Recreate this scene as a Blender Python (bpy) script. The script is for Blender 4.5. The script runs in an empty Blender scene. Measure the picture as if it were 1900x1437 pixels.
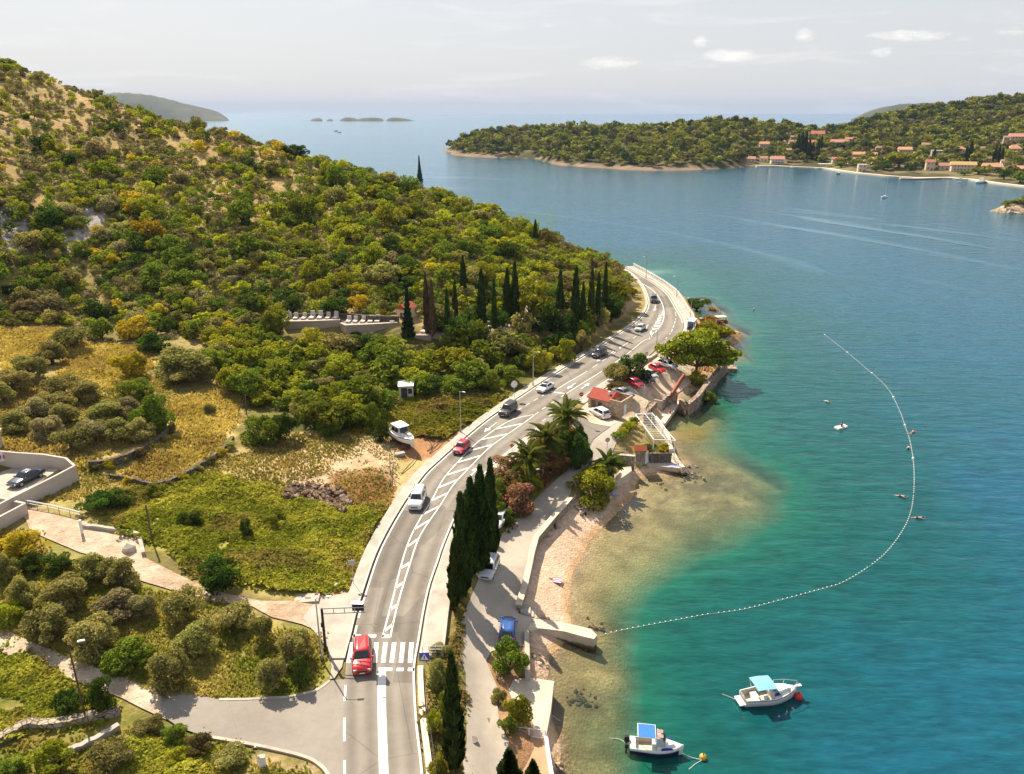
EXPO, HAZE = 0.86, 4.5e-5
import bpy, math, random, numpy as np
from mathutils import Vector, Matrix, Quaternion
from mathutils.geometry import delaunay_2d_cdt
R = math.radians
rng = np.random.RandomState(7)
random.seed(7)
SC = bpy.context.scene
COL = SC.collection
# ------------------------------------------------------------------ camera maths
HC, F = 54.0, 1420.0
TH = math.atan(513.0 / F); CT, ST = math.cos(TH), math.sin(TH)
def ray(px, py):
    u = (px - 950.0) / F; v = (py - 718.5) / F
    return u, CT - v * ST, -ST - v * CT
def P(px, py, z=0.0):
    a, b, c = ray(px, py); t = (z - HC) / c
    return Vector((a * t, b * t, z))
def PD(px, py, Y):
    a, b, c = ray(px, py); t = Y / b
    return Vector((a * t, Y, HC + c * t))
def proj(x, y, z):
    d = y * CT - (z - HC) * ST
    v = -y * ST - (z - HC) * CT
    return 950.0 + F * x / d, 718.5 + F * v / d
def depth(p): return p[1] * CT - (p[2] - HC) * ST
cam = bpy.data.cameras.new('camera'); co = bpy.data.objects.new('camera', cam); COL.objects.link(co)
co.location = (0, 0, HC); co.rotation_euler = (math.pi / 2 - TH, 0, 0)
cam.sensor_width = 36; cam.lens = F / 1900 * 36; cam.clip_end = 120000; cam.clip_start = 1
SC.camera = co
# ------------------------------------------------------------------ noise
def _hash(ix, iy, s):
    h = (ix.astype(np.int64) * 374761393 + iy.astype(np.int64) * 668265263 + s * 974711) & 0xffffffff
    h = ((h ^ (h >> 13)) * 1274126177) & 0xffffffff
    return ((h ^ (h >> 16)) & 0xffff) / 65535.0
def vnoise(x, y, s=0):
    ix = np.floor(x); iy = np.floor(y); fx = x - ix; fy = y - iy
    fx = fx * fx * (3 - 2 * fx); fy = fy * fy * (3 - 2 * fy)
    a = _hash(ix, iy, s); b = _hash(ix + 1, iy, s); c = _hash(ix, iy + 1, s); d = _hash(ix + 1, iy + 1, s)
    return a + (b - a) * fx + (c - a) * fy + (a - b - c + d) * fx * fy
def fbm(x, y, sc, o=4, s=0):
    x = np.asarray(x, float) / sc; y = np.asarray(y, float) / sc
    t = 0; a = .5; n = 0
    for k in range(o):
        t = t + a * vnoise(x, y, s + k * 17); n += a; a *= .5; x = x * 2.03 + 11.3; y = y * 2.03 + 5.7
    return t / n
def inpoly(x, y, poly):
    x = np.asarray(x, float); y = np.asarray(y, float); c = np.zeros(x.shape, bool); n = len(poly)
    for i in range(n):
        x1, y1 = poly[i][:2]; x2, y2 = poly[i - 1][:2]
        if y1 == y2: continue
        m = ((y1 > y) != (y2 > y)) & (x < (x2 - x1) * (y - y1) / (y2 - y1) + x1)
        c ^= m
    return c
def spline(pts, n):
    """Catmull-Rom through pts, n samples evenly by chord length"""
    p = np.array(pts, float); d = np.r_[0, np.cumsum(np.linalg.norm(np.diff(p, axis=0), axis=1))]
    out = []
    P4 = np.vstack([2 * p[0] - p[1], p, 2 * p[-1] - p[-2]])
    for s in np.linspace(0, d[-1], n):
        i = min(max(np.searchsorted(d, s, side='right') - 1, 0), len(p) - 2)
        t = (s - d[i]) / max(d[i + 1] - d[i], 1e-9)
        a, b, c, e = P4[i], P4[i + 1], P4[i + 2], P4[i + 3]
        out.append(.5 * (2 * b + (c - a) * t + (2 * a - 5 * b + 4 * c - e) * t * t + (3 * b - a - 3 * c + e) * t ** 3))
    return np.array(out)
# ------------------------------------------------------------------ objects
def tag(o, label=None, cat=None, group=None, kind=None):
    if label: o['label'] = label
    if cat: o['category'] = cat
    if group: o['group'] = group
    if kind: o['kind'] = kind
    return o
def empty(name, loc, rz=0.0, label=None, cat=None, group=None, s=1.0):
    o = bpy.data.objects.new(name, None); COL.objects.link(o)
    o.location = loc; o.rotation_euler = (0, 0, rz); o.scale = (s, s, s); o.empty_display_size = .2
    return tag(o, label, cat, group)
def link(name, me, parent=None, label=None):
    o = bpy.data.objects.new(name, me); COL.objects.link(o)
    if parent: o.parent = parent
    if label: o['label'] = label
    return o
def kids(o): return [c for c in SC.objects if c.parent == o]
def copy_tree(o, ch, loc, rz, label, s=None, group=None):
    """a thing with copies of its parts (ch: {object: [children]})"""
    c = o.copy(); COL.objects.link(c); c.location = loc; c.rotation_euler = (0, 0, rz)
    if s is not None: c.scale = s
    if label: c['label'] = label
    if group: c['group'] = group
    def rec(a, b):
        for k in ch.get(a.name, ()):
            d = k.copy(); COL.objects.link(d); d.parent = b; rec(k, d)
    rec(o, c)
    return c
def tree_of(o, D=None):
    D = {} if D is None else D
    D[o.name] = list(o.children)
    for c in o.children: tree_of(c, D)
    return D
class MB:
    def __init__(s): s.v = []; s.f = []; s.mi = []; s.cur = 0
    def add(s, vs, fs):
        n = len(s.v); s.v.extend([tuple(v) for v in vs]); s.f.extend([tuple(i + n for i in f) for f in fs]); s.mi.extend([s.cur] * len(fs)); return s
    def box(s, c, d, rz=0.0, top=1.0, rx=0.0):
        """box centred at c (x,y,z centre), dims d, top scale"""
        cx, cy, cz = c; a, b, h = d[0] / 2, d[1] / 2, d[2] / 2
        vs = []
        for z, k in ((-h, 1), (h, top)):
            for x, y in ((-a, -b), (a, -b), (a, b), (-a, b)): vs.append(Vector((x * k, y * k, z)))
        m = Matrix.Rotation(rz, 3, 'Z') @ Matrix.Rotation(rx, 3, 'X')
        vs = [m @ v + Vector(c) for v in vs]
        return s.add(vs, [(3, 2, 1, 0), (4, 5, 6, 7), (0, 1, 5, 4), (1, 2, 6, 5), (2, 3, 7, 6), (3, 0, 4, 7)])
    def prism(s, poly, z0, z1):
        """poly: list of (x,y); z0/z1 floats or lists"""
        n = len(poly)
        a = sum(poly[i - 1][0] * poly[i][1] - poly[i][0] * poly[i - 1][1] for i in range(n))
        if a < 0: poly = poly[::-1]; z0 = z0[::-1] if hasattr(z0, '__len__') else z0; z1 = z1[::-1] if hasattr(z1, '__len__') else z1
        Z0 = z0 if hasattr(z0, '__len__') else [z0] * n; Z1 = z1 if hasattr(z1, '__len__') else [z1] * n
        vs = [(p[0], p[1], z) for p, z in zip(poly, Z0)] + [(p[0], p[1], z) for p, z in zip(poly, Z1)]
        from mathutils.geometry import tessellate_polygon
        fs = []
        for t in tessellate_polygon([[Vector((p[0], p[1], 0)) for p in poly]]):
            a, b, c = t
            A = (poly[b][0] - poly[a][0]) * (poly[c][1] - poly[a][1]) - (poly[b][1] - poly[a][1]) * (poly[c][0] - poly[a][0])
            if A < 0: b, c = c, b
            fs.append((a + n, b + n, c + n)); fs.append((c, b, a))
        for i in range(n):
            j = (i + 1) % n; fs.append((i, j, j + n, i + n))
        return s.add(vs, fs)
    def tube(s, pts, r, n=6, cap=True):
        pts = [Vector(p) for p in pts]; rs = r if hasattr(r, '__len__') else [r] * len(pts)
        vs = []; fs = []; prev = None
        for i, p in enumerate(pts):
            t = (pts[min(i + 1, len(pts) - 1)] - pts[max(i - 1, 0)])
            t = t.normalized() if t.length > 1e-9 else Vector((0, 0, 1))
            if prev is None:
                a = t.orthogonal().normalized()
            else:
                a = prev - t * prev.dot(t); a = a.normalized() if a.length > 1e-6 else t.orthogonal().normalized()
            prev = a; b = t.cross(a)
            for k in range(n):
                w = 2 * math.pi * k / n; vs.append(p + (a * math.cos(w) + b * math.sin(w)) * rs[i])
        for i in range(len(pts) - 1):
            for k in range(n):
                k2 = (k + 1) % n; fs.append((i * n + k, i * n + k2, (i + 1) * n + k2, (i + 1) * n + k))
        if cap: fs.append(tuple(range(n))[::-1]); fs.append(tuple((len(pts) - 1) * n + k for k in range(n)))
        return s.add(vs, fs)
    def lathe(s, c, prof, n=12, axis='Z'):
        """prof: list of (r,h)"""
        vs = []; fs = []
        for r, h in prof:
            for k in range(n):
                w = 2 * math.pi * k / n; x, y = r * math.cos(w), r * math.sin(w)
                v = {'Z': (x, y, h), 'X': (h, x, y), 'Y': (x, h, y)}[axis]
                vs.append((c[0] + v[0], c[1] + v[1], c[2] + v[2]))
        m = len(prof)
        for i in range(m - 1):
            for k in range(n):
                k2 = (k + 1) % n; f = (i * n + k, i * n + k2, (i + 1) * n + k2, (i + 1) * n + k); fs.append(f[::-1] if axis == 'Y' else f)
        fs.append(tuple(range(n))[::-1]); fs.append(tuple((m - 1) * n + k for k in range(n)))
        return s.add(vs, fs)
    def ball(s, c, r, n=10, m=6, sq=(1, 1, 1)):
        prof = [(max(r * math.sin(math.pi * i / m), r * .02), -r * math.cos(math.pi * i / m)) for i in range(m + 1)]
        k = len(s.v); s.lathe((0, 0, 0), prof, n)
        for i in range(k, len(s.v)):
            v = s.v[i]; s.v[i] = (c[0] + v[0] * sq[0], c[1] + v[1] * sq[1], c[2] + v[2] * sq[2])
        return s
    def loft(s, secs, closed=True, cap=True):
        """secs: list of rings (lists of points)"""
        n = len(secs[0]); vs = [p for r in secs for p in r]; fs = []
        for i in range(len(secs) - 1):
            for k in range(n if closed else n - 1):
                k2 = (k + 1) % n; fs.append((i * n + k, i * n + k2, (i + 1) * n + k2, (i + 1) * n + k))
        if cap and closed: fs.append(tuple(range(n))[::-1]); fs.append(tuple((len(secs) - 1) * n + k for k in range(n)))
        return s.add(vs, fs)
    def quad(s, a, b, c, d): return s.add([a, b, c, d], [(0, 1, 2, 3)])
    def mesh(s, name, mats, smooth=False):
        me = bpy.data.meshes.new(name); me.from_pydata(s.v, [], s.f)
        for m in (mats if isinstance(mats, (list, tuple)) else [mats]): me.materials.append(m)
        if any(s.mi): me.polygons.foreach_set('material_index', s.mi)
        if smooth: me.polygons.foreach_set('use_smooth', [True] * len(me.polygons))
        me.update(); return me
    def build(s, name, mats, parent=None, smooth=False, label=None):
        return link(name, s.mesh(name, mats, smooth), parent, label)
def np_mesh(name, v, f, mats, smooth=False, attrs=(), mi=None):
    """v (n,3), f (m,k) constant k"""
    v = np.ascontiguousarray(v, np.float32); f = np.ascontiguousarray(f, np.int32); m, k = f.shape
    me = bpy.data.meshes.new(name); me.vertices.add(len(v)); me.vertices.foreach_set('co', v.ravel())
    me.loops.add(m * k); me.loops.foreach_set('vertex_index', f.ravel())
    me.polygons.add(m); me.polygons.foreach_set('loop_start', np.arange(0, m * k, k, dtype=np.int32))
    try: me.polygons.foreach_set('loop_total', np.full(m, k, np.int32))
    except Exception: pass
    for q in (mats if isinstance(mats, (list, tuple)) else [mats]): me.materials.append(q)
    if mi is not None: me.polygons.foreach_set('material_index', np.asarray(mi, np.int32))
    me.polygons.foreach_set('use_smooth', np.full(m, bool(smooth)))
    for nm, typ, dom, data in attrs:
        a = me.attributes.new(nm, typ, dom)
        a.data.foreach_set('color' if 'COLOR' in typ else 'value', np.ascontiguousarray(data, np.float32).ravel())
    me.update(calc_edges=True); me.validate(); return me
# ------------------------------------------------------------------ materials
def S(c):
    """sRGB 0-255 -> linear rgba"""
    return tuple((x / 255 / 12.92 if x / 255 <= .04045 else ((x / 255 + .055) / 1.055) ** 2.4) for x in c[:3]) + (1,)
class NT:
    def __init__(s, m): s.t = m.node_tree; s.n = s.t.nodes; s.n.clear()
    def __call__(s, typ, ins=None, **kw):
        d = s.n.new('ShaderNode' + typ)
        for k, v in kw.items(): setattr(d, k, v)
        for k, v in (ins or {}).items():
            i = d.inputs[k]
            if hasattr(v, 'is_linked'): s.t.links.new(v, i)
            else: i.default_value = v
        return d
    def math(s, op, a, b=0.0, clamp=False):
        d = s('Math', {0: a, 1: b}, operation=op); d.use_clamp = clamp; return d.outputs[0]
    def mix(s, f, a, b, blend='MIX'):
        d = s('MixRGB', {0: f, 1: a, 2: b}, blend_type=blend); return d.outputs[0]
    def ramp(s, f, stops, interp='LINEAR'):
        d = s('ValToRGB', {0: f}); e = d.color_ramp.elements; d.color_ramp.interpolation = interp
        while len(e) < len(stops): e.new(.5)
        for i, (p, c) in enumerate(stops): e[i].position = p; e[i].color = tuple(c)[:3] + (1,)
        return d.outputs[0]
    def sstep(s, x, lo, hi):
        d = s('MapRange', {'Value': x, 'From Min': lo, 'From Max': hi}, interpolation_type='SMOOTHSTEP'); return d.outputs[0]
    def noise(s, vec, scale, det=3.0, rough=.55, dist=0.0):
        return s('TexNoise', {'Vector': vec, 'Scale': scale, 'Detail': det, 'Roughness': rough, 'Distortion': dist})
    def out(s, sh, vol=None):
        o = s('OutputMaterial')
        if sh is not None: s.t.links.new(sh, o.inputs['Surface'])
        if vol is not None: s.t.links.new(vol, o.inputs['Volume'])
MATS = {}
def newmat(name):
    m = bpy.data.materials.new(name); m.use_nodes = True; return m, NT(m)
def paint(name, col, rough=.5, metal=0.0, var=.10, sc=1.5, bump=0.0, bsc=20, spec=.5, coat=0.0, glass=False, obj=True):
    """plain material with soft large-scale tone variation and optional bump"""
    if name in MATS: return MATS[name]
    m, t = newmat(name); c = t('TexCoord').outputs['Object'] if obj else t('NewGeometry').outputs['Position']
    n = t.noise(c, sc, 4).outputs[0]
    k = t('MapRange', {'Value': n, 'From Min': .25, 'From Max': .75, 'To Min': 1 - var, 'To Max': 1 + var}).outputs[0]
    b = t.mix(1.0, col if len(col) == 4 else tuple(col) + (1,), t('CombineColor', {0: k, 1: k, 2: k}).outputs[0], 'MULTIPLY')
    p = t('BsdfPrincipled', {'Base Color': b, 'Roughness': rough, 'Metallic': metal, 'Specular IOR Level': spec, 'Coat Weight': coat})
    if bump:
        nb = t.noise(c, bsc, 4).outputs[0]
        t.t.links.new(t('Bump', {'Height': nb, 'Strength': min(1, bump), 'Distance': .05 * max(1, bump)}).outputs[0], p.inputs['Normal'])
    t.out(p.outputs[0]); MATS[name] = m; return m
def foliage(name, a, b, trans=.42, hue=.02, val=.25):
    """leaves: colour runs a..b over the per-leaf 'tint', shifted a little per plant"""
    if name in MATS: return MATS[name]
    m, t = newmat(name); at = t('Attribute', attribute_name='tint').outputs['Fac']
    c = t.mix(at, tuple(a)[:3] + (1,), tuple(b)[:3] + (1,))
    r = t('ObjectInfo').outputs['Random']
    v = t('MapRange', {'Value': r, 'To Min': 1 - val, 'To Max': 1 + val}).outputs[0]
    h = t('MapRange', {'Value': t.math('FRACT', t.math('MULTIPLY', r, 7.31)), 'To Min': .5 - hue, 'To Max': .5 + hue}).outputs[0]
    c = t('HueSaturation', {'Hue': h, 'Saturation': 1.0, 'Value': v, 'Color': c}).outputs[0]
    d = t('BsdfDiffuse', {'Color': c}); tr = t('BsdfTranslucent', {'Color': t.mix(.5, c, (1.0, .95, .35, 1), 'MULTIPLY')})
    mx = t('MixShader', {0: trans, 1: d.outputs[0], 2: tr.outputs[0]})
    t.out(mx.outputs[0]); MATS[name] = m; return m
def vcol_foliage(name, trans=.35):
    """leaves of a mass: colour from the per-leaf 'leaf_colour'"""
    m, t = newmat(name); c = t('Attribute', attribute_name='leaf_colour').outputs['Color']
    d = t('BsdfDiffuse', {'Color': c}); tr = t('BsdfTranslucent', {'Color': t.mix(.5, c, (1.0, .95, .35, 1), 'MULTIPLY')})
    mx = t('MixShader', {0: trans, 1: d.outputs[0], 2: tr.outputs[0]})
    t.out(mx.outputs[0]); MATS[name] = m; return m
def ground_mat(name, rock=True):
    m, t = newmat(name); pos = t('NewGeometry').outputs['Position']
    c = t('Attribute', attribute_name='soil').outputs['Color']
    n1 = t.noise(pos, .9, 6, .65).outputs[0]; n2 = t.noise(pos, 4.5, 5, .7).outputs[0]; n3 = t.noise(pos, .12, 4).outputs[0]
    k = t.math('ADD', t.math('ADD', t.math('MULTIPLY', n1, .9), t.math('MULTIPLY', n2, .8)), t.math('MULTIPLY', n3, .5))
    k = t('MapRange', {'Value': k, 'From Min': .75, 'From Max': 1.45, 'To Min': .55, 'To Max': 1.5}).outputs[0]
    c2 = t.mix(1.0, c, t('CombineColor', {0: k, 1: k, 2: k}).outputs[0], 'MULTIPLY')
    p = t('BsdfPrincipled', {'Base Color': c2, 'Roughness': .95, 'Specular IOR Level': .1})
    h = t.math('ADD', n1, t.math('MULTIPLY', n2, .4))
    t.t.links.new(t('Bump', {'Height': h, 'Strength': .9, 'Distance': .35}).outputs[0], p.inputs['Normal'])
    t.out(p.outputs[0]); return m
def asphalt(name, col, warm=0.0):
    m, t = newmat(name); pos = t('NewGeometry').outputs['Position']
    n1 = t.noise(pos, .15, 5, .6, .6).outputs[0]; n2 = t.noise(pos, 1.3, 5, .65).outputs[0]; n3 = t.noise(pos, 14, 3).outputs[0]
    k = t.math('ADD', t.math('ADD', t.math('MULTIPLY', n1, .7), t.math('MULTIPLY', n2, .35)), t.math('MULTIPLY', n3, .25))
    k = t('MapRange', {'Value': k, 'From Min': .45, 'From Max': .85, 'To Min': .8, 'To Max': 1.2}).outputs[0]
    cr = t('TexVoronoi', {'Vector': t.mix(.12, pos, t.noise(pos, .6, 3).outputs['Color']), 'Scale': .12}, feature='DISTANCE_TO_EDGE').outputs[0]
    crk = t.sstep(cr, 0.0, .0035)
    k = t.math('MULTIPLY', k, t('MapRange', {'Value': crk, 'To Min': .82, 'To Max': 1.0}).outputs[0])
    c = t.mix(1.0, tuple(col) + (1,), t('CombineColor', {0: k, 1: k, 2: k}).outputs[0], 'MULTIPLY')
    p = t('BsdfPrincipled', {'Base Color': c, 'Roughness': .85, 'Specular IOR Level': .25})
    t.t.links.new(t('Bump', {'Height': n3, 'Strength': .25, 'Distance': .02}).outputs[0], p.inputs['Normal'])
    t.out(p.outputs[0]); MATS[name] = m; return m
def stone(name, a, b, sc=2.2, mortar=None, bump=1.0):
    """rubble stone: cells of two tones with darker joints"""
    if name in MATS: return MATS[name]
    m, t = newmat(name); pos = t('NewGeometry').outputs['Position']
    v = t('TexVoronoi', {'Vector': pos, 'Scale': sc}); e = t('TexVoronoi', {'Vector': pos, 'Scale': sc}, feature='DISTANCE_TO_EDGE').outputs[0]
    f = t('SeparateColor', {0: v.outputs['Color']}).outputs[0]
    c = t.mix(f, tuple(a) + (1,), tuple(b) + (1,))
    j = t.sstep(e, 0.0, .09)
    c = t.mix(j, tuple(mortar or [x * .5 for x in a]) + (1,), c)
    n = t.noise(pos, 6, 5).outputs[0]
    kk = t('MapRange', {'Value': n, 'From Min': .3, 'From Max': .7, 'To Min': .8, 'To Max': 1.2}).outputs[0]
    c = t.mix(1.0, c, t('CombineColor', {0: kk, 1: kk, 2: kk}).outputs[0], 'MULTIPLY')
    p = t('BsdfPrincipled', {'Base Color': c, 'Roughness': .9, 'Specular IOR Level': .2})
    t.t.links.new(t('Bump', {'Height': t.math('ADD', j, t.math('MULTIPLY', n, .5)), 'Strength': .8, 'Distance': .08 * bump}).outputs[0], p.inputs['Normal'])
    t.out(p.outputs[0]); MATS[name] = m; return m
def pebbles(name):
    m, t = newmat(name); pos = t('NewGeometry').outputs['Position']
    c = t('Attribute', attribute_name='soil').outputs['Color']
    v = t('TexVoronoi', {'Vector': pos, 'Scale': 3.2}); f = t('SeparateColor', {0: v.outputs['Color']}).outputs[0]
    n1 = t.noise(pos, .35, 5, .65).outputs[0]; n2 = t.noise(pos, 2.4, 5, .7).outputs[0]
    k = t.math('ADD', t.math('MULTIPLY', f, .45), t.math('ADD', t.math('MULTIPLY', n1, .7), t.math('MULTIPLY', n2, .6)))
    k = t('MapRange', {'Value': k, 'From Min': .5, 'From Max': 1.3, 'To Min': .72, 'To Max': 1.3}).outputs[0]
    c = t.mix(1.0, c, t('CombineColor', {0: k, 1: k, 2: k}).outputs[0], 'MULTIPLY')
    p = t('BsdfPrincipled', {'Base Color': c, 'Roughness': .9, 'Specular IOR Level': .2})
    t.t.links.new(t('Bump', {'Height': t.math('ADD', v.outputs['Distance'], n2), 'Strength': .7, 'Distance': .12}).outputs[0], p.inputs['Normal'])
    t.out(p.outputs[0]); return m
def tiles(name, col, sc=3.0):
    if name in MATS: return MATS[name]
    m, t = newmat(name); c = t('TexCoord').outputs['Object']
    w = t('TexWave', {'Vector': c, 'Scale': sc, 'Distortion': .4, 'Detail': 1.0}, bands_direction='X').outputs['Fac']
    n = t.noise(c, 1.1, 5, .7).outputs[0]
    k = t('MapRange', {'Value': t.math('ADD', t.math('MULTIPLY', w, .35), n), 'From Min': .3, 'From Max': 1.1, 'To Min': .72, 'To Max': 1.22}).outputs[0]
    b = t.mix(1.0, tuple(col) + (1,), t('CombineColor', {0: k, 1: k, 2: k}).outputs[0], 'MULTIPLY')
    p = t('BsdfPrincipled', {'Base Color': b, 'Roughness': .85, 'Specular IOR Level': .2})
    t.t.links.new(t('Bump', {'Height': w, 'Strength': .6, 'Distance': .06}).outputs[0], p.inputs['Normal'])
    t.out(p.outputs[0]); MATS[name] = m; return m
M_WHITE = paint('white_paint', (.78, .77, .74), .55, var=.06)
M_MARK, t = newmat('road_paint'); pos = t('NewGeometry').outputs['Position']
wr_ = t.sstep(t.math('ADD', t.math('MULTIPLY', t.noise(pos, 5, 5, .7).outputs[0], .7), t.math('MULTIPLY', t.noise(pos, .5, 3).outputs[0], .5)), .66, .76)
t.out(t('BsdfPrincipled', {'Base Color': t.mix(t.math('MULTIPLY', wr_, .7), (.72, .71, .67, 1), (.26, .23, .20, 1)), 'Roughness': .7}).outputs[0])
M_CONC = paint('pale_concrete', (.43, .375, .305), .9, var=.32, sc=.7, bump=.4, bsc=3, obj=False)
M_CONC2 = paint('grey_concrete', (.36, .33, .29), .9, var=.16, sc=.3, bump=.4, bsc=3, obj=False)
M_KERB = paint('kerb_concrete', (.54, .49, .42), .9, var=.22, sc=.8, obj=False)
M_STEEL = paint('galvanised_steel', (.45, .46, .47), .45, .7, var=.08)
M_DARK = paint('dark_metal', (.035, .03, .03), .5, .3, var=.1)
M_BLACK = paint('black_rubber', (.015, .015, .016), .8, var=.15)
M_GLASS = paint('dark_glass', (.012, .016, .022), .06, var=.1, spec=.8)
M_WOOD = paint('weathered_wood', (.14, .085, .05), .85, var=.3, sc=4)
M_BARK = paint('bark', (.10, .075, .055), .95, var=.35, sc=6, bump=.8, bsc=12)
M_RUST = paint('rusty_red_earth', (.24, .10, .05), .95, var=.3, sc=.6, obj=False)
# ------------------------------------------------------------------ road outline (photo measurements turned into world points)
ZR = 4.0
RL = [(637,1560),(637,1427),(637,1316),(640,1261),(643,1228),(655,1181),(665,1139),(673,1113),(697,1040),(715,1000),(737,960),(762,920),(790,882),(806,866),(838,837),(869.5,809),(901,783),(933,760),(970,734),(1022,700),(1095,655),(1142,624),(1178,600),(1196,582),(1203,567),(1202,553),(1195,534),(1184,519),(1170,506),(1150,496)]
RR = [(792,1560),(786,1437),(775.5,1344),(771,1275),(771,1233),(778,1192),(787,1137),(798,1087),(814,1040),(823,1013),(848,955),(880,905),(916,862),(950,834),(1007,788),(1067,749),(1117,713),(1165,684),(1204,660),(1224,642),(1248,630),(1263,618),(1268,604),(1264,589),(1256,576),(1247,560),(1237,545),(1217,529),(1198,517),(1180,506),(1158,494)]
def W2(pts, z=0.0): return [tuple(P(x, y, z))[:2] for x, y in pts]
def smooth_w(pts, z, n): return [tuple(q) for q in spline([tuple(P(x, y, z))[:2] for x, y in pts], n)]
RLw = smooth_w(RL, ZR, 150); RRw = smooth_w(RR, ZR, 150)
def offs_(poly, o):
    q = np.array(poly, float); t = np.gradient(q, axis=0); t /= np.linalg.norm(t, axis=1)[:, None]
    return q + np.c_[-t[:, 1], t[:, 0]] * o
# ------------------------------------------------------------------ terrain heights
LAND = []   # (x,y,z)
def A(px, py, z): LAND.append(tuple(P(px, py, z)))
for l, r in zip(RLw[::9], RRw[::9]):
    LAND.append((l[0], l[1], 3.9)); LAND.append((r[0], r[1], 3.9)); LAND.append(((l[0] + r[0]) / 2, (l[1] + r[1]) / 2, 3.9))
for q in [(905,1010,2),(893,1100,2),(890,1180,2),(880,1300,2),(895,1437,2),(930,1437,2),(960,930,2.2),(940,985,2),(960,1060,2),(950,1130,2),(1020,870,2.9),(1060,830,3.4),(1110,790,3.6),(1150,745,3.5),(1200,715,3.3),(1240,690,3.2),(1200,750,3.2),(1180,790,3.2),(1160,830,3.0),(1260,660,3.3),
          (805,1300,3.6),(815,1437,3.6),(845,1300,2.3),(845,1400,2.2),(850,1150,2.3),(840,1190,2.4),(860,1040,3.2),(880,960,3.4),(960,880,3.0),(930,920,2.8),(1040,810,3.7),(985,845,3.4),
          (990,1230,1.4),(985,1330,1.6),(1000,1400,1.6),(1095,900,2.4),(1130,870,2.2),
          (1000,1110,1.1),(992,1040,1.4),(1030,990,1.3),(1070,960,1.2),(1120,925,1.0),(1160,895,.7),(1010,1180,.7),(995,1220,.5),(1025,1080,.7),(1050,1020,.7),(1110,955,.55),
          # left fields
          (600,1180,3.9),(560,1130,4.1),(420,1090,5.2),(300,1040,6.1),(180,1000,7.2),(60,960,8.2),(560,1300,4.0),(400,1320,4.3),(230,1270,4.8),(100,1220,5.3),(0,1185,5.8),(-120,1150,6.6),
          (500,1240,4.2),(350,1180,4.9),(200,1120,5.6),(60,1060,6.8),(-60,1080,7.2),(400,1380,4.2),(250,1400,4.4),(100,1380,4.6),(0,1320,5.0),(-120,1400,5.4),(500,1437,4.0),(300,1560,4.2),(0,1560,4.8),
          (640,1000,4.1),(560,1040,4.4),(450,1000,5.0),(330,960,6.0),(700,900,4.3),(640,870,4.6),(560,880,5.0),(520,940,4.4),(620,945,4.0),(700,945,4.0),
          (240,930,6.8),(170,920,7.6),(800,800,4.3),(860,760,4.4),(760,830,4.4),(700,800,4.7),(640,800,5.2),(500,830,6.0),(560,780,5.8),
          (330,890,6.6),(420,830,6.4),(300,860,7.0),(400,760,7.4),(250,870,7.2),(220,880,7.3),(160,850,8.8),(290,800,8.5),(330,740,8.6),(100,830,9.2),(20,800,10),(150,760,9.4),(60,720,10.4),(250,700,9.4),(0,650,12),(90,690,10.6),(220,660,10.6),(60,630,12.4),(-120,760,12),(-150,640,15),(-160,900,10.5),(0,880,8.8),(60,880,8.5),(20,930,8.6),
          (400,680,8.8),(460,640,8.6),(540,690,7.2),(620,700,6.4),(720,700,5.6),(820,690,5.2),(900,690,4.7),(980,680,4.5),(1060,640,5.0),(1000,640,6.0),(900,650,6.4),(800,650,7.0),(700,650,7.4),(600,650,8.0),
          (530,628,9.3),(640,622,9.3),(740,630,9.0),(530,598,11.2),(640,600,11.2),(740,604,11.0),(840,630,8.6),(900,625,8.0),(980,612,7.8),(1050,610,7.0),(1100,600,6.0)]: A(*q)
for q in offs_(RRw, -6.5)[95:150:3]: LAND.append((q[0], q[1], -1.6))
def column(px, py0, z0, py1, d1, bulge=0.0, n=5, back=((45, .62), (95, .15), (140, -.15))):
    a = P(px, py0, z0); b = PD(px, py1, d1)
    for i in range(n + 1):
        t = i / n; c = a.lerp(b, t); LAND.append((c.x, c.y, c.z + bulge * math.sin(math.pi * t)))
    k = b.x / b.y
    for dy, f in back: LAND.append((b.x + k * dy, b.y + dy, b.z * f - 1.0))
column(-420, 660, 24, 60, 290, 2)
column(-180, 625, 16, 78, 295, 2); column(0, 590, 14.5, 108, 290, 2); column(110, 585, 13, 157, 285, 1)
column(220, 585, 12, 195, 275, 1); column(320, 585, 12, 234, 270, 1); column(420, 585, 11.8, 256, 265, 1); column(520, 578, 12, 284, 262, 1)
column(630, 574, 12.2, 312, 258, 1); column(740, 574, 12, 352, 255, 1); column(830, 572, 11, 378, 252, 1); column(910, 572, 10, 405, 250, .5)
column(1000, 575, 9, 452, 245, .5); column(1070, 580, 7.5, 478, 240, .3, 4); column(1125, 588, 6, 494, 236, .3, 4)
for q in [(1172,575,7.5),(1158,590,7.0),(1182,552,7.5),(1184,540,7.5),(1176,522,8.0),(1160,512,9)]: A(*q)
for x, y, z in [(-300,440,-6),(-200,440,-6),(-100,440,-6),(0,440,-10),(100,440,-25),(150,350,-25),(150,200,-25),(150,60,-22),(-300,330,40),(-300,200,26),(-300,100,15),(-300,30,9),(-150,30,6),(-60,30,4.5),(30,380,-14),(60,300,-16),(-10,400,-8)]: LAND.append((x, y, z))
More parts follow.
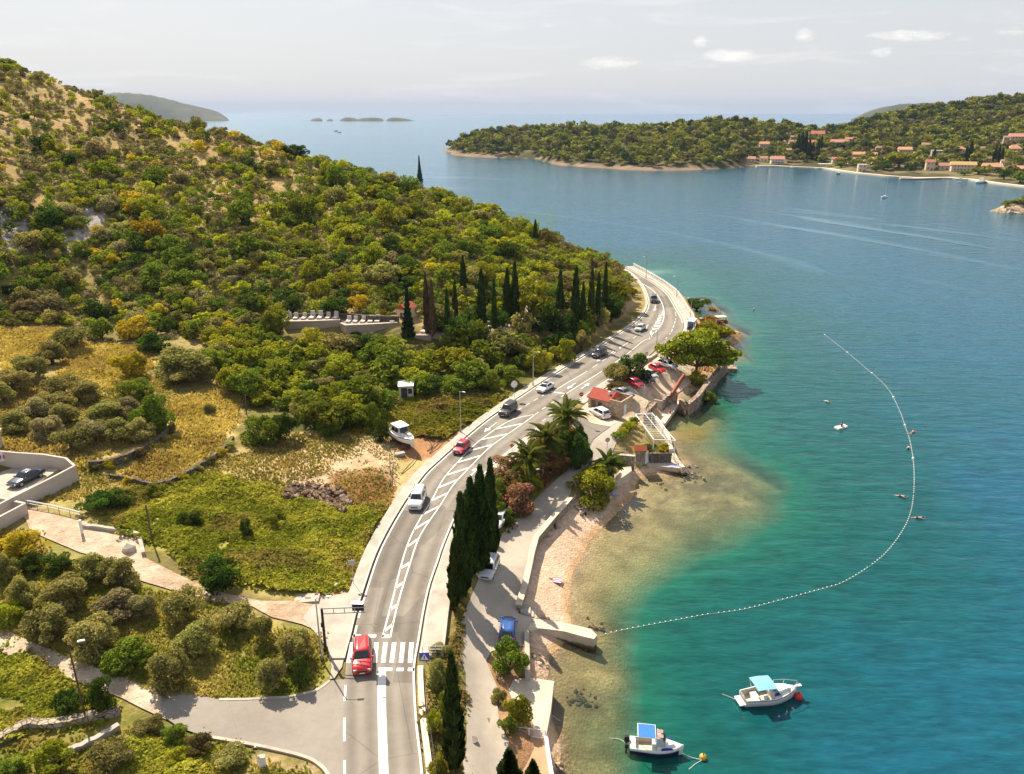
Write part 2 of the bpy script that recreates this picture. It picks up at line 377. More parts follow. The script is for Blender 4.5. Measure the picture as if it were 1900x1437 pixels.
# shore and sea bed
SHORE = [(1052,1150),(1050,1100),(1056,1070),(1078,1030),(1112,985),(1150,945),(1176,908),(1192,886),(1030,1205),(1014,1235),(1002,1262)]
for q in SHORE: A(q[0], q[1], 0.0)
SEAB = [(.25,[(1075,1060),(1105,1010),(1155,965),(1190,910),(1215,890),(1060,1200),(1035,1250)]),
        (.5,[(1100,1100),(1085,1130),(1080,1215),(1060,1260),(1060,1300),(1045,1350),(1040,1437),(1250,900),(1220,950),(1160,1010),(1290,850),(1265,830),(1270,800),(1300,880)]),
        (.9,[(1350,890),(1300,960),(1180,1050),(1130,1100),(1130,1210),(1130,1290),(1110,1350),(1100,1437),(1310,790),(1350,860),(1390,905),(1300,760)]),
        (1.4,[(1430,905),(1415,955),(1330,1000),(1230,1045),(1175,1100),(1160,1180),(1170,1250),(1165,1330),(1155,1437),(1335,780),(1390,870)]),
        (2.6,[(1470,905),(1455,965),(1350,1025),(1250,1070),(1195,1120),(1183,1200),(1195,1270),(1190,1340),(1180,1437),(1360,790),(1430,870),(1340,735)]),
        (5,[(1500,920),(1480,990),(1370,1050),(1265,1100),(1215,1150),(1205,1220),(1220,1300),(1215,1437),(1400,800),(1380,740),(1370,690)]),
        (8,[(1560,900),(1500,1050),(1380,1110),(1290,1180),(1270,1260),(1280,1437),(1460,790),(1430,700),(1420,630)]),
        (13,[(1700,900),(1600,1080),(1450,1200),(1400,1437),(1560,720),(1500,620),(1400,560)]),
        (22,[(1800,900),(1850,1100),(1750,1300),(1650,1437),(1700,650),(1600,560),(1400,470),(1300,430)]),
        (1.6,[(1385,650),(1360,600),(1395,620),(1330,560)]),(3.5,[(1300,525),(1262,500),(1225,490),(1415,680),(1400,600)])]
for d, pp in SEAB:
    for q in pp: 
        v = P(q[0], q[1], 0); LAND.append((v.x, v.y, -d))
# under-quay points: the sea wall feet
for q in [(1232,790),(1262,760),(1290,728),(1330,690),(1366,655),(1372,630),(1345,600)]:
    v = P(q[0], q[1], 0); LAND.append((v.x + 1.5, v.y, -.9)); LAND.append((v.x - 6, v.y + 1, 1.6))
for q in [(1320,575),(1300,556)]:
    v = P(q[0], q[1], 0); LAND.append((v.x, v.y, .2)); LAND.append((v.x - 8, v.y, 2.6))
CP = np.array(LAND)
GX0, GX1, GY0, GY1, GS = -300.0, 150.0, 36.0, 440.0, 0.8
gx = np.arange(GX0, GX1, GS); gy = np.arange(GY0, GY1, GS)
def rbf_fit(cp, c=3.0, lam=.02):
    d = np.sqrt(((cp[:, None, :2] - cp[None, :, :2]) ** 2).sum(-1) + c * c)
    n = len(cp); Mx = np.zeros((n + 1, n + 1)); Mx[:n, :n] = d - np.eye(n) * lam * 3; Mx[:n, n] = 1; Mx[n, :n] = 1
    return np.linalg.solve(Mx, np.r_[cp[:, 2], 0])
wts = rbf_fit(CP)
# evaluate on a coarse grid then refine bilinearly
def rbf_eval(x, y, c=3.0):
    out = np.empty(x.size); xf = x.ravel(); yf = y.ravel()
    for i in range(0, x.size, 20000):
        d = np.sqrt((xf[i:i + 20000, None] - CP[None, :, 0]) ** 2 + (yf[i:i + 20000, None] - CP[None, :, 1]) ** 2 + c * c)
        out[i:i + 20000] = d @ wts[:-1] + wts[-1]
    return out.reshape(x.shape)
cx_ = np.arange(GX0, GX1 + 1.6, 1.6); cy_ = np.arange(GY0, GY1 + 1.6, 1.6)
CXg, CYg = np.meshgrid(cx_, cy_); Hc = rbf_eval(CXg, CYg)
def bil(G, x, y, x0, y0, s):
    fx = np.clip((np.asarray(x, float) - x0) / s, 0, G.shape[1] - 1.001); fy = np.clip((np.asarray(y, float) - y0) / s, 0, G.shape[0] - 1.001)
    ix = fx.astype(int); iy = fy.astype(int); fx = fx - ix; fy = fy - iy
    return (G[iy, ix] * (1 - fx) + G[iy, ix + 1] * fx) * (1 - fy) + (G[iy + 1, ix] * (1 - fx) + G[iy + 1, ix + 1] * fx) * fy
XG, YG = np.meshgrid(gx, gy)
HG = bil(Hc, XG, YG, GX0, GY0, 1.6)
PXG, PYG = proj(XG, YG, HG)
def dist_poly(x, y, pts):
    q = np.array(pts, float); best = np.full(x.shape, 1e9)
    for i in range(len(q) - 1):
        a = q[i]; b = q[i + 1]; ab = b - a; L = (ab ** 2).sum() + 1e-9
        x0, x1 = min(a[0], b[0]) - 9, max(a[0], b[0]) + 9; y0, y1 = min(a[1], b[1]) - 9, max(a[1], b[1]) + 9
        m = (x > x0) & (x < x1) & (y > y0) & (y < y1)
        if not m.any(): continue
        t = np.clip(((x[m] - a[0]) * ab[0] + (y[m] - a[1]) * ab[1]) / L, 0, 1)
        best[m] = np.minimum(best[m], np.hypot(x[m] - a[0] - t * ab[0], y[m] - a[1] - t * ab[1]))
    return best
# the carriageway and its pavements lie on a level bench
dl = dist_poly(XG, YG, RLw); dr = dist_poly(XG, YG, RRw); ins = inpoly(XG, YG, RLw + RRw[::-1])
dr_near = np.where((YG < 125) , 3.0, 4.0); dl_near = 3.6
dd = np.where(ins, 0, np.minimum(np.maximum(dl - dl_near, 0), np.maximum(dr - dr_near, 0)))
k = np.clip(dd / 3.5, 0, 1); k = k * k * (3 - 2 * k)
rough = (fbm(XG, YG, 9, 4, 3) - .5) * 1.1 + (fbm(XG, YG, 2.2, 3, 9) - .5) * .35
wet = np.clip((HG - 2.6) / 3.0, 0.12, 1) * np.clip(np.where(PYG > 940, .35, 1), 0, 1)
wet = np.where(HG < .4, .25, wet)
lane_px = (PXG > 830) & (PYG > 700) & (PXG < 1300) & (HG > .3)
wet = np.where(lane_px, .05, wet)
HG = HG + rough * wet
HG = (ZR - .18) * (1 - k) + HG * k
HG = np.where((PXG > 1035) & (YG > 252), np.minimum(HG, 5 - (YG - 252) * .35), HG)
def Hs(x, y): return bil(HG, x, y, GX0, GY0, GS)
def H1(x, y): return float(Hs(np.array([x]), np.array([y]))[0])
def G(px, py, zmin=None):
    """where the sight line through a measured point meets the ground (or the water)"""
    a, b, c = ray(px, py)
    t = np.arange(40, 420, .25)
    z = HC + c * t; h = np.maximum(Hs(a * t, b * t), 0.0 if zmin is None else zmin)
    i = np.argmax(z < h)
    if z[i] >= h[i]: i = len(t) - 1
    u = t[i]
    if i > 0:
        d0 = z[i - 1] - h[i - 1]; d1 = h[i] - z[i]; u = t[i - 1] + .25 * d0 / max(d0 + d1, 1e-6)
    return Vector((a * u, b * u, HC + c * u))
# ------------------------------------------------------------------ ground colours (what grows or lies there)
PXG, PYG = proj(XG, YG, HG)
n1 = fbm(XG, YG, 14, 4, 21); n2 = fbm(XG, YG, 5, 4, 33); n3 = fbm(XG, YG, 1.6, 3, 41); n4 = fbm(XG, YG, 30, 3, 55)
def L3(c): return np.array(c, float)
def lerp3(a, b, t): return L3(a) * (1 - t[..., None]) + L3(b) * t[..., None]
def ss(x, a, b):
    t = np.clip((x - a) / (b - a), 0, 1); return t * t * (3 - 2 * t)
SOIL = lerp3((.17, .145, .05), (.30, .235, .09), ss(n2, .35, .65))
drymask = ss(n1 * .55 + n2 * .45 + np.clip((350 - PYG) / 800, -.12, .16), .48, .58) * (HG > 9)
SOIL = SOIL * (1 - drymask[..., None]) + lerp3((.42, .285, .125), (.33, .245, .10), n3) * drymask[..., None]
def zone(poly, ca, cb, soft=None, nn=None, m=None):
    global SOIL
    msk = inpoly(PXG + (n3 - .5) * 14, PYG + (n2 - .5) * 10, poly) if m is None else m
    if soft is not None: msk = msk & soft
    c = lerp3(ca, cb, ss(n2 if nn is None else nn, .32, .68))
    SOIL = np.where(msk[..., None], c, SOIL)
ROCKA = [(0,375),(40,380),(62,420),(50,470),(0,480)]; ROCKB = [(125,380),(195,385),(200,415),(165,440),(140,470),(105,455),(125,420)]
GOLD = [[(0,607),(112,608),(125,640),(60,690),(0,720)],[(140,636),(215,640),(318,650),(260,700),(225,730),(95,706),(110,680)],
        [(335,735),(400,722),(445,740),(440,800),(425,832),(330,888),(290,900),(205,884),(300,828)],[(0,810),(60,822),(170,858),(150,872),(0,850)],[(170,855),(330,790),(330,810),(250,850),(180,862)]]
zone([(-200,720),(120,690),(330,690),(330,800),(160,860),(-200,830)], (.22,.19,.07), (.34,.25,.09))
for g in GOLD: zone(g, (.58,.45,.16), (.44,.33,.10), nn=n3)
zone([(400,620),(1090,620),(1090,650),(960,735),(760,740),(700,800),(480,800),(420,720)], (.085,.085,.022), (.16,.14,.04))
zone([(640,800),(760,735),(955,728),(905,775),(840,812),(740,815)], (.15,.155,.028), (.22,.19,.045), nn=n3)
zone([(300,905),(440,835),(560,800),(700,800),(740,815),(845,812),(740,905),(720,940),(640,1090),(500,1110),(430,1090),(270,1010),(60,940),(160,905)], (.30,.25,.08), (.42,.33,.14))
zone([(560,830),(730,815),(740,840),(735,905),(660,915),(545,905),(520,870)], (.56,.42,.27), (.44,.33,.19))
zone([(150,935),(270,895),(420,880),(530,900),(545,940),(720,945),(690,1010),(650,1085),(560,1108),(430,1092),(300,1020),(230,1000)], (.20,.21,.035), (.30,.27,.06), nn=n3)
zone([(620,880),(700,870),(735,905),(720,945),(600,950),(610,915)], (.25,.11,.05), (.30,.17,.08))
zone([(735,905),(800,840),(860,790),(905,770),(985,715),(1000,715),(890,800),(760,905),(690,1060),(640,1110),(560,1110),(640,1085),(700,990)], (.52,.38,.24), (.42,.28,.15))
zone([(720,810),(790,800),(850,805),(800,850),(745,860)], (.36,.19,.09), (.30,.17,.08))
zone([(-300,985),(60,980),(260,1075),(510,1150),(600,1165),(645,1230),(600,1275),(400,1302),(150,1225),(-300,1130)], (.24,.23,.06), (.40,.31,.12))
zone([(40,980),(110,1000),(60,1030),(0,1020),(-100,1000)], (.30,.22,.02), (.22,.19,.03))
zone([(420,1240),(520,1200),(560,1290),(400,1300)], (.15,.20,.025), (.25,.22,.05))
zone([(330,1200),(420,1120),(480,1170),(400,1230)], (.40,.28,.12), (.22,.20,.05))
zone([(-300,1190),(0,1205),(150,1275),(330,1350),(480,1392),(600,1420),(600,1700),(-300,1700)], (.14,.155,.028), (.22,.19,.05), nn=n3)
zone([(240,1365),(380,1390),(420,1437),(420,1600),(230,1600)], (.13,.21,.02), (.18,.22,.03))
zone([(470,1395),(590,1420),(590,1600),(450,1600)], (.38,.28,.15), (.26,.21,.09))
zone([(790,1230),(860,1200),(860,1700),(800,1700)], (.17,.16,.04), (.30,.20,.09))
zone([(838,1100),(870,1090),(862,1230),(842,1240)], (.30,.19,.09), (.20,.16,.06))
zone([(910,1170),(1000,1190),(1030,1437),(1010,1600),(930,1600),(905,1290)], (.38,.23,.13), (.30,.17,.09))
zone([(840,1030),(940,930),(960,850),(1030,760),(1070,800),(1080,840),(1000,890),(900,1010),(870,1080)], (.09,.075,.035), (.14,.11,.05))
zone([(1080,740),(1200,640),(1290,600),(1300,540),(1360,580),(1380,660),(1230,790),(1110,790)], (.46,.33,.20), (.40,.26,.14))
zone([(1235,600),(1270,545),(1320,550),(1350,595),(1290,630)], (.48,.32,.16), (.40,.22,.08))
rk = inpoly(PXG + (n3 - .5) * 24, PYG + (n2 - .5) * 24, ROCKA) | inpoly(PXG + (n3 - .5) * 24, PYG + (n2 - .5) * 24, ROCKB)
zone(None, (.20,.175,.16), (.42,.38,.36), nn=n3, m=rk & (n3 > .42))
cut = (PXG > 1120) & (PXG < 1215) & (PYG > 510) & (PYG < 625) & (HG > 4.1)
zone(None, (.30,.17,.085), (.38,.27,.17), nn=n2, m=cut)
bch = inpoly(PXG, PYG, [(965,1150),(985,1000),(1060,925),(1140,880),(1215,862),(1600,800),(1600,1600),(1020,1600),(980,1270),(985,1180)])
beachm = bch & (HG > -.02) & (HG < 1.75)
zone(None, (.50,.345,.235), (.58,.42,.30), nn=n2, m=beachm)
wetm = bch & (HG <= .22) & (HG > -.3)
zone(None, (.40,.25,.13), (.46,.30,.16), nn=n2, m=wetm)
bed = HG <= -.02
bedc = lerp3((.47,.36,.235), (.29,.22,.135), ss(n2 * .6 + n3 * .4 + n1 * .25, .45, .78))
weed = ss(n1 * .6 + n2 * .5, .56, .66) * ss(-HG, .3, 1.2)
bedc = bedc * (1 - weed[..., None] * .55) + L3((.075, .07, .035)) * weed[..., None] * .55
SOIL = np.where(bed[..., None], bedc, SOIL)
for cxp, cyp, rr_ in [(1078,1288,34),(1040,1420,45),(1110,1150,22),(1290,870,60),(1060,1340,25),(1330,905,95),(1240,930,40),(1110,1320,40)]:   # dark stony patches on the sea bed
    c = P(cxp, cyp, 0); r_ = rr_ * depth(c) / F
    m = np.exp(-(((XG - c.x) / r_) ** 2 + ((YG - c.y) / r_) ** 2)) * ss(n3, .3, .6) * bed
    SOIL = SOIL * (1 - .6 * m[..., None]) + L3((.13, .085, .06)) * .6 * m[..., None]
cg = P(1250, 800, 0)
m = np.exp(-(((XG - cg.x - 4) / 7) ** 2 + ((YG - cg.y) / 9) ** 2)) * bed
SOIL = SOIL * (1 - m[..., None] * .7) + L3((.34, .21, .04)) * m[..., None] * .7
# ------------------------------------------------------------------ the sheet, split where the surface changes
ny, nx = HG.shape
idx = np.arange(ny * nx).reshape(ny, nx)
fa = np.stack([idx[:-1, :-1], idx[:-1, 1:], idx[1:, 1:], idx[1:, :-1]], -1).reshape(-1, 4)
hm = HG.ravel()[fa].mean(1); bm = beachm.ravel()[fa].any(1) & (hm > -.02)
VV = np.stack([XG.ravel(), YG.ravel(), HG.ravel()], -1); CC = np.concatenate([SOIL.reshape(-1, 3), np.ones((ny * nx, 1))], 1)
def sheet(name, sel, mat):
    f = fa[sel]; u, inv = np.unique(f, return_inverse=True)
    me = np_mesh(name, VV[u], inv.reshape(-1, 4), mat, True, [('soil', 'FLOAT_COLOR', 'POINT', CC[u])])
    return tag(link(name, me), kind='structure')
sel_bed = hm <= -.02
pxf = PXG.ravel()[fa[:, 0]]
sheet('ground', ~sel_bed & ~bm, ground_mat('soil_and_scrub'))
peb = pebbles('beach_pebbles')
sheet('beach', bm, peb)
sheet('seabed', sel_bed & (hm > -30) , peb)
# ------------------------------------------------------------------ light, sky, air
SUN_EL, SUN_AZ = R(47.5), R(-33)       # azimuth from +Y towards +X
sd = Vector((math.sin(SUN_AZ) * math.cos(SUN_EL), math.cos(SUN_AZ) * math.cos(SUN_EL), math.sin(SUN_EL)))
L = bpy.data.lights.new('sun', 'SUN'); L.energy = 5.0; L.angle = R(.5); L.color = (1.0, .88, .70)
lo = bpy.data.objects.new('sun', L); COL.objects.link(lo); lo.rotation_euler = sd.to_track_quat('Z', 'Y').to_euler(); lo.location = (0, 0, 300)
wd = bpy.data.worlds.new('World'); SC.world = wd; wd.use_nodes = True
class WT(NT):
    def __init__(s, w): s.t = w.node_tree; s.n = s.t.nodes; s.n.clear()
t = WT(wd)
sky = t('TexSky', sky_type='NISHITA', sun_disc=False, sun_elevation=SUN_EL, sun_rotation=SUN_AZ, altitude=50, air_density=1.0, dust_density=2.2, ozone_density=1.5)
gen = t('TexCoord').outputs['Generated']; sx = t('SeparateXYZ', {0: gen}); X_, Y_, Z_ = sx.outputs
t.t.links.new(t('CombineXYZ', {0: X_, 1: Y_, 2: t.math('MAXIMUM', Z_, .004)}).outputs[0], sky.inputs['Vector'])
# thin high veil: the day is milky
veil = t('MapRange', {'Value': Z_, 'From Min': 0.0, 'From Max': .55, 'To Min': .84, 'To Max': .45}).outputs[0]
skc = t.mix(veil, sky.outputs[0], (6.5, 6.55, 6.75, 1))
# small fair-weather clouds low over the sea: (px, py, half width, half height, strength)
CL = [(1355,104,58,13,1.0),(1130,117,66,13,.75),(1494,66,22,14,.8),(1636,97,24,11,.75),(1690,66,90,11,.8),(1300,76,18,12,.8),(735,118,45,6,.25),(990,126,40,7,.22),(1015,47,30,6,.3),(1880,58,45,9,.55),(540,118,70,5,.15),(1200,60,50,5,.12),(1560,70,120,5,.2),(330,112,90,6,.14),(1780,70,50,7,.4)]
cu = t.math('DIVIDE', X_, Y_); cw = t.math('DIVIDE', Z_, Y_)
acc = None
cvec = t('CombineXYZ', {0: t.math('MULTIPLY', cu, 55.0), 1: t.math('MULTIPLY', cw, 150.0), 2: 0.0}).outputs[0]
cn = t.noise(cvec, 1.0, 6, .62, .4).outputs[0]
for px, py, wx, wy, st in CL:
    a, b, c = ray(px, py); du = t.math('DIVIDE', t.math('SUBTRACT', cu, a / b), wx / F); dw = t.math('DIVIDE', t.math('SUBTRACT', cw, c / b), wy / F * 1.05)
    q = t.math('SUBTRACT', 1.0, t.math('ADD', t.math('MULTIPLY', du, du), t.math('MULTIPLY', dw, dw)), True)
    q = t.math('MULTIPLY', q, st); acc = q if acc is None else t.math('MAXIMUM', acc, q)
fr = t.math('GREATER_THAN', Y_, .2)
cm = t.math('MULTIPLY', t.sstep(t.math('ADD', acc, t.math('MULTIPLY', t.math('SUBTRACT', cn, .5), 1.5)), .16, 1.1), t.math('MULTIPLY', t.sstep(acc, 0.0, .25), fr))
wv = t('CombineXYZ', {0: t.math('MULTIPLY', cu, 5.0), 1: t.math('MULTIPLY', cw, 42.0), 2: 3.0}).outputs[0]
wisp = t.math('MULTIPLY', t.sstep(t.noise(wv, 1.0, 6, .6, .8).outputs[0], .50, .74), .45)
skc = t.mix(wisp, skc, (7.9, 7.75, 7.6, 1))
skc = t.mix(t.math('MULTIPLY', cm, .95), skc, (8.8, 8.5, 8.2, 1))
bg = t('Background', {'Color': skc, 'Strength': .069})
wo = t('OutputWorld'); t.t.links.new(bg.outputs[0], wo.inputs['Surface'])
SC.view_settings.view_transform = 'Standard'; SC.view_settings.look = 'None'; SC.view_settings.exposure = EXPO; SC.view_settings.gamma = 1
SC.cycles.use_denoising = True
try: SC.cycles.denoiser = 'OPENIMAGEDENOISE'; SC.cycles.denoising_prefilter = 'ACCURATE'
except Exception: pass
SC.cycles.max_bounces = 6; SC.cycles.diffuse_bounces = 2; SC.cycles.glossy_bounces = 2; SC.cycles.transmission_bounces = 2; SC.cycles.transparent_max_bounces = 6; SC.cycles.volume_bounces = 0
SC.cycles.caustics_reflective = False; SC.cycles.caustics_refractive = False; SC.cycles.sample_clamp_indirect = 4
# haze
HD = 14000.0
if HAZE > 0:
    hb = MB(); zb_ = min(float(HG.min()), -26.0) - 1.0; hb.box((0, HD / 2 - 1500, (zb_ + 172) / 2), (2 * HD, HD + 6000, 172 - zb_)); m, t = newmat('air')
    v = t('VolumePrincipled', {'Color': (.36, .51, .80, 1), 'Density': HAZE, 'Anisotropy': .08}); t.out(None, v.outputs[0])
    ho = hb.build('haze', m); tag(ho, kind='stuff')
# ------------------------------------------------------------------ sea
def geo(a, b, s0, g):
    o = [a]; s = s0
    while o[-1] < b: o.append(o[-1] + s); s *= g
    return o
xs = [-x for x in geo(60, 13000, 3, 1.16)[:0:-1]] + list(np.arange(-60, -20, 4.0)) + list(np.arange(-20, 110, .9)) + geo(110, 13000, 1.5, 1.12)
ys = [-400, -200, -80, 0] + list(np.arange(36, 270, .9)) + geo(270, 13400, 1.5, 1.06)[:-1] + [14000]
sxg, syg = np.meshgrid(np.array(xs), np.array(ys))
inside = (sxg > GX0) & (sxg < GX1) & (syg > GY0) & (syg < GY1)
dep = np.where(inside, -Hs(sxg, syg), 25.0)
far_sh = []      # filled by the headland further down, kept here for reference
ny_, nx_ = sxg.shape; ii = np.arange(ny_ * nx_).reshape(ny_, nx_)
fs = np.stack([ii[:-1, :-1], ii[:-1, 1:], ii[1:, 1:], ii[1:, :-1]], -1).reshape(-1, 4)
m, t = newmat('sea_water'); pos = t('NewGeometry').outputs['Position']
dp = t('Attribute', attribute_name='water_depth').outputs['Fac']
sp = t('SeparateXYZ', {0: pos})
lowf = t.noise(pos, .045, 4, .6).outputs[0]; lowf2 = t.noise(pos, .012, 3, .6).outputs[0]
dpn = t.math('ADD', dp, t.math('MULTIPLY', t.math('MULTIPLY', t.math('SUBTRACT', lowf, .5), dp), .9))
# wave field: wind ripples running across the bay, stretched along their crests
mp = t('Mapping', {'Vector': pos, 'Rotation': (0, 0, R(9)), 'Scale': (.38, 1.15, 1)}).outputs[0]
w1 = t.noise(mp, .55, 3, .55, .3).outputs[0]; w2 = t.noise(mp, 1.5, 3, .6, .2).outputs[0]
mp3 = t('Mapping', {'Vector': pos, 'Rotation': (0, 0, R(-12)), 'Scale': (.3, 1.0, 1)}).outputs[0]
w3 = t.noise(mp3, .16, 3, .6).outputs[0]
# calm slicks and wind lanes that curve down the bay
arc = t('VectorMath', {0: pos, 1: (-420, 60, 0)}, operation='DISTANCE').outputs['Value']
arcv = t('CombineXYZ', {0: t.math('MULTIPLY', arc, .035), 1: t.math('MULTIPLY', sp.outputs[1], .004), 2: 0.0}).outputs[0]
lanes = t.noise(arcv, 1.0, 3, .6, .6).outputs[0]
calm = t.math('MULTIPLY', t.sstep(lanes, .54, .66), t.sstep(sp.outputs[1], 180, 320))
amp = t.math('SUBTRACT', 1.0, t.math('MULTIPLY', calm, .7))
wh = t.math('ADD', t.math('ADD', t.math('MULTIPLY', w1, .30), t.math('MULTIPLY', w2, .10)), t.math('MULTIPLY', w3, .5))
near = t('MapRange', {'Value': dp, 'From Min': 0.0, 'From Max': 6.0, 'To Min': .35, 'To Max': 1.0}).outputs[0]
bmp = t('Bump', {'Height': t.math('MULTIPLY', wh, t.math('MULTIPLY', amp, near)), 'Strength': .6, 'Distance': 1.0}).outputs[0]
body = t.ramp(t.math('DIVIDE', dpn, 26.0, True), [(0.0, (.16,.18,.10)), (.05, (.06,.15,.085)), (.12, (.008,.094,.058)), (.30, (.004,.074,.060)), (.55, (.004,.070,.072)), (1.0, (.007,.078,.125))])
ripc = t('MapRange', {'Value': t.math('ADD', t.math('MULTIPLY', w1, .6), t.math('MULTIPLY', w2, .5)), 'From Min': .35, 'From Max': .75, 'To Min': .66, 'To Max': 1.38}).outputs[0]
body = t.mix(1.0, body, t('CombineColor', {0: ripc, 1: ripc, 2: ripc}).outputs[0], 'MULTIPLY')
body = t.mix(t.math('MULTIPLY', calm, .34), body, (.10, .20, .24, 1))  # paler sheen of the smooth lanes, painted into the body colour
bl = t.math('MULTIPLY', t.math('SUBTRACT', lowf2, .5), .5)
body = t.mix(t.math('ADD', .5, bl, True), body, t.mix(1.0, body, (.75, .88, 1.0, 1), 'MULTIPLY'))
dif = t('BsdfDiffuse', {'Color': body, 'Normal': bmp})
tra = t('BsdfTransparent', {'Color': t.ramp(t.math('DIVIDE', dp, 4.0, True), [(0, (.95, .95, .92)), (.12, (.80, .84, .70)), (.4, (.66, .84, .66)), (1, (.40, .72, .56))])})
op = t.sstep(dpn, .0, 3.4)
base = t('MixShader', {0: op, 1: tra.outputs[0], 2: dif.outputs[0]})
frs = t('Fresnel', {'IOR': 1.33, 'Normal': bmp}).outputs[0]
gl = t('BsdfGlossy', {'Color': (.80, .92, 1.0, 1), 'Roughness': t('MapRange', {'Value': sp.outputs[1], 'From Min': 120.0, 'From Max': 600.0, 'To Min': .12, 'To Max': .12}).outputs[0], 'Normal': bmp})
sh = t('MixShader', {0: frs, 1: base.outputs[0], 2: gl.outputs[0]})
t.out(sh.outputs[0])
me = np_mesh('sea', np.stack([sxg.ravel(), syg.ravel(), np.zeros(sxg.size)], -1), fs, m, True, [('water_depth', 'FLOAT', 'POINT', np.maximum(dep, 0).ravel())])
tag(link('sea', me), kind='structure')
# ------------------------------------------------------------------ roads, pavements, markings
M_ASPH = asphalt('road_asphalt', (.168, .150, .130)); M_ASPH2 = asphalt('old_asphalt', (.265, .236, .203)); M_ASPH3 = asphalt('junction_asphalt', (.20, .178, .155))
M_LANE = asphalt('pale_lane', (.385, .338, .28)); M_TRACK = ground_mat('gravel_track')
M_PAVE = paint('pavement_slabs', (.40, .355, .30), .9, var=.28, sc=.5, bump=.3, bsc=4, obj=False)
M_STONE = stone('rubble_wall', (.30, .24, .18), (.44, .37, .29), 1.8, bump=1.2)
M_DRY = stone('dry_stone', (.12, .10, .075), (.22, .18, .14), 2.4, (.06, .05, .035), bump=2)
def cdt_sheet(name, poly, res, zf, mat, kind='structure', soil=None, smooth=True):
    """fill a world-space outline with a fine triangle sheet whose height is zf(x,y)"""
    pts = []
    for i in range(len(poly)):
        a = np.array(poly[i][:2]); b = np.array(poly[(i + 1) % len(poly)][:2]); n = max(1, int(np.linalg.norm(b - a) / res))
        for k in range(n): pts.append(a + (b - a) * k / n)
    n0 = len(pts); P_ = np.array(pts); x0, y0 = P_.min(0); x1, y1 = P_.max(0)
    X, Y = np.meshgrid(np.arange(x0, x1, res), np.arange(y0, y1, res)); m = inpoly(X, Y, P_)
    dmin = dist_poly(X, Y, np.vstack([P_, P_[:1]])); m &= dmin > res * .4
    allp = [Vector(p) for p in pts] + [Vector((x, y)) for x, y in zip(X[m], Y[m])]
    r = delaunay_2d_cdt(allp, [(i, (i + 1) % n0) for i in range(n0)], [], 1, 1e-4)
    v = np.array([(q.x, q.y) for q in r[0]]); z = zf(v[:, 0], v[:, 1]); f = np.array([t for t in r[2] if len(t) == 3])
    a = v[f[:, 0]]; b = v[f[:, 1]]; c = v[f[:, 2]]; A_ = (b[:, 0] - a[:, 0]) * (c[:, 1] - a[:, 1]) - (b[:, 1] - a[:, 1]) * (c[:, 0] - a[:, 0])
    f[A_ < 0] = f[A_ < 0][:, ::-1]
    at = []
    if soil is not None: at = [('soil', 'FLOAT_COLOR', 'POINT', np.concatenate([soil(v[:, 0], v[:, 1]), np.ones((len(v), 1))], 1))]
    me = np_mesh(name, np.c_[v, z], f, mat, smooth, at)
    return tag(link(name, me), kind=kind)
def gpoly(px, dense=None):
    w = [tuple(G(x, y))[:2] for x, y in px]
    return w
def drape(name, px, off, mat, res=1.0, **kw): return cdt_sheet(name, gpoly(px), res, lambda x, y: Hs(x, y) + off, mat, **kw)
# main road
la, ra = np.array(RLw), np.array(RRw); U = np.linspace(0, 1, 29); rv = np.concatenate([np.c_[la * (1 - u) + ra * u, np.full(150, ZR)] for u in U]); ri = np.arange(29 * 150).reshape(29, 150)
rf_ = np.stack([ri[:-1, :-1], ri[1:, :-1], ri[1:, 1:], ri[:-1, 1:]], -1).reshape(-1, 4)
nt_ = NT(M_ASPH); M_ASPH.node_tree.nodes.clear(); t = nt_; pos = t('NewGeometry').outputs['Position']; ac = t('Attribute', attribute_name='across').outputs['Fac']
n1_ = t.noise(pos, .15, 5, .6, .6).outputs[0]; n2_ = t.noise(pos, 1.3, 5, .65).outputs[0]; n3_ = t.noise(pos, 14, 3).outputs[0]
wh_ = t.math('MULTIPLY', t.math('COSINE', t.math('MULTIPLY', t.math('ADD', ac, t.math('MULTIPLY', n1_, .03)), 25.13)), .17)
k_ = t.math('ADD', t.math('ADD', t.math('MULTIPLY', n1_, .85), t.math('MULTIPLY', n2_, .4)), t.math('ADD', t.math('MULTIPLY', n3_, .25), wh_))
k_ = t('MapRange', {'Value': k_, 'From Min': .45, 'From Max': 1.05, 'To Min': .74, 'To Max': 1.28}).outputs[0]
pv = t('TexVoronoi', {'Vector': t('Mapping', {'Vector': pos, 'Scale': (.16, .07, 1)}).outputs[0], 'Scale': 1.0}, distance='CHEBYCHEV'); pt = t('SeparateColor', {0: pv.outputs['Color']}).outputs[0]
k_ = t.math('MULTIPLY', k_, t('MapRange', {'Value': t.math('GREATER_THAN', pt, .86), 'To Min': 1.0, 'To Max': .76}).outputs[0])
ck_ = t('TexVoronoi', {'Vector': t.mix(.10, pos, t.noise(pos, .5, 4).outputs['Color']), 'Scale': .16}, feature='DISTANCE_TO_EDGE').outputs[0]
k_ = t.math('MULTIPLY', k_, t('MapRange', {'Value': t.sstep(ck_, 0.0, .012), 'To Min': .74, 'To Max': 1.0}).outputs[0])
b_ = t('BsdfPrincipled', {'Base Color': t.mix(1.0, (.210, .186, .158, 1), t('CombineColor', {0: k_, 1: k_, 2: k_}).outputs[0], 'MULTIPLY'), 'Roughness': .85, 'Specular IOR Level': .25}); t.out(b_.outputs[0])
tag(link('road', np_mesh('road', rv, rf_, M_ASPH, False, [('across', 'FLOAT', 'POINT', np.repeat(U, 150))])), kind='structure')
def offs(poly, o):
    q = np.array(poly, float); t = np.gradient(q, axis=0); t /= np.linalg.norm(t, axis=1)[:, None]
    return q + np.c_[-t[:, 1], t[:, 0]] * o
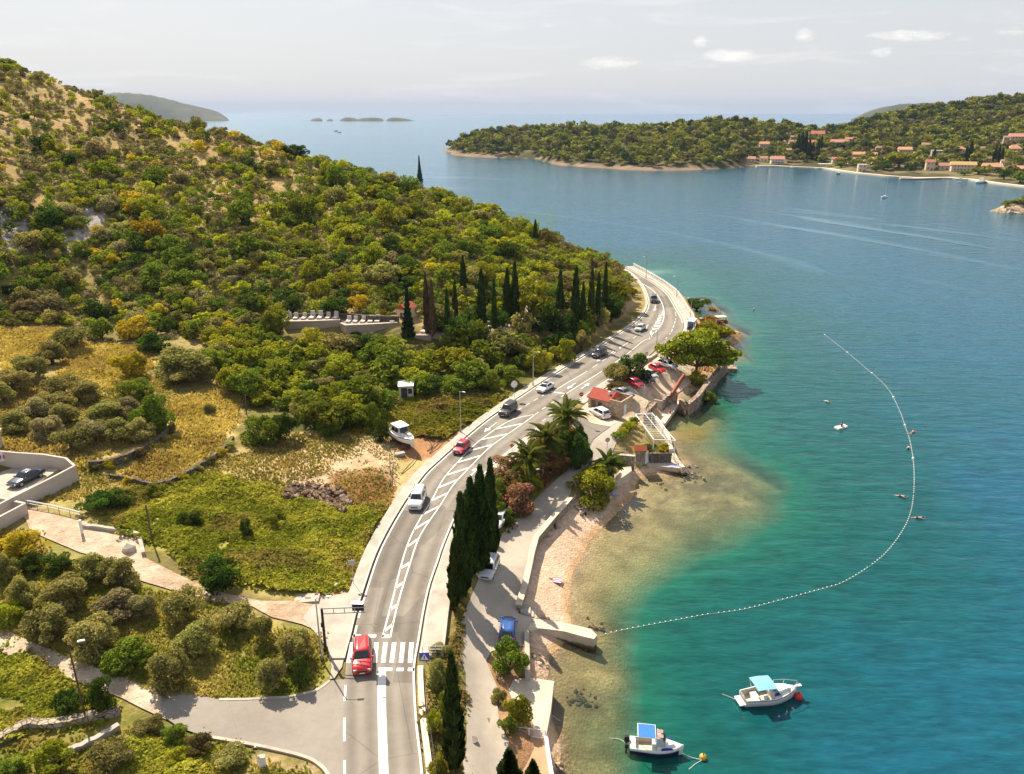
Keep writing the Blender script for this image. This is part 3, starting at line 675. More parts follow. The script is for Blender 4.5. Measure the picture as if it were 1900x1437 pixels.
def strip(mb, poly, o0, o1, z0, z1, cap=True):
    a = offs(poly, o0); b = offs(poly, o1); n = len(poly)
    Z0 = z0 if hasattr(z0, '__len__') else [z0] * n; Z1 = z1 if hasattr(z1, '__len__') else [z1] * n
    if o0 < o1: a, b = b, a
    mb.loft([[(*a[i], Z0[i]), (*b[i], Z0[i]), (*b[i], Z1[i]), (*a[i], Z1[i])] for i in range(n)], True, cap)
def near_i(poly, px, py):
    c = P(px, py, ZR); q = np.array(poly); return int(np.argmin(np.hypot(q[:, 0] - c.x, q[:, 1] - c.y)))
iL0 = near_i(RLw, 645, 1220); iL1 = 149
# left pavement with kerb
mb = MB(); strip(mb, RLw[iL0:iL1], .22, .42, 3.7, 4.14); tag(mb.build('kerb', M_KERB), kind='structure')
iLx = near_i(RLw, 1110, 645); mb = MB(); strip(mb, RLw[iL0:iLx], .42, 1.75, 3.7, 4.13); strip(mb, RLw[iLx:iL1], .42, .9, 3.7, 4.12); tag(mb.build('pavement', M_PAVE), kind='structure')
iR0 = near_i(RRw, 776, 1210); iR1 = near_i(RRw, 1003, 790); iRa = near_i(RRw, 1070, 748); iRb = near_i(RRw, 1208, 657); iRc = near_i(RRw, 1224, 642)
def rstrip(name, i0, i1, o0, o1, z0, z1, m):
    mb = MB(); strip(mb, RRw[i0:i1], o0, o1, z0, z1); return mb.build(name, m)
tag(rstrip('kerb', iR0, iR1, -.42, -.22, 3.7, 4.14, M_KERB), kind='structure')
tag(rstrip('pavement', iR0, iR1, -2.35, -.42, 3.7, 4.13, M_PAVE), kind='structure')
tag(rstrip('kerb', 0, iR0, -.75, -.22, 3.6, 4.12, M_KERB), kind='structure')
tag(rstrip('kerb', iRa, iRb, -.45, -.22, 3.6, 4.14, M_KERB), kind='structure')
tag(rstrip('kerb', iRc, 149, -.45, -.22, 3.6, 4.14, M_KERB), kind='structure')
tag(rstrip('pavement', iRc, 149, -2.6, -.45, 3.5, 4.13, M_PAVE), kind='structure')
tag(rstrip('pavement', iRa, iRb, -1.5, -.45, 3.4, 4.13, M_PAVE), kind='structure')
# retaining walls and parapets beside the road
def thing_strip(name, poly, o0, o1, z0, z1, m, label, cat, **kw):
    mb = MB(); strip(mb, poly, o0, o1, z0, z1); return tag(mb.build(name, m), label, cat, **kw)
thing_strip('retaining_wall', RRw[iR0:iR1], -2.62, -2.37, 1.2, 4.42, M_CONC, 'long pale concrete wall holding up the pavement between main road and lower lane', 'wall')
SEAW = RRw[iRc + 3:149]
w = MB(); strip(w, SEAW, -3.0, -2.62, -1.0, 4.4); o = tag(w.build('sea_wall', M_CONC), 'curved concrete sea wall under the far bend of the road', 'wall')
# far guard rail on the bend
def rail(poly, o, zb, name, label, cat='guard rail', step=3, hts=(.45, .75), h=.85, m=None, pr=.05):
    q = offs(poly, o); m = m or M_STEEL
    r = empty(name, (q[0][0], q[0][1], zb), 0, label, cat); off = Vector((q[0][0], q[0][1], zb))
    for hh in hts:
        a = MB(); a.tube([Vector((x, y, zb + hh)) - off for x, y in q], pr, 5); a.build('rail', m, r)
    for k in range(0, len(q), step):
        a = MB(); a.box(Vector((q[k][0], q[k][1], zb + h / 2)) - off, (.09, .09, h)); a.build('post', m, r)
    return r
rail(SEAW, -2.8, 4.4, 'guard_rail', 'white guard rail following the sea wall round the far bend', m=M_WHITE, step=2, pr=.07)
rail(RRw[iRc + 8:145], -.9, 4.13, 'guard_rail', 'inner low guard rail between far pavement and carriageway', m=M_WHITE, step=2, hts=(.55,), h=.55, pr=.06)
# bottom right safety fence along the road edge
rail(RRw[0:iR0 - 2], -.95, 4.1, 'guard_rail', 'dark low fence along the road edge below the zebra crossing', m=M_DARK, step=2, hts=(.5, .9), h=.95, pr=.03)
# short white railing at the end of the pavement
e0 = offs(RRw, -.6)[iR0]; e1 = offs(RRw, -2.5)[iR0]
rr = empty('railing', (*e0, 4.13), 0, 'short white railing closing the pavement at the zebra crossing', 'railing')
for hh in (.35, .7, 1.05): MB().tube([(0, 0, hh), (e1[0] - e0[0], e1[1] - e0[1], hh)], .03, 5).build('rail', M_WHITE, rr)
for f in (0, .33, .66, 1): MB().box(((e1[0] - e0[0]) * f, (e1[1] - e0[1]) * f, .52), (.06, .06, 1.05)).build('post', M_WHITE, rr)
# other surfaces
JUN = [(640,1262),(612,1266),(583,1285),(523,1297),(455,1301),(407,1301),(355,1290),(300,1282),(300,1330),(336,1354),(381,1369),(478,1386),(553,1402),(586,1412),(620,1450),(637,1480),(642,1420),(642,1330)]
drape('side_road', JUN, .16, M_ASPH2, .9)
def soilc(ca, cb, sc=2.5, s=5):
    return lambda x, y: lerp3(ca, cb, ss(fbm(x, y, sc, 4, s), .3, .7))
TR2 = [(310,1280),(276,1277),(224,1259),(187,1244),(146,1230),(75,1199),(0,1167),(-140,1108),(-140,1150),(0,1210),(75,1244),(142,1266),(224,1296),(284,1326),(310,1338)]
drape('track', TR2, .12, M_TRACK, .9, soil=soilc((.60, .50, .385), (.46, .36, .26)))
TR1 = [(600,1105),(545,1117),(486,1117),(422,1104),(373,1089),(318,1061),(269,1036),(262,1000),(230,985),(190,978),(153,968),(110,957),(48,940),(30,930),(20,945),(48,965),(56,986),(97,1005),(149,1027),(200,1040),(246,1052),(261,1079),(317,1096),(385,1117),(467,1126),(504,1147),(560,1160),(590,1172)]
drape('track', TR1, .12, M_TRACK, .9, soil=soilc((.56, .43, .32), (.42, .30, .20)))
drape('forecourt', [(657,1095),(640,1103),(600,1112),(575,1130),(562,1150),(575,1165),(597,1190),(610,1215),(616,1240),(612,1262),(620,1262),(635,1240),(645,1190),(656,1150),(666,1110)], .15, M_PAVE, .9)
LANE = [(861,1560),(861,1437),(858,1402),(866,1382),(864,1250),(853,1217),(858,1170),(853,1156),(889,1072),(916,1027),(925,1001),(953,964),(996,925),(1036,888),(1064,862),(1088,838),(1100,818),(1130,795),(1180,771),(1186,786),(1150,812),(1135,842),(1095,859),(1067,890),(1057,922),(990,998),(975,1060),(960,1125),(962,1140),(990,1150),(978,1165),(978,1200),(945,1205),(912,1210),(902,1228),(922,1275),(922,1302),(927,1344),(944,1377),(940,1437),(935,1560)]
drape('lane', LANE, .10, M_LANE, .9)
drape('junction', [(1004,790),(1035,768),(1069,748),(1073,772),(1100,788),(1132,794),(1101,817),(1090,836),(1078,815),(1062,800),(1030,795)], .17, M_ASPH3, .8)
PLZ = [(1073,765),(1095,742),(1125,722),(1160,697),(1205,668),(1228,655),(1262,668),(1300,690),(1280,715),(1258,730),(1232,738),(1216,746),(1196,767),(1183,771),(1132,793),(1100,787),(1078,777)]
drape('plaza', PLZ, .14, M_TRACK, .9, soil=soilc((.60, .49, .37), (.50, .40, .29)))
# bench of the sandy lay-by is part of the ground; painted marks follow
MK = MB(); ZM = ZR + .006
def mline(px, w, dash=None, z=ZM, n=None, sp=True):
    q = [tuple(P(x, y, z))[:2] for x, y in px]
    L_ = sum(math.dist(q[i], q[i + 1]) for i in range(len(q) - 1)); n = n or max(8, int(L_ / 1.2))
    q = spline(q, n) if sp else np.array(q); a = offs(q, w / 2); b = offs(q, -w / 2); d = np.r_[0, np.cumsum(np.linalg.norm(np.diff(q, axis=0), axis=1))]
    for i in range(len(q) - 1):
        if dash and (d[i] % (dash[0] + dash[1])) > dash[0]: continue
        MK.quad((*b[i], z), (*b[i + 1], z), (*a[i + 1], z), (*a[i], z))
def mpoly(px, z=ZM):
    q = [tuple(P(x, y, z)) for x, y in px]
    n = len(MK.v); from mathutils.geometry import tessellate_polygon
    for tr in tessellate_polygon([[Vector(v) for v in q]]):
        a, b, c = [q[i] for i in tr]
        if (b[0] - a[0]) * (c[1] - a[1]) - (b[1] - a[1]) * (c[0] - a[0]) < 0: b, c = c, b
        MK.add([a, b, c], [(0, 1, 2)])
def wline(poly, i0, i1, o, w, dash=None):
    q = offs(poly, o)[i0:i1]; q = spline(q, max(6, int((i1 - i0) * 2.2))); a = offs(q, w / 2); b = offs(q, -w / 2); d = np.r_[0, np.cumsum(np.linalg.norm(np.diff(q, axis=0), axis=1))]
    for i in range(len(q) - 1):
        if dash and (d[i] % (dash[0] + dash[1])) > dash[0]: continue
        MK.quad((*b[i], ZM), (*b[i + 1], ZM), (*a[i + 1], ZM), (*a[i], ZM))
iLa = near_i(RLw, 673, 1113); iLb = near_i(RLw, 655, 1181)
wline(RLw, iLa, 149, -.12, .17); wline(RLw, iLb, iLa, -.12, .2, (1.5, 1.2)); wline(RLw, 0, near_i(RLw, 640, 1250), -.1, .2, (2.4, 2.2))
wline(RRw, 0, near_i(RRw, 1005, 790), .14, .17); wline(RRw, iRa, near_i(RRw, 1206, 658), .2, .15); wline(RRw, iRc + 14, 149, .2, .15)
ML = [(710,1183),(718,1155),(728,1131),(743.5,1040),(760,1000),(780,961),(800,930),(822.6,888),(848,859),(876.6,828),(899,811),(928,791),(956,775),(990,769)]
ML = [(710,1183),(717,1155),(727,1118),(744,1040+10),(760,1001),(780,962),(800,930),(822.6,889),(848,859),(876.6,829),(899,811),(928,791),(956,777),(990,769.5)]
MR = [(724,1183),(731,1150),(741,1110),(761,1045),(780,993),(814,942),(842,899),(874,865),(908,831),(939,808),(979,780),(991,771)]
mline(ML, .17); mline(MR, .17); mpoly([(709,1178),(725,1178),(724,1184),(708,1184)])
a_ = spline([tuple(P(x, y, ZM))[:2] for x, y in ML], 200); b_ = spline([tuple(P(x, y, ZM))[:2] for x, y in MR], 200)
def at_row(sp, py):
    _, yy = proj(sp[:, 0], sp[:, 1], np.full(len(sp), ZM)); return int(np.argmin(np.abs(yy - py)))
for y0, y1 in [(1176,1163),(1136,1124),(1094,1082),(1058,1046),(1018,1002),(985,967),(957,941),(932,917),(907,893),(884,870),(860,847),(838,827),(817,806),(798,787)]:
    p0 = a_[at_row(a_, y0)]; p1 = b_[at_row(b_, y1)]; dv = (p1 - p0); 
    sA = spline([tuple(P(x, y, ZM))[:2] for x, y in ML], 200); tdir = a_[min(at_row(a_, y0) + 3, 199)] - a_[at_row(a_, y0)]; tdir = tdir / (np.linalg.norm(tdir) + 1e-9) * .62
    MK.quad((*p0, ZM), (*p1, ZM), (*(p1 + tdir), ZM), (*(p0 + tdir), ZM))
# zebra crossing, give-way dashes, thick centre line
def zq(a, b, c, d): mpoly([(560 + x / 7.5625, 1080 + y / 7.5625) for x, y in (a, b, c, d)])
for tl, bl in [(680,620),(787,738),(905,868),(1018,995),(1145,1110),(1265,1230),(1390,1360),(1510,1487)]:
    zq((tl, 848), (tl + 62, 848), (bl + 60, 1136), (bl, 1136))
for q in [((728,735),(832,737),(832,780),(705,780)), ((928,737),(1046,738),(1042,780),(920,780)), ((1075,1200),(1272,1203),(1268,1250),(1072,1250)), ((1332,1205),(1432,1207),(1428,1252),(1326,1252)), ((1492,1205),(1582,1207),(1578,1252),(1485,1252))]: zq(*q)
MK.quad(*[(*tuple(P(x, y, ZM))[:2], ZM) for x, y in ((700.5,1295),(716,1295),(716,1246),(701,1246))])
th = spline([tuple(P(x, y, ZM))[:2] for x, y in ((708,1294),(709,1340),(711,1400),(713,1470),(715,1540))], 20); ta, tb = offs(th, .37), offs(th, -.37)
for i in range(19): MK.quad((*tb[i], ZM), (*tb[i + 1], ZM), (*ta[i + 1], ZM), (*ta[i], ZM))
# upper carriageway
mline([(1022,727),(1036,729),(1050,731)], .4, sp=False); mline([(1050,731),(1080,712),(1117,689),(1160,660),(1192,634),(1206,628)], .16)
mline([(1026,727),(1052,711),(1080,695)], .15); mline([(1080,695),(1108,677),(1140,655),(1170,632),(1192,614)], .14, (2.2, 2.6))
mline([(992,770),(1010,757),(1030,744),(1048,732)], .14, (1.2, 1.3)); mline([(1006,782),(1030,765),(1060,746)], .14, (1.0, 1.0)); mline([(960,762),(990,744),(1020,727)], .13, (1.2, 1.4))
mline([(1207,628),(1208,615),(1216,600),(1226,586),(1231,576)], .16); mline([(1206,629),(1214,619),(1222,610),(1230,596),(1232,584),(1231,573),(1227,560),(1217,545),(1203,533),(1190,526)], .2)
mpoly([(1204,631),(1208,618),(1217,617)])
for y in (611, 606, 601, 596, 591, 586):
    t_ = (611 - y) / 30; x0 = 1208.5 + t_ * 16; x1 = 1222 + t_ * 9; mpoly([(x0, y + 1.6), (x1, y - .6), (x1 + .6, y - 2.6), (x0 + .8, y - .6)])
mline([(1253,580),(1254,590),(1250,605),(1243,620),(1230,634)], .15, (1, 1))
def arrow(tail, tip, w=.18, hw=.5, hl=1.6):
    a = np.array(tuple(P(*tail, ZM))[:2]); b = np.array(tuple(P(*tip, ZM))[:2]); d = (b - a); L_ = np.linalg.norm(d); d /= L_; n = np.array([-d[1], d[0]]); c = b - d * hl
    MK.quad((*(a - n * w / 2), ZM), (*(a + n * w / 2), ZM), (*(c + n * w / 2), ZM), (*(c - n * w / 2), ZM))
    MK.add([(*(c - n * hw), ZM), (*b, ZM), (*(c + n * hw), ZM)], [(0, 2, 1)])
arrow((922,784), (898,802)); arrow((868,888), (892,864), .22, .6, 2.0); arrow((1068,711), (1052,722)); arrow((1078,722), (1094,711)); arrow((1140,651), (1128,660)); arrow((1160,639), (1149,647))
arrow((1217,566), (1214,577)); arrow((1203,603), (1195,611)); arrow((1170,665), (1158,673)); arrow((1118,664), (1107,671))
tag(MK.build('road_markings', M_MARK), kind='structure')
# manhole covers and a concrete utility pad
def cover(px, py, r, lab, sq=False):
    c = G(px, py); m_ = MB()
    if sq: m_.box((0, 0, .0), (r * 2, r * 1.5, .02))
    else: m_.lathe((0, 0, -.01), [(r, 0), (r, .02)], 16)
    o = m_.build('manhole_cover', paint('cast_iron', (.14, .11, .09), .7, var=.2)); o.location = (c.x, c.y, c.z + .125); tag(o, lab, 'manhole cover', 'manhole covers in the lower lane')
cover(950,1003,.33,'round manhole cover in the lower lane by the beach wall'); cover(878,1375,.42,'round manhole cover beside the tall near cypress'); cover(900,1339,.4,'square manhole cover in the sunny lower lane', True)
c = G(570, 1112); o = MB().box((0, 0, .05), (2.6, 1.5, .3)).build('utility_pad', M_CONC); o.location = c; o.rotation_euler.z = .1; tag(o, 'flat concrete utility pad at the edge of the vine-covered field', 'concrete pad')
o2 = MB().box((.1, -.1, .21), (.6, .4, .02)).build('hatch', paint('cast_iron', (.14, .11, .09)), o)
# ------------------------------------------------------------------ walls, quays, steps, jetty
def wall(name, px, zt, zb, th, m, label, cat='wall', cap=None, group=None, close=False):
    """px: measured points of the wall's top edge; zt/zb top and bottom heights (number or per point)"""
    n = len(px); ZT = zt if hasattr(zt, '__len__') else [zt] * n; ZB = zb if hasattr(zb, '__len__') else [zb] * n
    q = [P(x, y, z) for (x, y), z in zip(px, ZT)]; c = q[0].copy()
    xy = np.array([(v.x - c.x, v.y - c.y) for v in q]); ZTl = [z - c.z for z in ZT]; ZBl = [z - c.z for z in ZB]
    mb = MB(); strip(mb, xy, -th / 2, th / 2, ZBl, ZTl); o = mb.build(name, m); o.location = c; tag(o, label, cat, group)
    if cap:
        k = MB(); strip(k, xy, -th / 2 - .06, th / 2 + .06, [z + .002 for z in ZTl], [z + .12 for z in ZTl]); k.build('coping', cap, o)
    return o
def slab(name, px, z, zb, m, label=None, cat=None, kind=None, world=None):
    q = world or [tuple(P(x, y, z))[:2] for x, y in px]; c = q[0]
    mb = MB(); mb.prism([(x - c[0], y - c[1]) for x, y in q], zb - z, 0); o = mb.build(name, m); o.location = (c[0], c[1], z); return tag(o, label, cat, kind=kind)
def steps(name, p0, p1, z0, z1, w, n, m, label):
    """flight from p0 (top, z0) to p1 (bottom, z1) given as world xy; w width"""
    a = Vector((*p0, 0)); b = Vector((*p1, 0)); d = (b - a); L_ = d.length; d.normalize(); rz = math.atan2(d.y, d.x)
    r = empty(name, (a.x, a.y, z1), rz, label, 'steps')
    for k in range(n):
        h = (z0 - z1) * (n - k) / n; x = L_ * (k + .5) / n
        MB().box((x, 0, h / 2 - .15), (L_ / n - .006, w, h + .3)).build('step', m, r)
    return r
M_QUAY0 = paint('quay_top', (.56, .47, .37), .9, var=.12, sc=.6, bump=.5, bsc=4, obj=False)
M_QUAY, t = newmat('quay_stone'); pos = t('NewGeometry').outputs['Position']; zz_ = t('SeparateXYZ', {0: pos}).outputs[2]
qn_ = t('MapRange', {'Value': t.math('ADD', t.math('MULTIPLY', t.noise(pos, .6, 5, .6).outputs[0], .6), t.math('MULTIPLY', t.noise(pos, 3.5, 5, .7).outputs[0], .5)), 'From Min': .35, 'From Max': .75, 'To Min': .68, 'To Max': 1.22}).outputs[0]
wl_ = t.sstep(t.math('ADD', zz_, t.math('MULTIPLY', t.math('SUBTRACT', t.noise(pos, 1.2, 3).outputs[0], .5), .5)), .18, .5)
qc_ = t.mix(1.0, t.mix(wl_, (.13, .10, .06, 1), (.56, .47, .37, 1)), t('CombineColor', {0: qn_, 1: qn_, 2: qn_}).outputs[0], 'MULTIPLY'); t.out(t('BsdfPrincipled', {'Base Color': qc_, 'Roughness': .9}).outputs[0])
M_BLOCK = stone('quay_blocks', (.27, .20, .15), (.40, .31, .24), 1.1, (.10, .07, .05), 1.5)
# wall between lower lane and beach
wall('beach_wall', [(1059,924),(1028,958),(995,997),(987,1025),(983,1045),(974,1085),(962,1124)], [2.75,2.7,2.6,2.6,2.6,2.6,2.6], .2, .62, M_STONE, 'long stone wall with pale coping between the lower lane and pebble beach', 'wall', M_QUAY)
a = P(966,1128,2.0); b = P(1003,1143,1.0); steps('beach_steps', (a.x, a.y), (b.x, b.y), 2.1, .9, 1.7, 6, M_CONC2, 'grey concrete steps from the lane down to the beach by the jetty')
a = P(1062,925,2.4); b = P(1068,938,1.4); steps('beach_steps', (a.x, a.y), (b.x, b.y), 2.5, 1.2, 2.4, 4, M_QUAY, 'curved pale steps at the round tamarisk tree')
wall('planter_wall', [(1066,938),(1075,943),(1086,942),(1093,936)], 1.75, .8, .5, M_STONE, 'low curved stone planter wall under the round tamarisk', 'wall')
# rough jetty
JET = [(992,1149),(1017,1150),(1058,1158),(1096,1167),(1108,1179),(1102,1186),(1077,1180),(1048,1172),(1020,1168),(1000,1166),(985,1172),(978,1165)]
slab('jetty', JET, 1.35, -.9, [M_QUAY], 'weathered concrete jetty poking out from the pebble beach', 'jetty')
# concrete edge and platforms on the near right
wall('quay_wall', [(977,1166),(978,1200),(979,1258)], 1.9, -.2, .5, M_CONC, 'low concrete wall between the blue car and the small cove', 'wall')
slab('platform', [(977,1257),(1028,1264),(1022,1318),(1013,1368),(952,1362),(938,1340),(935,1300),(952,1262)], 1.55, -1.2, [M_QUAY], 'square pale concrete bathing platform above the near shallows', 'platform')
slab('terrace', [(950,1366),(1014,1372),(1032,1470),(1040,1560),(940,1560),(942,1385)], 1.75, -1.0, [paint('terracotta_paving', (.42, .25, .15), .9, var=.18, sc=.7, bump=.4, bsc=5, obj=False)], 'terracotta coloured terrace below the white railing', 'terrace')
wall('garden_wall', [(1013,1364),(1017,1395),(1024,1437),(1036,1520)], 2.35, -.9, .3, M_WHITE, 'white garden wall along the water at the bottom edge', 'wall')
a = P(951,1365,1.75); b = P(1012,1372,1.75)
rr = empty('railing', a, 0, 'white metal balustrade across the top of the terracotta terrace', 'railing'); d_ = b - a
for hh in (.12, 1.0): MB().tube([(0, 0, hh), (d_.x, d_.y, hh)], .035, 5).build('rail', M_WHITE, rr)
bal = MB()
for k in range(28): bal.box((d_.x * k / 27, d_.y * k / 27, .55), (.03, .03, .9))
bal.build('balusters', M_WHITE, rr)
for f in (0, .5, 1): MB().box((d_.x * f, d_.y * f, .52), (.09, .09, 1.04)).build('post', M_WHITE, rr)
# garden quay below the pergola
slab('quay', [(1200,863),(1260,869),(1270,868),(1252,857),(1245,834),(1205,841)], 1.0, -1.2, [M_QUAY, M_BLOCK], 'pale stone bathing quay below the little gate house', 'quay')
a = P(1268,868,.9); b = P(1277,877,0); steps('quay_steps', (a.x, a.y), (b.x, b.y), .8, -.5, 1.3, 5, M_QUAY, 'short stone steps dropping into the sea at the quay corner')
wall('garden_wall', [(1136,844),(1156,845),(1178,847)], 3.3, .6, .45, M_STONE, 'brown stone wall left of the red-capped gate pillar', 'wall', M_QUAY)
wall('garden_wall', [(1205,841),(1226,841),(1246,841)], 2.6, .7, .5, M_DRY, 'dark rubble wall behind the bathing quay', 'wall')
wall('garden_wall', [(1246,834),(1256,852),(1268,867)], 1.35, -.8, .6, M_QUAY, 'pale sea-edge coping wall running from pergola to quay corner', 'wall')
slab('planter', [(1137,894),(1153,868),(1171,865),(1172,874),(1155,886),(1141,895)], 2.0, .3, [M_QUAY], 'curved pale stone bench wall at the foot of the single palm', 'wall')
a = P(1199,842,2.6); b = P(1201,860,1.0); steps('garden_steps', (a.x, a.y), (b.x, b.y), 2.9, 1.0, 1.2, 8, M_WHITE, 'white steps beside the red-capped gate pillar')
# pillar with tiled cap
c = P(1186, 862, .9); pl = empty('gate_pillar', c, .05, 'stone gate pillar with small red tiled cap', 'gate pillar')
MB().box((0, 0, 1.35), (1.55, 1.3, 2.7)).build('shaft', M_STONE, pl)
k = MB(); k.add([(-1, -.85, 2.7), (1, -.85, 2.7), (1, .85, 2.7), (-1, .85, 2.7), (-1, 0, 3.35), (1, 0, 3.35), (-1, -.85, 2.62), (1, -.85, 2.62), (1, .85, 2.62), (-1, .85, 2.62)], [(0, 1, 5, 4), (2, 3, 4, 5), (1, 2, 5), (3, 0, 4), (6, 7, 1, 0), (7, 8, 2, 1), (8, 9, 3, 2), (9, 6, 0, 3), (9, 8, 7, 6)]); k.build('roof', tiles('red_tiles', (.50, .13, .06), 5), pl)
# bathing platform east of pergola
slab('quay', [(1212,767),(1226,757),(1247,745),(1264,740),(1266,742),(1234,786),(1214,786)], 1.0, -1.4, [M_QUAY], 'pale concrete bathing quay with people beside the pergola', 'quay')
wall('retaining_wall', [(1197,766),(1207,756),(1217,746)], 3.2, .6, .5, M_BLOCK, 'dark stone wall between plaza and bathing quay, left of the steps', 'wall')
wall('retaining_wall', [(1229,751),(1230,742),(1236,735),(1245,731),(1256,729)], [2.2,3.0,3.2,3.2,3.2], .6, .6, M_BLOCK, 'curved dark stone wall right of the quay steps', 'wall')
a = P(1221,743,3.1); b = P(1226,755,1.0); steps('quay_steps', (a.x, a.y), (b.x, b.y), 3.1, 1.0, 1.6, 8, M_QUAY, 'stone steps from the plaza down to the bathing quay')
wall('sea_wall', [(1264,741),(1276,749),(1295,733),(1312,711),(1334,684),(1347,671)], 2.5, -1.4, .9, M_BLOCK, 'dark stone sea wall under the spreading pine', 'wall')
slab('jetty', [(1345,676),(1366,679),(1368,685),(1347,684)], .8, -1.2, [M_BLOCK], 'small dark stone jetty block below the spreading pine', 'jetty')
slab('jetty', [(1338,622),(1356,612),(1363,621),(1346,640),(1336,634)], 1.1, -1.2, [M_QUAY], 'pale broken concrete block lying at the water by the upper pine', 'jetty')
a = P(1247,728,3.2); wall('plaza_wall', [(1246,729),(1254,716),(1262,703),(1270,693)], 3.9, 2.8, .35, paint('red_brown_wall', (.30, .08, .05), .9, var=.2), 'low red-brown wall across the sandy plaza', 'wall')
wall('parapet', [(1092,743),(1125,722),(1160,697),(1204,665),(1219,655)], 4.55, 2.6, .35, M_CONC, 'long pale parapet between the main road and parking plaza', 'wall')
# low wall beside the lane below the pavement
wall('low_wall', [(872,1092),(853,1150),(840,1190),(833,1217)], 2.9, 1.6, .3, M_CONC, 'low concrete wall along the lane under the cypress group', 'wall')
# field terraces: dry-stone walls in shade
def gwall(name, px, h, dz, th, m, label):
    q = [G(x, y) for x, y in px]; zt = [v.z + h for v in q]; zb = [v.z - dz for v in q]; c = q[0].copy()
    xy = spline([(v.x - c.x, v.y - c.y) for v in q], len(q) * 4); T = np.linspace(0, 1, len(xy)); t0 = np.linspace(0, 1, len(q))
    zt = np.interp(T, t0, zt) - c.z + (fbm(T * 40, T * 0, 1.5, 3, 4) - .5) * .35; zb = np.interp(T, t0, zb) - c.z
    mb = MB(); strip(mb, xy, -th / 2, th / 2, list(zb), list(zt)); o = mb.build(name, m); o.location = c; return tag(o, label, 'wall')
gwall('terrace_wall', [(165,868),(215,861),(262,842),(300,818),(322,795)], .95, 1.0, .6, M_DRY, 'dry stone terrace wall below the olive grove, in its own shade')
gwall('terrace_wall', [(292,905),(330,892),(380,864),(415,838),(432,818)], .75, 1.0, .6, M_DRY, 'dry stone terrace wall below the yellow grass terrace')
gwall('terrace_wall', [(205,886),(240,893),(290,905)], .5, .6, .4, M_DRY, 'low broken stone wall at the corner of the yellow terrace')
gwall('terrace_wall', [(-60,1400),(0,1378),(50,1352),(100,1350),(150,1340),(195,1330),(222,1326)], .7, .8, .7, M_STONE, 'old stone wall crossing the bushes at the lower left')
gwall('low_wall', [(90,1420),(130,1400),(160,1386),(222,1352)], .5, .8, .5, M_CONC2, 'broken concrete wall parallel to the old stone wall at lower left')
# kerb of the side road
def gstrip(name, px, w, h, m, kind=None, label=None, cat=None):
    q = spline([tuple(G(x, y))[:2] for x, y in px], len(px) * 6); z = Hs(q[:, 0], q[:, 1])
    mb = MB(); strip(mb, q, -w / 2, w / 2, list(z - .2), list(z + h)); return tag(mb.build(name, m), label, cat, kind=kind)
gstrip('kerb', [(612,1266),(598,1277),(583,1285),(555,1292),(523,1297),(465,1300),(407,1301)], .28, .2, M_CONC, 'structure')
gstrip('kerb', [(381,1369),(430,1377),(478,1386),(520,1395),(553,1403),(580,1413),(600,1428),(612,1445)], .28, .2, M_CONC, 'structure')
# courtyard walls of the house at the left
M_PLAST = paint('plaster_wall', (.50, .44, .38), .9, var=.12, sc=.4, bump=.2, bsc=3, obj=False)
slab('courtyard', [(-60,858),(30,842),(122,862),(20,930),(-80,1000)], 8.75, 6.5, [M_CONC], kind='structure')
wall('courtyard_wall', [(-10,836),(32,840),(80,843),(122,850)], [11.2,11.0,10.6,10.3], 7.5, .3, M_PLAST, 'back wall of the courtyard with the parked dark car', 'wall')
wall('courtyard_wall', [(138,864),(100,884),(60,904),(18,925),(-10,940)], [10.2,10.2,10.2,10.2,10.2], 5.6, .3, M_PLAST, 'long pale front wall of the courtyard facing the field', 'wall')
wall('courtyard_wall', [(122,850),(130,857),(138,864)], [10.3,10.25,10.2], 6, .3, M_PLAST, 'short corner wall of the courtyard', 'wall')
wall('courtyard_wall', [(-40,985),(0,958),(46,934)], [9.8,9.8,9.8], 5.6, .3, M_PLAST, 'pale boundary wall at the upper end of the dirt track', 'wall')
wall('courtyard_wall', [(-60,905),(-10,921),(46,934)], [9.8,9.8,9.8], 6.6, .3, M_PLAST, 'boundary wall behind the track gate running towards the courtyard', 'wall')
hb = P(-20, 862, 8.75); hs = empty('house', hb, .3, 'pale plastered house corner with banner at the left edge', 'house')
MB().box((-2.5, 1.5, 1.4), (7, 4, 4.2)).build('wall', M_PLAST, hs); MB().box((-2.5, 1.5, 3.6), (7.5, 4.5, .2)).build('roof', M_CONC, hs)
c = P(6, 848, 10.4); bn = empty('banner', c, .75, 'red and white banner hung on the courtyard wall', 'banner')
MB().box((0, 0, 0), (1.9, .06, 1.2)).build('sheet', paint('banner_white', (.6, .6, .6), .6), bn); MB().lathe((.35, -.05, 0), [(.42, 0), (.42, .025)], 18, 'Y').build('emblem', paint('banner_red', (.62, .03, .08), .6), bn)
for k in range(3): MB().box((-.75 + k * .22, -.045, -.1 + .08 * k), (.1, .03, .5)).build('lettering', M_DARK, bn)
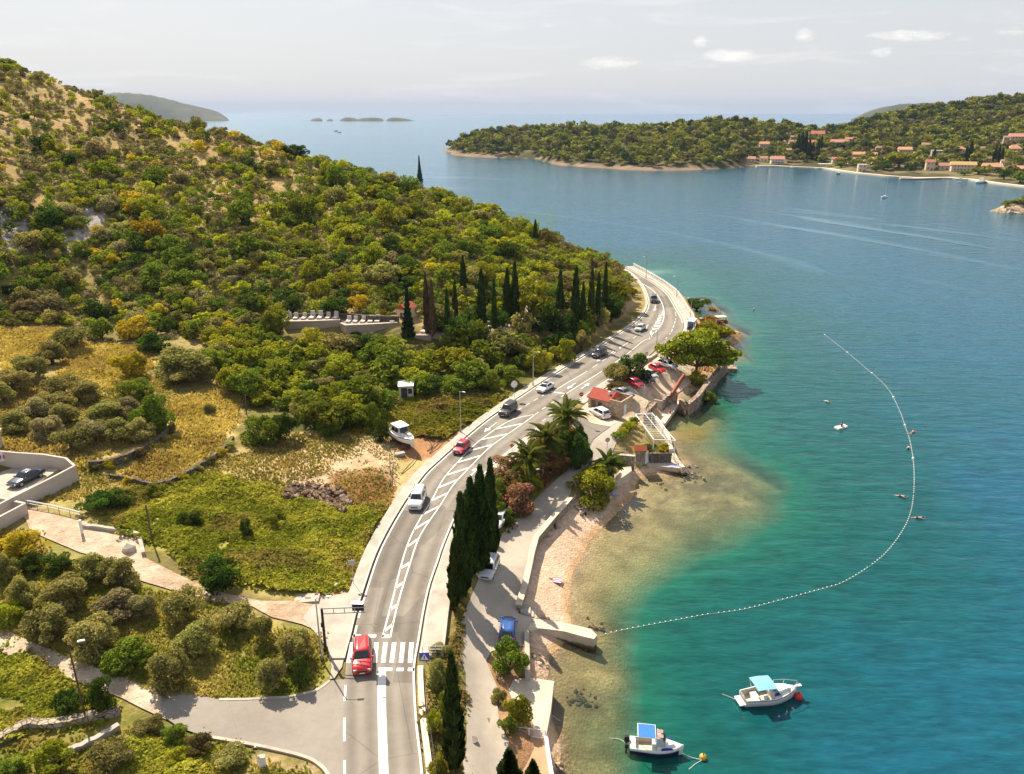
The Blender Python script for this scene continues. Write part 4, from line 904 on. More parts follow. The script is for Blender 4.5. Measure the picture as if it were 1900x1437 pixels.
# ------------------------------------------------------------------ plants
def cards(pos, nrm, size, rs, asp=1.0, jit=.6, up=None):
    """leaf cards: (n,3) positions and normals -> verts, faces"""
    n = len(pos); nr = nrm + rs.normal(0, jit, (n, 3)); nr /= np.linalg.norm(nr, axis=1)[:, None] + 1e-9
    ref = rs.normal(0, 1, (n, 3)) if up is None else np.tile(np.array(up, float), (n, 1)) + rs.normal(0, .25, (n, 3))
    a = np.cross(nr, ref); a /= np.linalg.norm(a, axis=1)[:, None] + 1e-9; b = np.cross(nr, a)
    s = (np.asarray(size) * rs.uniform(.65, 1.3, n))[:, None] * .5
    a = a * s; b = b * s * asp
    k = .55
    v = np.stack([pos - a * k - b, pos + a * k - b * .8, pos + a + b * .3, pos - a * .2 + b], 1).reshape(-1, 3)
    return v, np.arange(4 * n).reshape(n, 4)
def lobes_random(rs, n, spread=(.62, .62, .62), r=(.28, .5), c=(0, 0, 1), low=-.92):
    out = [(c[0], c[1], c[2], .54, .54, .54)]
    for i in range(n):
        d = rs.normal(0, 1, 3); d /= np.linalg.norm(d)
        if d[2] < low: d[2] = -d[2] * .5
        q = rs.uniform(.72, 1.02); rr = rs.uniform(*r)
        out.append((c[0] + d[0] * spread[0] * q, c[1] + d[1] * spread[1] * q, c[2] + d[2] * spread[2] * q, rr, rr, rr * .85))
    return out
def crown_np(rs, lobes, n, size, shell=.30, asp=1.15, jit=.55, keep=None):
    lb = np.array(lobes); area = lb[:, 3] * lb[:, 4]; li = rs.choice(len(lb), n, p=area / area.sum()); q = lb[li]
    d = rs.normal(0, 1, (n, 3)); d /= np.linalg.norm(d, axis=1)[:, None]; d[:, 2] = np.where(d[:, 2] < -.8, -d[:, 2], d[:, 2])
    rad = 1 - shell * rs.uniform(0, 1, n) ** 1.6
    pos = q[:, :3] + d * q[:, 3:6] * rad[:, None]
    v, f = cards(pos, d, size, rs, asp, jit)
    lt = rs.uniform(0, 1, len(lb)); tint = np.clip(rs.uniform(0, 1, n) * .55 + lt[li] * .45, 0, 1)
    return v, f, tint
def crown_mesh(name, rs, lobes, n, size, mat, **kw):
    v, f, tint = crown_np(rs, lobes, n, size, **kw)
    return np_mesh(name, v, f, mat, False, [('tint', 'FLOAT', 'FACE', tint)])
FOL = {'dark': foliage('leaf_dark', (0.030, 0.055, 0.011), (0.121, 0.185, 0.031)), 'green': foliage('leaf_green', (0.081, 0.121, 0.014), (0.284, 0.334, 0.043)),
       'bright': foliage('leaf_bright', (0.161, 0.190, 0.014), (0.469, 0.469, 0.043), .45), 'yellow': foliage('leaf_yellow', (0.253, 0.196, 0.017), (0.653, 0.511, 0.043), .4),
       'olive': foliage('leaf_olive', (0.120, 0.122, 0.036), (0.489, 0.445, 0.148)), 'grey': foliage('leaf_grey', (0.138, 0.131, 0.062), (0.469, 0.394, 0.197)),
       'brown': foliage('leaf_brown', (0.086, 0.069, 0.029), (0.234, 0.185, 0.064)), 'pink': foliage('leaf_pink', (.10, .10, .02), (.44, .21, .135), .3),
       'rust': foliage('leaf_rust', (.11, .10, .02), (.38, .20, .07), .3), 'pine': foliage('leaf_pine', (0.092, 0.121, 0.011), (0.341, 0.341, 0.031), .35),
       'cyp': foliage('leaf_cypress', (.022, .042, .011), (.095, .135, .030), .25, val=.15), 'palm': foliage('leaf_palm', (0.051, 0.072, 0.012), (0.162, 0.187, 0.034), .4),
       'deadc': foliage('leaf_dead', (0.115, 0.081, 0.046), (0.263, 0.188, 0.112), .2), 'fir': foliage('leaf_fir', (0.017, 0.040, 0.025), (0.056, 0.100, 0.050), .2), 'straw': foliage('leaf_straw', (0.345, 0.230, 0.081), (0.650, 0.475, 0.175), .3)}
# unit crowns: centre (0,0,1), radius 1
CRN = {}; FOL['tam'] = FOL['pine']
def unit_crown(kind, var, n=900, size=.20, big=False):
    k = (kind, var, big)
    if k in CRN: return CRN[k]
    rs = np.random.RandomState(100 + var * 7 + (50 if big else 0))
    if kind == 'olive' or kind == 'grey':
        lb = lobes_random(rs, 17, (.72, .72, .62), (.22, .40), low=-.8)[1:] + [(0, 0, 1, .55, .55, .5)]; me = crown_mesh('crown', rs, lb, int(n * 1.15), size * .85, FOL[kind], shell=.45, jit=.8, asp=1.4)
    elif kind == 'pine':
        lb = []
        for i in range(20):
            a = rs.uniform(0, 6.28); q = rs.uniform(.15, .85) ** .7; lb.append((math.cos(a) * q, math.sin(a) * q, 1.15 + (1 - q) * .45 + rs.uniform(-.25, .1), rs.uniform(.2, .36), rs.uniform(.2, .36), rs.uniform(.12, .2)))
        me = crown_mesh('crown', rs, lb, int(n * 1.6), size * .75, FOL[kind], shell=.4, jit=.7, asp=1.3)
    else:
        lb = lobes_random(rs, 19, (.84, .84, .74), (.16, .40)); me = crown_mesh('crown', rs, lb, n, size, FOL[kind], shell=.32, jit=.6)
    CRN[k] = me; return me
STEM = {}
def unit_stem(kind, var):
    k = ('o' if kind in ('olive', 'grey') else 's', var % 2)
    if k in STEM: return STEM[k]
    rs = np.random.RandomState(3 + var); mb = MB(); z = -.5
    top = Vector((rs.uniform(-.1, .1), rs.uniform(-.1, .1), .55 if k[0] == 'o' else .35))
    mb.tube([(0, 0, -.25), (top.x * .5, top.y * .5, top.z * .5), top], [.14, .11, .09], 6)
    for i in range(5):
        a = i * 1.26 + rs.uniform(-.3, .3); e = Vector((math.cos(a) * .55, math.sin(a) * .55, 1.0 + rs.uniform(-.1, .4))); m_ = top.lerp(e, .5) + Vector((0, 0, -.06)); mb.tube([top, m_, e], [.07, .05, .02], 5)
    STEM[k] = mb.mesh('trunk', M_BARK, True); return STEM[k]
NAMES = {'olive': 'olive_tree', 'pine': 'pine_tree'}
def add_plant(kind, loc, sx, sz, label, cat=None, group=None, big=False, name=None, trunk=True, rz=None):
    var = rng.randint(0, 3)
    nm = name or NAMES.get(kind, 'shrub')
    e = empty(nm, loc, rng.uniform(0, 6.28) if rz is None else rz, label, cat or nm.replace('_', ' '), group); e.scale = (sx * rng.uniform(.88, 1.16), sx * rng.uniform(.88, 1.16), sz)
    link('crown', unit_crown(kind, var, 3800 if big else 1600, .09 if big else .125, big), e)
    if trunk: link('trunk', unit_stem(kind, var), e)
    return e
def place(px, pcy, w, h, kind, label, cat=None, group=None, name=None, big=True, trunk=True):
    g = G(px, pcy + h * .4); m_ = depth(g) / F; al = math.atan2(HC - g.z, math.hypot(g.x, g.y)); Rr = w / 2 * m_; hh = h / 2 * m_
    b = math.sqrt(max(hh * hh - (Rr * math.sin(al)) ** 2, (.5 * Rr) ** 2)) / math.cos(al); b = min(max(b, .5 * Rr), 1.7 * Rr)
    g = G(px, pcy + b * math.cos(al) / m_ * .95)
    g.z -= .30 * b; b *= 1.12
    if kind == 'tam': g.z -= .38 * b; b *= 1.2
    return add_plant(kind, g, Rr * 1.06, b, label, cat, group, big, name, trunk)
LBL0 = {'dark': 'dark green', 'green': 'mid-green', 'olive': 'olive-green'}
PL = [  # px, centre py, width, height, kind, label
(37,1005,75,42,'yellow','yellow-green low shrub at the head of the dirt track'),(60,1042,60,42,'dark','dark round shrub below the yellow-green one near the left edge'),
(116,1040,52,42,'dark','dark dense shrub just left of the roadside olives on the track'),(15,1050,46,58,'olive','grey-green olive cut by the left edge under the boundary wall'),
(175,1049,62,60,'olive','olive standing left in the pair on the dirt track edge'),(224,1059,74,68,'olive','olive standing right in the pair on the dirt track edge'),
(14,1137,56,50,'bright','bright light-green shrub at the left edge above the lower track'),(45,1096,70,70,'olive','loose olive behind the bright shrub at the left edge'),
(123,1096,90,75,'olive','broad olive in the middle of the left orchard'),(97,1156,100,85,'olive','large dark olive nearest the lower track on the left'),
(220,1120,100,66,'grey','silvery grey wide olive beside the dirt track bend'),(264,1122,52,56,'grey','small silvery olive touching the wide silvery one'),
(347,1120,76,76,'olive','tall dark olive on the dirt track edge opposite the big vine mound'),(430,1140,76,66,'olive','pale feathery olive next to the dirt track near the pad'),
(486,1161,44,62,'olive','slim olive at the end of the orchard row by the track'),(172,1178,92,92,'olive','round olive above the lamp post on the lower track'),
(243,1214,90,72,'green','green bushy tree on the bank of the lower track'),(366,1185,95,84,'olive','full olive in the centre of the orchard'),
(314,1240,85,92,'olive','olive casting its shadow on the side road'),(545,1199,74,76,'olive','olive just left of the traffic signal mast'),
(505,1249,72,74,'olive','olive above the side road kerb'),(560,1247,42,74,'dark','dark narrow tree at the corner of pavement and side road'),
(190,1290,68,76,'dark','dark leafy tree right of the street lamp by the stone wall'),(127,1303,50,50,'dark','dark shrub left of the street lamp by the stone wall'),
(213,1397,85,70,'olive','olive at the bottom beyond the broken wall'),(97,1402,80,66,'bright','yellow-green fig bush at the bottom left'),(30,1420,50,40,'green','green bush cut by the bottom left corner'),
(275,1345,50,30,'brown','first brownish bush of the verge row under the side road'),(325,1362,50,30,'green','second bush of the verge row, greener'),(372,1378,52,30,'brown','reddish-brown bush of the verge row'),(425,1402,60,36,'olive','olive-green bush ending the verge row'),(330,1400,40,26,'bright','light green clump in the grass under the verge row'),
(355,963,50,32,'dark','dark round shrub alone in the vine field'),(459,978,26,40,'dark','narrow dark bush in the vine field'),(504,957,44,34,'green','green bush near the rock pile in the vine field'),
(411,1058,76,68,'dark','big dark vine-covered mound beside the dirt track'),(179,931,60,44,'dark','dark bush below the courtyard wall'),(225,921,56,40,'dark','dark shrub right of the courtyard, in the vine field'),(284,910,46,30,'green','green shrub under the yellow terrace corner'),
(134,624,80,52,'olive','grey-green olive topping the row above the golden field'),(98,653,74,52,'olive','second olive down the row beside the golden field'),(56,677,72,52,'olive','third olive down the row beside the golden field'),(26,702,66,50,'olive','fourth olive down the row beside the golden field'),(6,726,56,46,'olive','lowest olive of the row at the left edge'),
(256,607,60,48,'yellow','vivid yellow tree at the foot of the hill'),(285,634,58,44,'dark','dark shrub under the vivid yellow tree'),(190,605,60,50,'green','green tree left of the vivid yellow tree'),
(342,668,112,70,'olive','large spreading olive right of the golden field'),(242,674,62,60,'yellow','sparse yellow-leaved tree in the golden field'),(328,697,60,40,'olive','olive in front of the large spreading olive'),
(401,663,58,50,'green','green tree between spreading olive and thicket'),(434,700,56,55,'bright','round bright-green tree above the yellow terrace'),(385,690,44,46,'olive','olive left of the round bright-green tree'),
(117,712,72,46,'olive','grove olive in the upper left of the terraced grove'),(161,724,62,46,'olive','grove olive below the golden field corner'),(245,721,80,48,'green','greenest grove tree under the sparse yellow tree'),(106,740,66,46,'olive','grove olive with pale top near the left'),(70,756,66,50,'grey','silvery grove olive with bare forked trunk'),(122,765,64,48,'olive','grove olive right of the bare forked trunk'),(195,764,80,54,'olive','broad grove olive in the centre of the terrace'),(240,755,60,50,'grey','silvery grove olive near the terrace edge'),(287,763,84,72,'green','big green grove tree at the terrace corner'),(30,782,64,50,'olive','grove olive at the left edge above the house'),(84,790,64,50,'grey','silvery grove olive above the courtyard'),(134,808,76,56,'olive','grove olive lowest in the terrace, over the courtyard'),(178,793,60,48,'grey','silvery grove olive right of the lowest one'),(222,794,60,50,'olive','grove olive above the shaded terrace wall'),(262,795,62,50,'olive','grove olive at the lower terrace corner'),
(484,795,68,60,'green','rounded tree left in the dark pair above the dry lot'),(520,786,62,62,'dark','rounded tree right in the dark pair above the dry lot'),(390,758,26,26,'olive','small sapling bush in the yellow terrace'),
(643,757,76,66,'bright','big bright-green tree above the boat lot'),(690,770,44,50,'green','green bush right of the big bright tree'),(706,795,30,50,'dark','dark ivy column beside the stored boat'),(567,648,26,46,'dark','dark ivy-clad stump at the edge of the graveyard'),(576,722,36,40,'dark','dark round bush in the middle of the thicket'),(610,790,50,30,'green','low green bush below the big bright tree'),
(516,598,54,60,'green','green tree on the left end of the graveyard wall'),
(1062,820,50,80,'dark','dark evergreen tree behind the upper palms'),(1012,850,84,52,'pink','wide pinkish flowering shrub between the upper palms'),(940,868,72,54,'pink','pink flowering oleander beside the third palm'),(968,905,60,46,'green','green shrub below the third palm'),(957,922,84,64,'pink','large pink oleander low in the hedge by the lane'),(930,950,46,40,'green','green shrub at the lower end of the oleander hedge'),(1020,860,50,46,'rust','rust-red shrub over the lane wall'),(985,895,40,40,'bright','light green shrub in the oleander hedge'),(925,905,46,40,'green','green shrub between pavement and oleanders'),
(950,895,54,44,'rust','reddish shrub among the greens above the big pink oleander'),(985,872,60,46,'green','green shrub under the third palm'),(1030,838,60,52,'green','green shrub under the second palm'),(1075,838,46,70,'dark','dark evergreen nearest the lane under the top palm'),(1048,800,60,46,'rust','orange-red shrub under the top palm'),(1000,825,50,36,'pink','pink shrub near the pavement by the second palm'),(968,938,44,36,'rust','low rusty shrub over the lane at the hedge end'),(945,958,40,34,'dark','dark shrub at the foot of the oleander hedge'),(1000,880,46,46,'pink','pink-tipped shrub on the lane side below the second palm'),(912,930,40,40,'dark','dark shrub beside the tallest cypress of the lane group'),
(815,1205,40,30,'olive','olive shrub under the pavement end railing'),(830,1300,30,50,'green','green shrub between road fence and tall near cypress'),
(1096,893,104,70,'tam','round golden-green tamarisk overhanging the beach'),(945,1218,72,78,'green','round green tree beside the blue car'),(962,1318,66,62,'tam','yellow-green tree on the bathing platform'),(938,1345,34,40,'green','green bush under the yellow-green platform tree'),(925,1290,30,36,'olive','small bush on the bank between lane and platform'),
(815,1250,48,62,'olive','olive-coloured bush below the blue crossing sign'),(808,1340,34,66,'bright','yellow-green bush along the road fence'),(815,1420,40,40,'bright','yellow-green bush at the bottom of the road fence'),
(1140,690,50,50,'olive','grey-green tree left in the pair over the parked cars'),(1178,680,60,58,'dark','dark green tree right in the pair over the parked cars'),(1292,564,48,22,'dark','dark low shrub on the sandy point'),(1205,832,30,14,'dark','dark clipped shrub behind the gate pillar'),(1232,830,26,18,'yellow','yellow-green plant under the pergola end'),(1146,718,40,24,'brown','bush on the bank behind the small stone house'),(1310,735,40,24,'green','green patch bush under the spreading pine'),(1290,700,44,20,'bright','light green bush in the shade of the spreading pine'),
(752,705,60,40,'green','green tree behind the white hut'),(800,715,56,40,'dark','dark shrub right of the white hut'),(856,712,60,40,'green','green shrub above the roadside field'),(910,705,60,44,'green','green tree near the round road sign'),(1000,668,60,50,'bright','bright green tree by the street lamp on the left verge'),(1046,650,56,50,'bright','bright green bush near the far left verge'),(1080,632,40,46,'olive','olive bush at the shaded end of the left verge'),(945,690,56,44,'green','green shrub behind the round road sign'),(965,640,60,46,'olive','grey-green tree below the graveyard cypresses')]
for a in PL: place(*a[:5], a[5], cat='olive tree' if a[4] == 'olive' and 'bush' not in a[5] else ('tree' if 'tree' in a[5] else 'shrub'), name='olive_tree' if a[4] in ('olive', 'grey') and 'bush' not in a[5] else ('tree' if 'tree' in a[5] else 'shrub'))
for i, (px, py, w) in enumerate([(596,634,46),(622,632,40),(648,633,44),(676,632,42),(706,632,46),(732,636,42),(585,622,26),(660,622,24)]): place(px, py, w, w * .72, ['green', 'bright', 'green', 'dark'][i % 4], 'bushy shrub hiding the lower graveyard wall', 'shrub', 'shrubs hiding the lower graveyard wall', 'shrub', False)
for i, (px, py, w) in enumerate([(176,866,20),(205,860,24),(232,851,18),(258,840,26),(283,826,20),(304,812,24),(318,797,20),(238,890,18),(282,902,22),(312,897,20),(340,884,26),(368,868,20),(392,853,24),(412,838,22),(428,824,26)]): place(px, py, w, w * .8, ['brown', 'yellow', 'olive'][i % 3], 'small weedy bush growing over the terrace walls', 'shrub', 'weedy bushes on the terrace walls', 'shrub', False)
# clipped hedge balls in front of the pergola
hg = empty('hedge', G(1158, 815), 0, 'row of rounded green bushes making a hedge beside the pergola garden', 'hedge')
for i, (px, py) in enumerate([(1147,813),(1153,807),(1160,800),(1168,793),(1174,787)]):
    g = G(px, py + 4) - hg.location; o = link('crown', unit_crown('bright' if i % 2 else 'green', i % 3, 650, .22), hg); o.location = g; k = 1.15; o.scale = (k, k, .85)
# ---- cypresses, by measured top and foot
def spindle(name, rs, n, mat, fat=.34, prof=None, lump=.2):
    t = rs.beta(1.1, 1.25, n); prof = prof or (lambda t: np.sin(np.pi * np.clip(t, 0, 1) ** .72) ** .62 * (1 - t * .42))
    a = rs.uniform(0, 6.283, n); l = 1 + lump * (vnoise(a * 2.2, t * 16, 5) * 2 - 1) * 1.5
    r = np.maximum(prof(t), .02) * l * (1 - .35 * rs.uniform(0, 1, n) ** 2)
    pos = np.stack([np.cos(a) * r, np.sin(a) * r, t], -1); nr = np.stack([np.cos(a), np.sin(a), np.full(n, .10)], -1)
    nn = nr + rs.normal(0, .35, (n, 3)) * np.array([1, 1, .1]); s = rs.uniform(.7, 1.4, n) * .16
    nn /= np.linalg.norm(nn, axis=1)[:, None]; tx = np.stack([-nn[:, 1], nn[:, 0], np.zeros(n)], -1) * s[:, None]
    up = np.stack([nr[:, 0] * .12, nr[:, 1] * .12, np.full(n, .028)], -1) * rs.uniform(.7, 1.4, n)[:, None]
    v = np.stack([pos - tx - up, pos + tx - up * .8, pos + tx * .35 + up * 1.1, pos - tx * .4 + up], 1).reshape(-1, 3)
    return np_mesh(name, v, np.arange(4 * n).reshape(n, 4), mat, False, [('tint', 'FLOAT', 'FACE', rs.uniform(0, 1, n))])
CYP = [spindle('crown', np.random.RandomState(i), 1700, FOL['cyp']) for i in range(3)]; CYPB = [spindle('crown', np.random.RandomState(20 + i), 4600, FOL['cyp'], lump=.34) for i in range(3)]
CYPD = spindle('crown', np.random.RandomState(9), 1300, FOL['deadc'])
firp = lambda t: (1 - t) ** 1.5 * (.55 + .45 * np.abs(np.sin(t * 34)))
FIRM = spindle('crown', np.random.RandomState(31), 1500, FOL['fir'], prof=firp, lump=.1)
ctk = MB(); ctk.tube([(0, 0, -.04), (0, 0, .3), (0, 0, .9)], [.16, .13, .03], 6); CTK = ctk.mesh('trunk', M_BARK, True)
def cyp(px, ty, by, w, label, me=None, big=False, name='cypress_tree', group=None):
    g = G(px, by); b = PD(px, ty, g.y); h = b.z - g.z; e = empty(name, g, rng.uniform(0, 6), label, 'cypress' if 'cyp' in name else 'conifer', group)
    r = w / 2 * depth(g) / F * .86; e.scale = (r, r, h)
    link('crown', me or (CYPB if big else CYP)[rng.randint(0, 3)], e); k = link('trunk', CTK, e); return e
for a in [(844,1216,1428,44,'tall dark cypress alone between the road fence and lower lane'),(858,918,1105,40,'leftmost cypress of the lane group, leaning over the pavement side'),(875,890,1062,46,'broadest cypress in the middle of the lane group'),(911,855,1040,34,'tallest pointed cypress of the lane group'),(893,868,1062,44,'dark cypress behind the broad one in the lane group'),(843,1010,1130,26,'small low cypress at the front of the lane group')]: cyp(*a, big=True)
cyp(944,1392,1475,48,'young conical cypress cut by the bottom edge by the lane', big=True); cyp(988,1412,1470,34,'small young cypress cut by the bottom edge in the terrace', big=True)
CG = 'cypresses standing in the graveyard'
for a in [(860,475,552,17,'graveyard cypress rising alone above the others, left of centre'),(894,500,622,23,'broad graveyard cypress beside the chapel terrace'),(917,520,622,14,'slim graveyard cypress right of the broad one'),(941,500,604,22,'left one of two touching graveyard cypresses'),(955,487,602,22,'right, taller one of two touching graveyard cypresses'),(1038,502,600,20,'graveyard cypress standing free before the right-hand row'),(1066,497,615,22,'broad cypress opening the right-hand graveyard row'),(1080,524,618,16,'short cypress tucked in the right-hand graveyard row'),(1095,497,614,17,'pointed cypress in the middle of the right-hand graveyard row'),(1108,507,605,15,'slim cypress near the end of the right-hand graveyard row'),(1121,488,585,14,'tallest far-right graveyard cypress against the hill'),(831,537,628,15,'small dark graveyard cypress left of the broad pair'),(845,520,600,14,'graveyard cypress just under the lone tall one')]: cyp(*a, group=CG)
cyp(803,520,627,20,'half-dead brownish cypress left in the graveyard', CYPD, group=CG); cyp(793,507,622,16,'bare brown dead cypress by the chapel', CYPD, group=CG)
cyp(758,528,624,34,'broad dark fir in front of the red-roofed chapel', FIRM, name='fir_tree'); cyp(779,290,336,15,'dark spire-like conifer alone on the ridge against the sea', FIRM, name='fir_tree'); cyp(993,408,455,11,'single slim cypress on the hillside above the graveyard'); cyp(978,598,622,6,'tiny young cypress among the graves', group=CG)
# ---- pines with spreading limbs
def pine_tree(px, by, spread, label, seed=1, n=3400):
    """spread: list of (px,py,rw,rh) foliage pads measured in the photo, all near the trunk's distance"""
    g = G(px, by); e = empty('pine_tree', g, 0, label, 'pine'); rs = np.random.RandomState(seed); m_ = depth(g) / F
    lb = []; tk = MB(); tops = []
    for (x, y, rw, rh) in spread:
        dy = rs.uniform(-1, 1) * rw * m_ * .9; c = PD(x, y, g.y + dy) - g; R_ = rw * m_; lb.append((c.x, c.y, c.z, R_, R_ * 1.05, max(rh * m_ * .85, .4)))
        for j in range(3):
            q = rs.normal(0, .55, 3) * R_; lb.append((c.x + q[0], c.y + q[1], c.z + q[2] * .35, R_ * .55, R_ * .55, max(rh * m_ * .5, .3)))
        tops.append(Vector((c.x, c.y, c.z - rh * m_ * .3)))
    me = crown_mesh('crown', rs, lb, n, .62, FOL['pine'], shell=.45, jit=.7, asp=1.2); link('crown', me, e)
    mid = sum(tops, Vector()) / len(tops); f = Vector((mid.x * .18, mid.y * .18, mid.z * .42)); tk.tube([(0, 0, -.5), f * .5 + Vector((.15, 0, 0)), f], [.42, .34, .28], 8)
    for q in tops: tk.tube([f, f.lerp(q, .5) + Vector((0, 0, -.25)), q], [.2, .13, .05], 6)
    tk.build('trunk', M_BARK, e, True); return e
pine_tree(1288,700,[(1238,655,20,20),(1262,640,24,16),(1290,628,26,14),(1310,622,24,12),(1300,645,30,12),(1325,640,22,14),(1268,665,22,10),(1318,668,26,12),(1340,668,22,10),(1352,655,16,7),(1368,656,12,5),(1334,650,16,8)], 'large spreading pine leaning over the dark sea wall', 3, 5200)
pine_tree(1322,632,[(1312,606,16,10),(1330,612,16,9),(1344,618,12,8),(1318,618,14,8)], 'smaller pine behind the large spreading pine', 5, 1800)
pine_tree(988,600,[(975,528,20,6),(1000,535,22,6),(988,548,24,7),(1008,556,18,6),(970,562,16,7),(1000,575,16,8)], 'flat-layered cedar among the graveyard cypresses', 8, 1800)
pine_tree(1150,560,[(1143,530,16,9),(1160,540,16,8),(1150,550,14,8)], 'pine on the slope above the rock cut by the bend', 9, 1300)
rb = np.random.RandomState(19)
for i, (px, py) in enumerate([(868,600),(882,612),(905,600),(928,606),(972,612),(1000,612),(1012,598),(1022,585),(1030,612),(1048,600),(1052,615),(1074,590),(1086,605),(1100,585),(1112,600),(1124,575),(1132,590),(1128,560),(1015,570),(1045,575),(930,570),(905,565),(960,575),(1140,575),(825,600),(810,612),(850,625),(888,630)]):
    k = ['dark', 'dark', 'green', 'dark', 'olive'][i % 5]; w = rb.uniform(32, 50); place(px, py - 14, w, w * rb.uniform(.9, 1.3), k, LBL0[k] + ' tree filling the gaps between the graveyard cypresses', 'tree', LBL0[k] + ' trees among the graveyard cypresses', 'tree', False)
# ---- palms
def palm(px, cy, by, wpx, label, fruit=True, seed=0, grp='date palms along the lane'):
    rs = np.random.RandomState(seed); g = G(px, by); top = PD(px, cy, g.y); h = top.z - g.z; Lf = wpx / 2 * depth(g) / F * 1.5
    e = empty('palm_tree', g, 0, label, 'palm', grp); tk = MB()
    tk.tube([(0, 0, -.3), (0.05, 0, h * .4), (0, 0, h * .85), (0, 0, h)], [.36, .32, .36, .5], 9); tk.build('trunk', stone('palm_trunk', (.12, .085, .05), (.22, .16, .09), 5, bump=.6), e)
    V = []; T = []
    for i in range(38):
        a = i * 2.399 + rs.uniform(-.2, .2); el = R(rs.uniform(-25, 78)); L_ = Lf * rs.uniform(.85, 1.12); d = Vector((math.cos(a), math.sin(a), 0)); p = Vector((0, 0, h)); pr = None; n = 12; tn = rs.uniform(0, 1)
        for k in range(n + 1):
            t_ = k / n; an = el - t_ * t_ * R(85 if el > 0 else 45)
            if k: p = p + (d * math.cos(an) + Vector((0, 0, math.sin(an)))) * (L_ / n)
            if pr is not None and k > 1:
                ax = (p - pr).normalized(); sd_ = ax.cross(Vector((0, 0, 1))); sd_ = sd_.normalized() if sd_.length > 1e-3 else Vector((1, 0, 0)); w = Lf * .115 * math.sin(math.pi * min(1, t_ * .9 + .12)) ** .7
                for s in (-1, 1):
                    o = sd_ * s * w + ax * w * .75 + Vector((0, 0, -w * .6)); b0 = pr; b1 = pr.lerp(p, .92)
                    V += [b0, b1, b1 + o, b0 + o * .96]; T.append(min(1, max(0, tn * .6 + rs.uniform(0, .4))))
            pr = p.copy()
    v = np.array([tuple(q) for q in V]); link('crown', np_mesh('crown', v, np.arange(len(v)).reshape(-1, 4), FOL['palm'], False, [('tint', 'FLOAT', 'FACE', np.array(T))]), e)
    if fruit:
        lb = [(math.cos(a) * .9, math.sin(a) * .9, h - .9 + rs.uniform(-.3, .2), .42, .42, .5) for a in np.arange(0, 6.2, .9)]
        link('fruit', crown_mesh('fruit', rs, lb, 420, .24, foliage('date_fruit', (0.460, 0.115, 0.023), (0.750, 0.312, 0.043), .2)), e)
    return e
palm(1048,772,838,66,'uppermost date palm with orange fruit by the junction', True, 1); palm(1014,812,876,66,'second date palm with orange fruit, between the flowering shrubs', True, 2); palm(980,850,915,66,'third and lowest date palm of the lane row', False, 3); palm(1128,862,886,56,'single palm by the beach behind the round tamarisk', False, 4, None)
# ---- scrub on the hillside: the largest as plants, the rest as one mass
rs = np.random.RandomState(77)
HILL = [(-260,30),(0,80),(420,200),(740,300),(1000,400),(1150,470),(1192,520),(1186,548),(1150,592),(1085,602),(1010,590),(985,588),(750,586),(528,586),(500,630),(420,640),(395,640),(300,615),(225,598),(110,604),(-260,615)]
MID = [(395,640),(520,645),(740,655),(1000,640),(1092,622),(1085,646),(960,733),(905,728),(760,735),(700,790),(640,800),(560,795),(545,765),(470,755),(440,720)]
N = 52000; cxr = rs.uniform(-230, 45, N); cyr = rs.uniform(110, 345, N); czr = Hs(cxr, cyr); ppx, ppy = proj(cxr, cyr, czr); dpt = cyr * CT - (czr - HC) * ST
hillm = inpoly(ppx, ppy, HILL) & (czr > 4.6); midm = inpoly(ppx, ppy, MID) & (czr > 4.4) & (cyr < 215)
dry = bil(drymask.astype(float), cxr, cyr, GX0, GY0, GS); dn = fbm(cxr, cyr, 22, 3, 91); bandn = fbm(cxr, cyr, 45, 2, 14)
rockm = bil(rk.astype(float), cxr, cyr, GX0, GY0, GS) > .5
droad = dist_poly(cxr, cyr, RLw)
inc = (hillm | midm) & (droad > 2.6)
inc &= ~(rockm & (rs.uniform(0, 1, N) > .12))
up_ = np.clip((430 - ppy) / 250, 0, 1) * np.clip((900 - ppx) / 500, 0, 1)
size = rs.gamma(3.6, .49, N) * (1 - .42 * up_) + .35; size = np.where(midm, size * 1.05 + .35, size); size = np.clip(size, .5, 4.4)
size = np.where((ppx > 1060) & hillm, np.clip(size, .6, 2.3), size)
inc &= ~((ppx > 722) & (ppx < 785) & (ppy > 722) & (ppy < 780))
inc &= ~((ppx > 1128) & (ppy > 528) & (droad < 7) & (rs.uniform(0, 1, N) > .25))
inc &= ~((dry > .45) & (rs.uniform(0, 1, N) > .22 - .04 * up_))
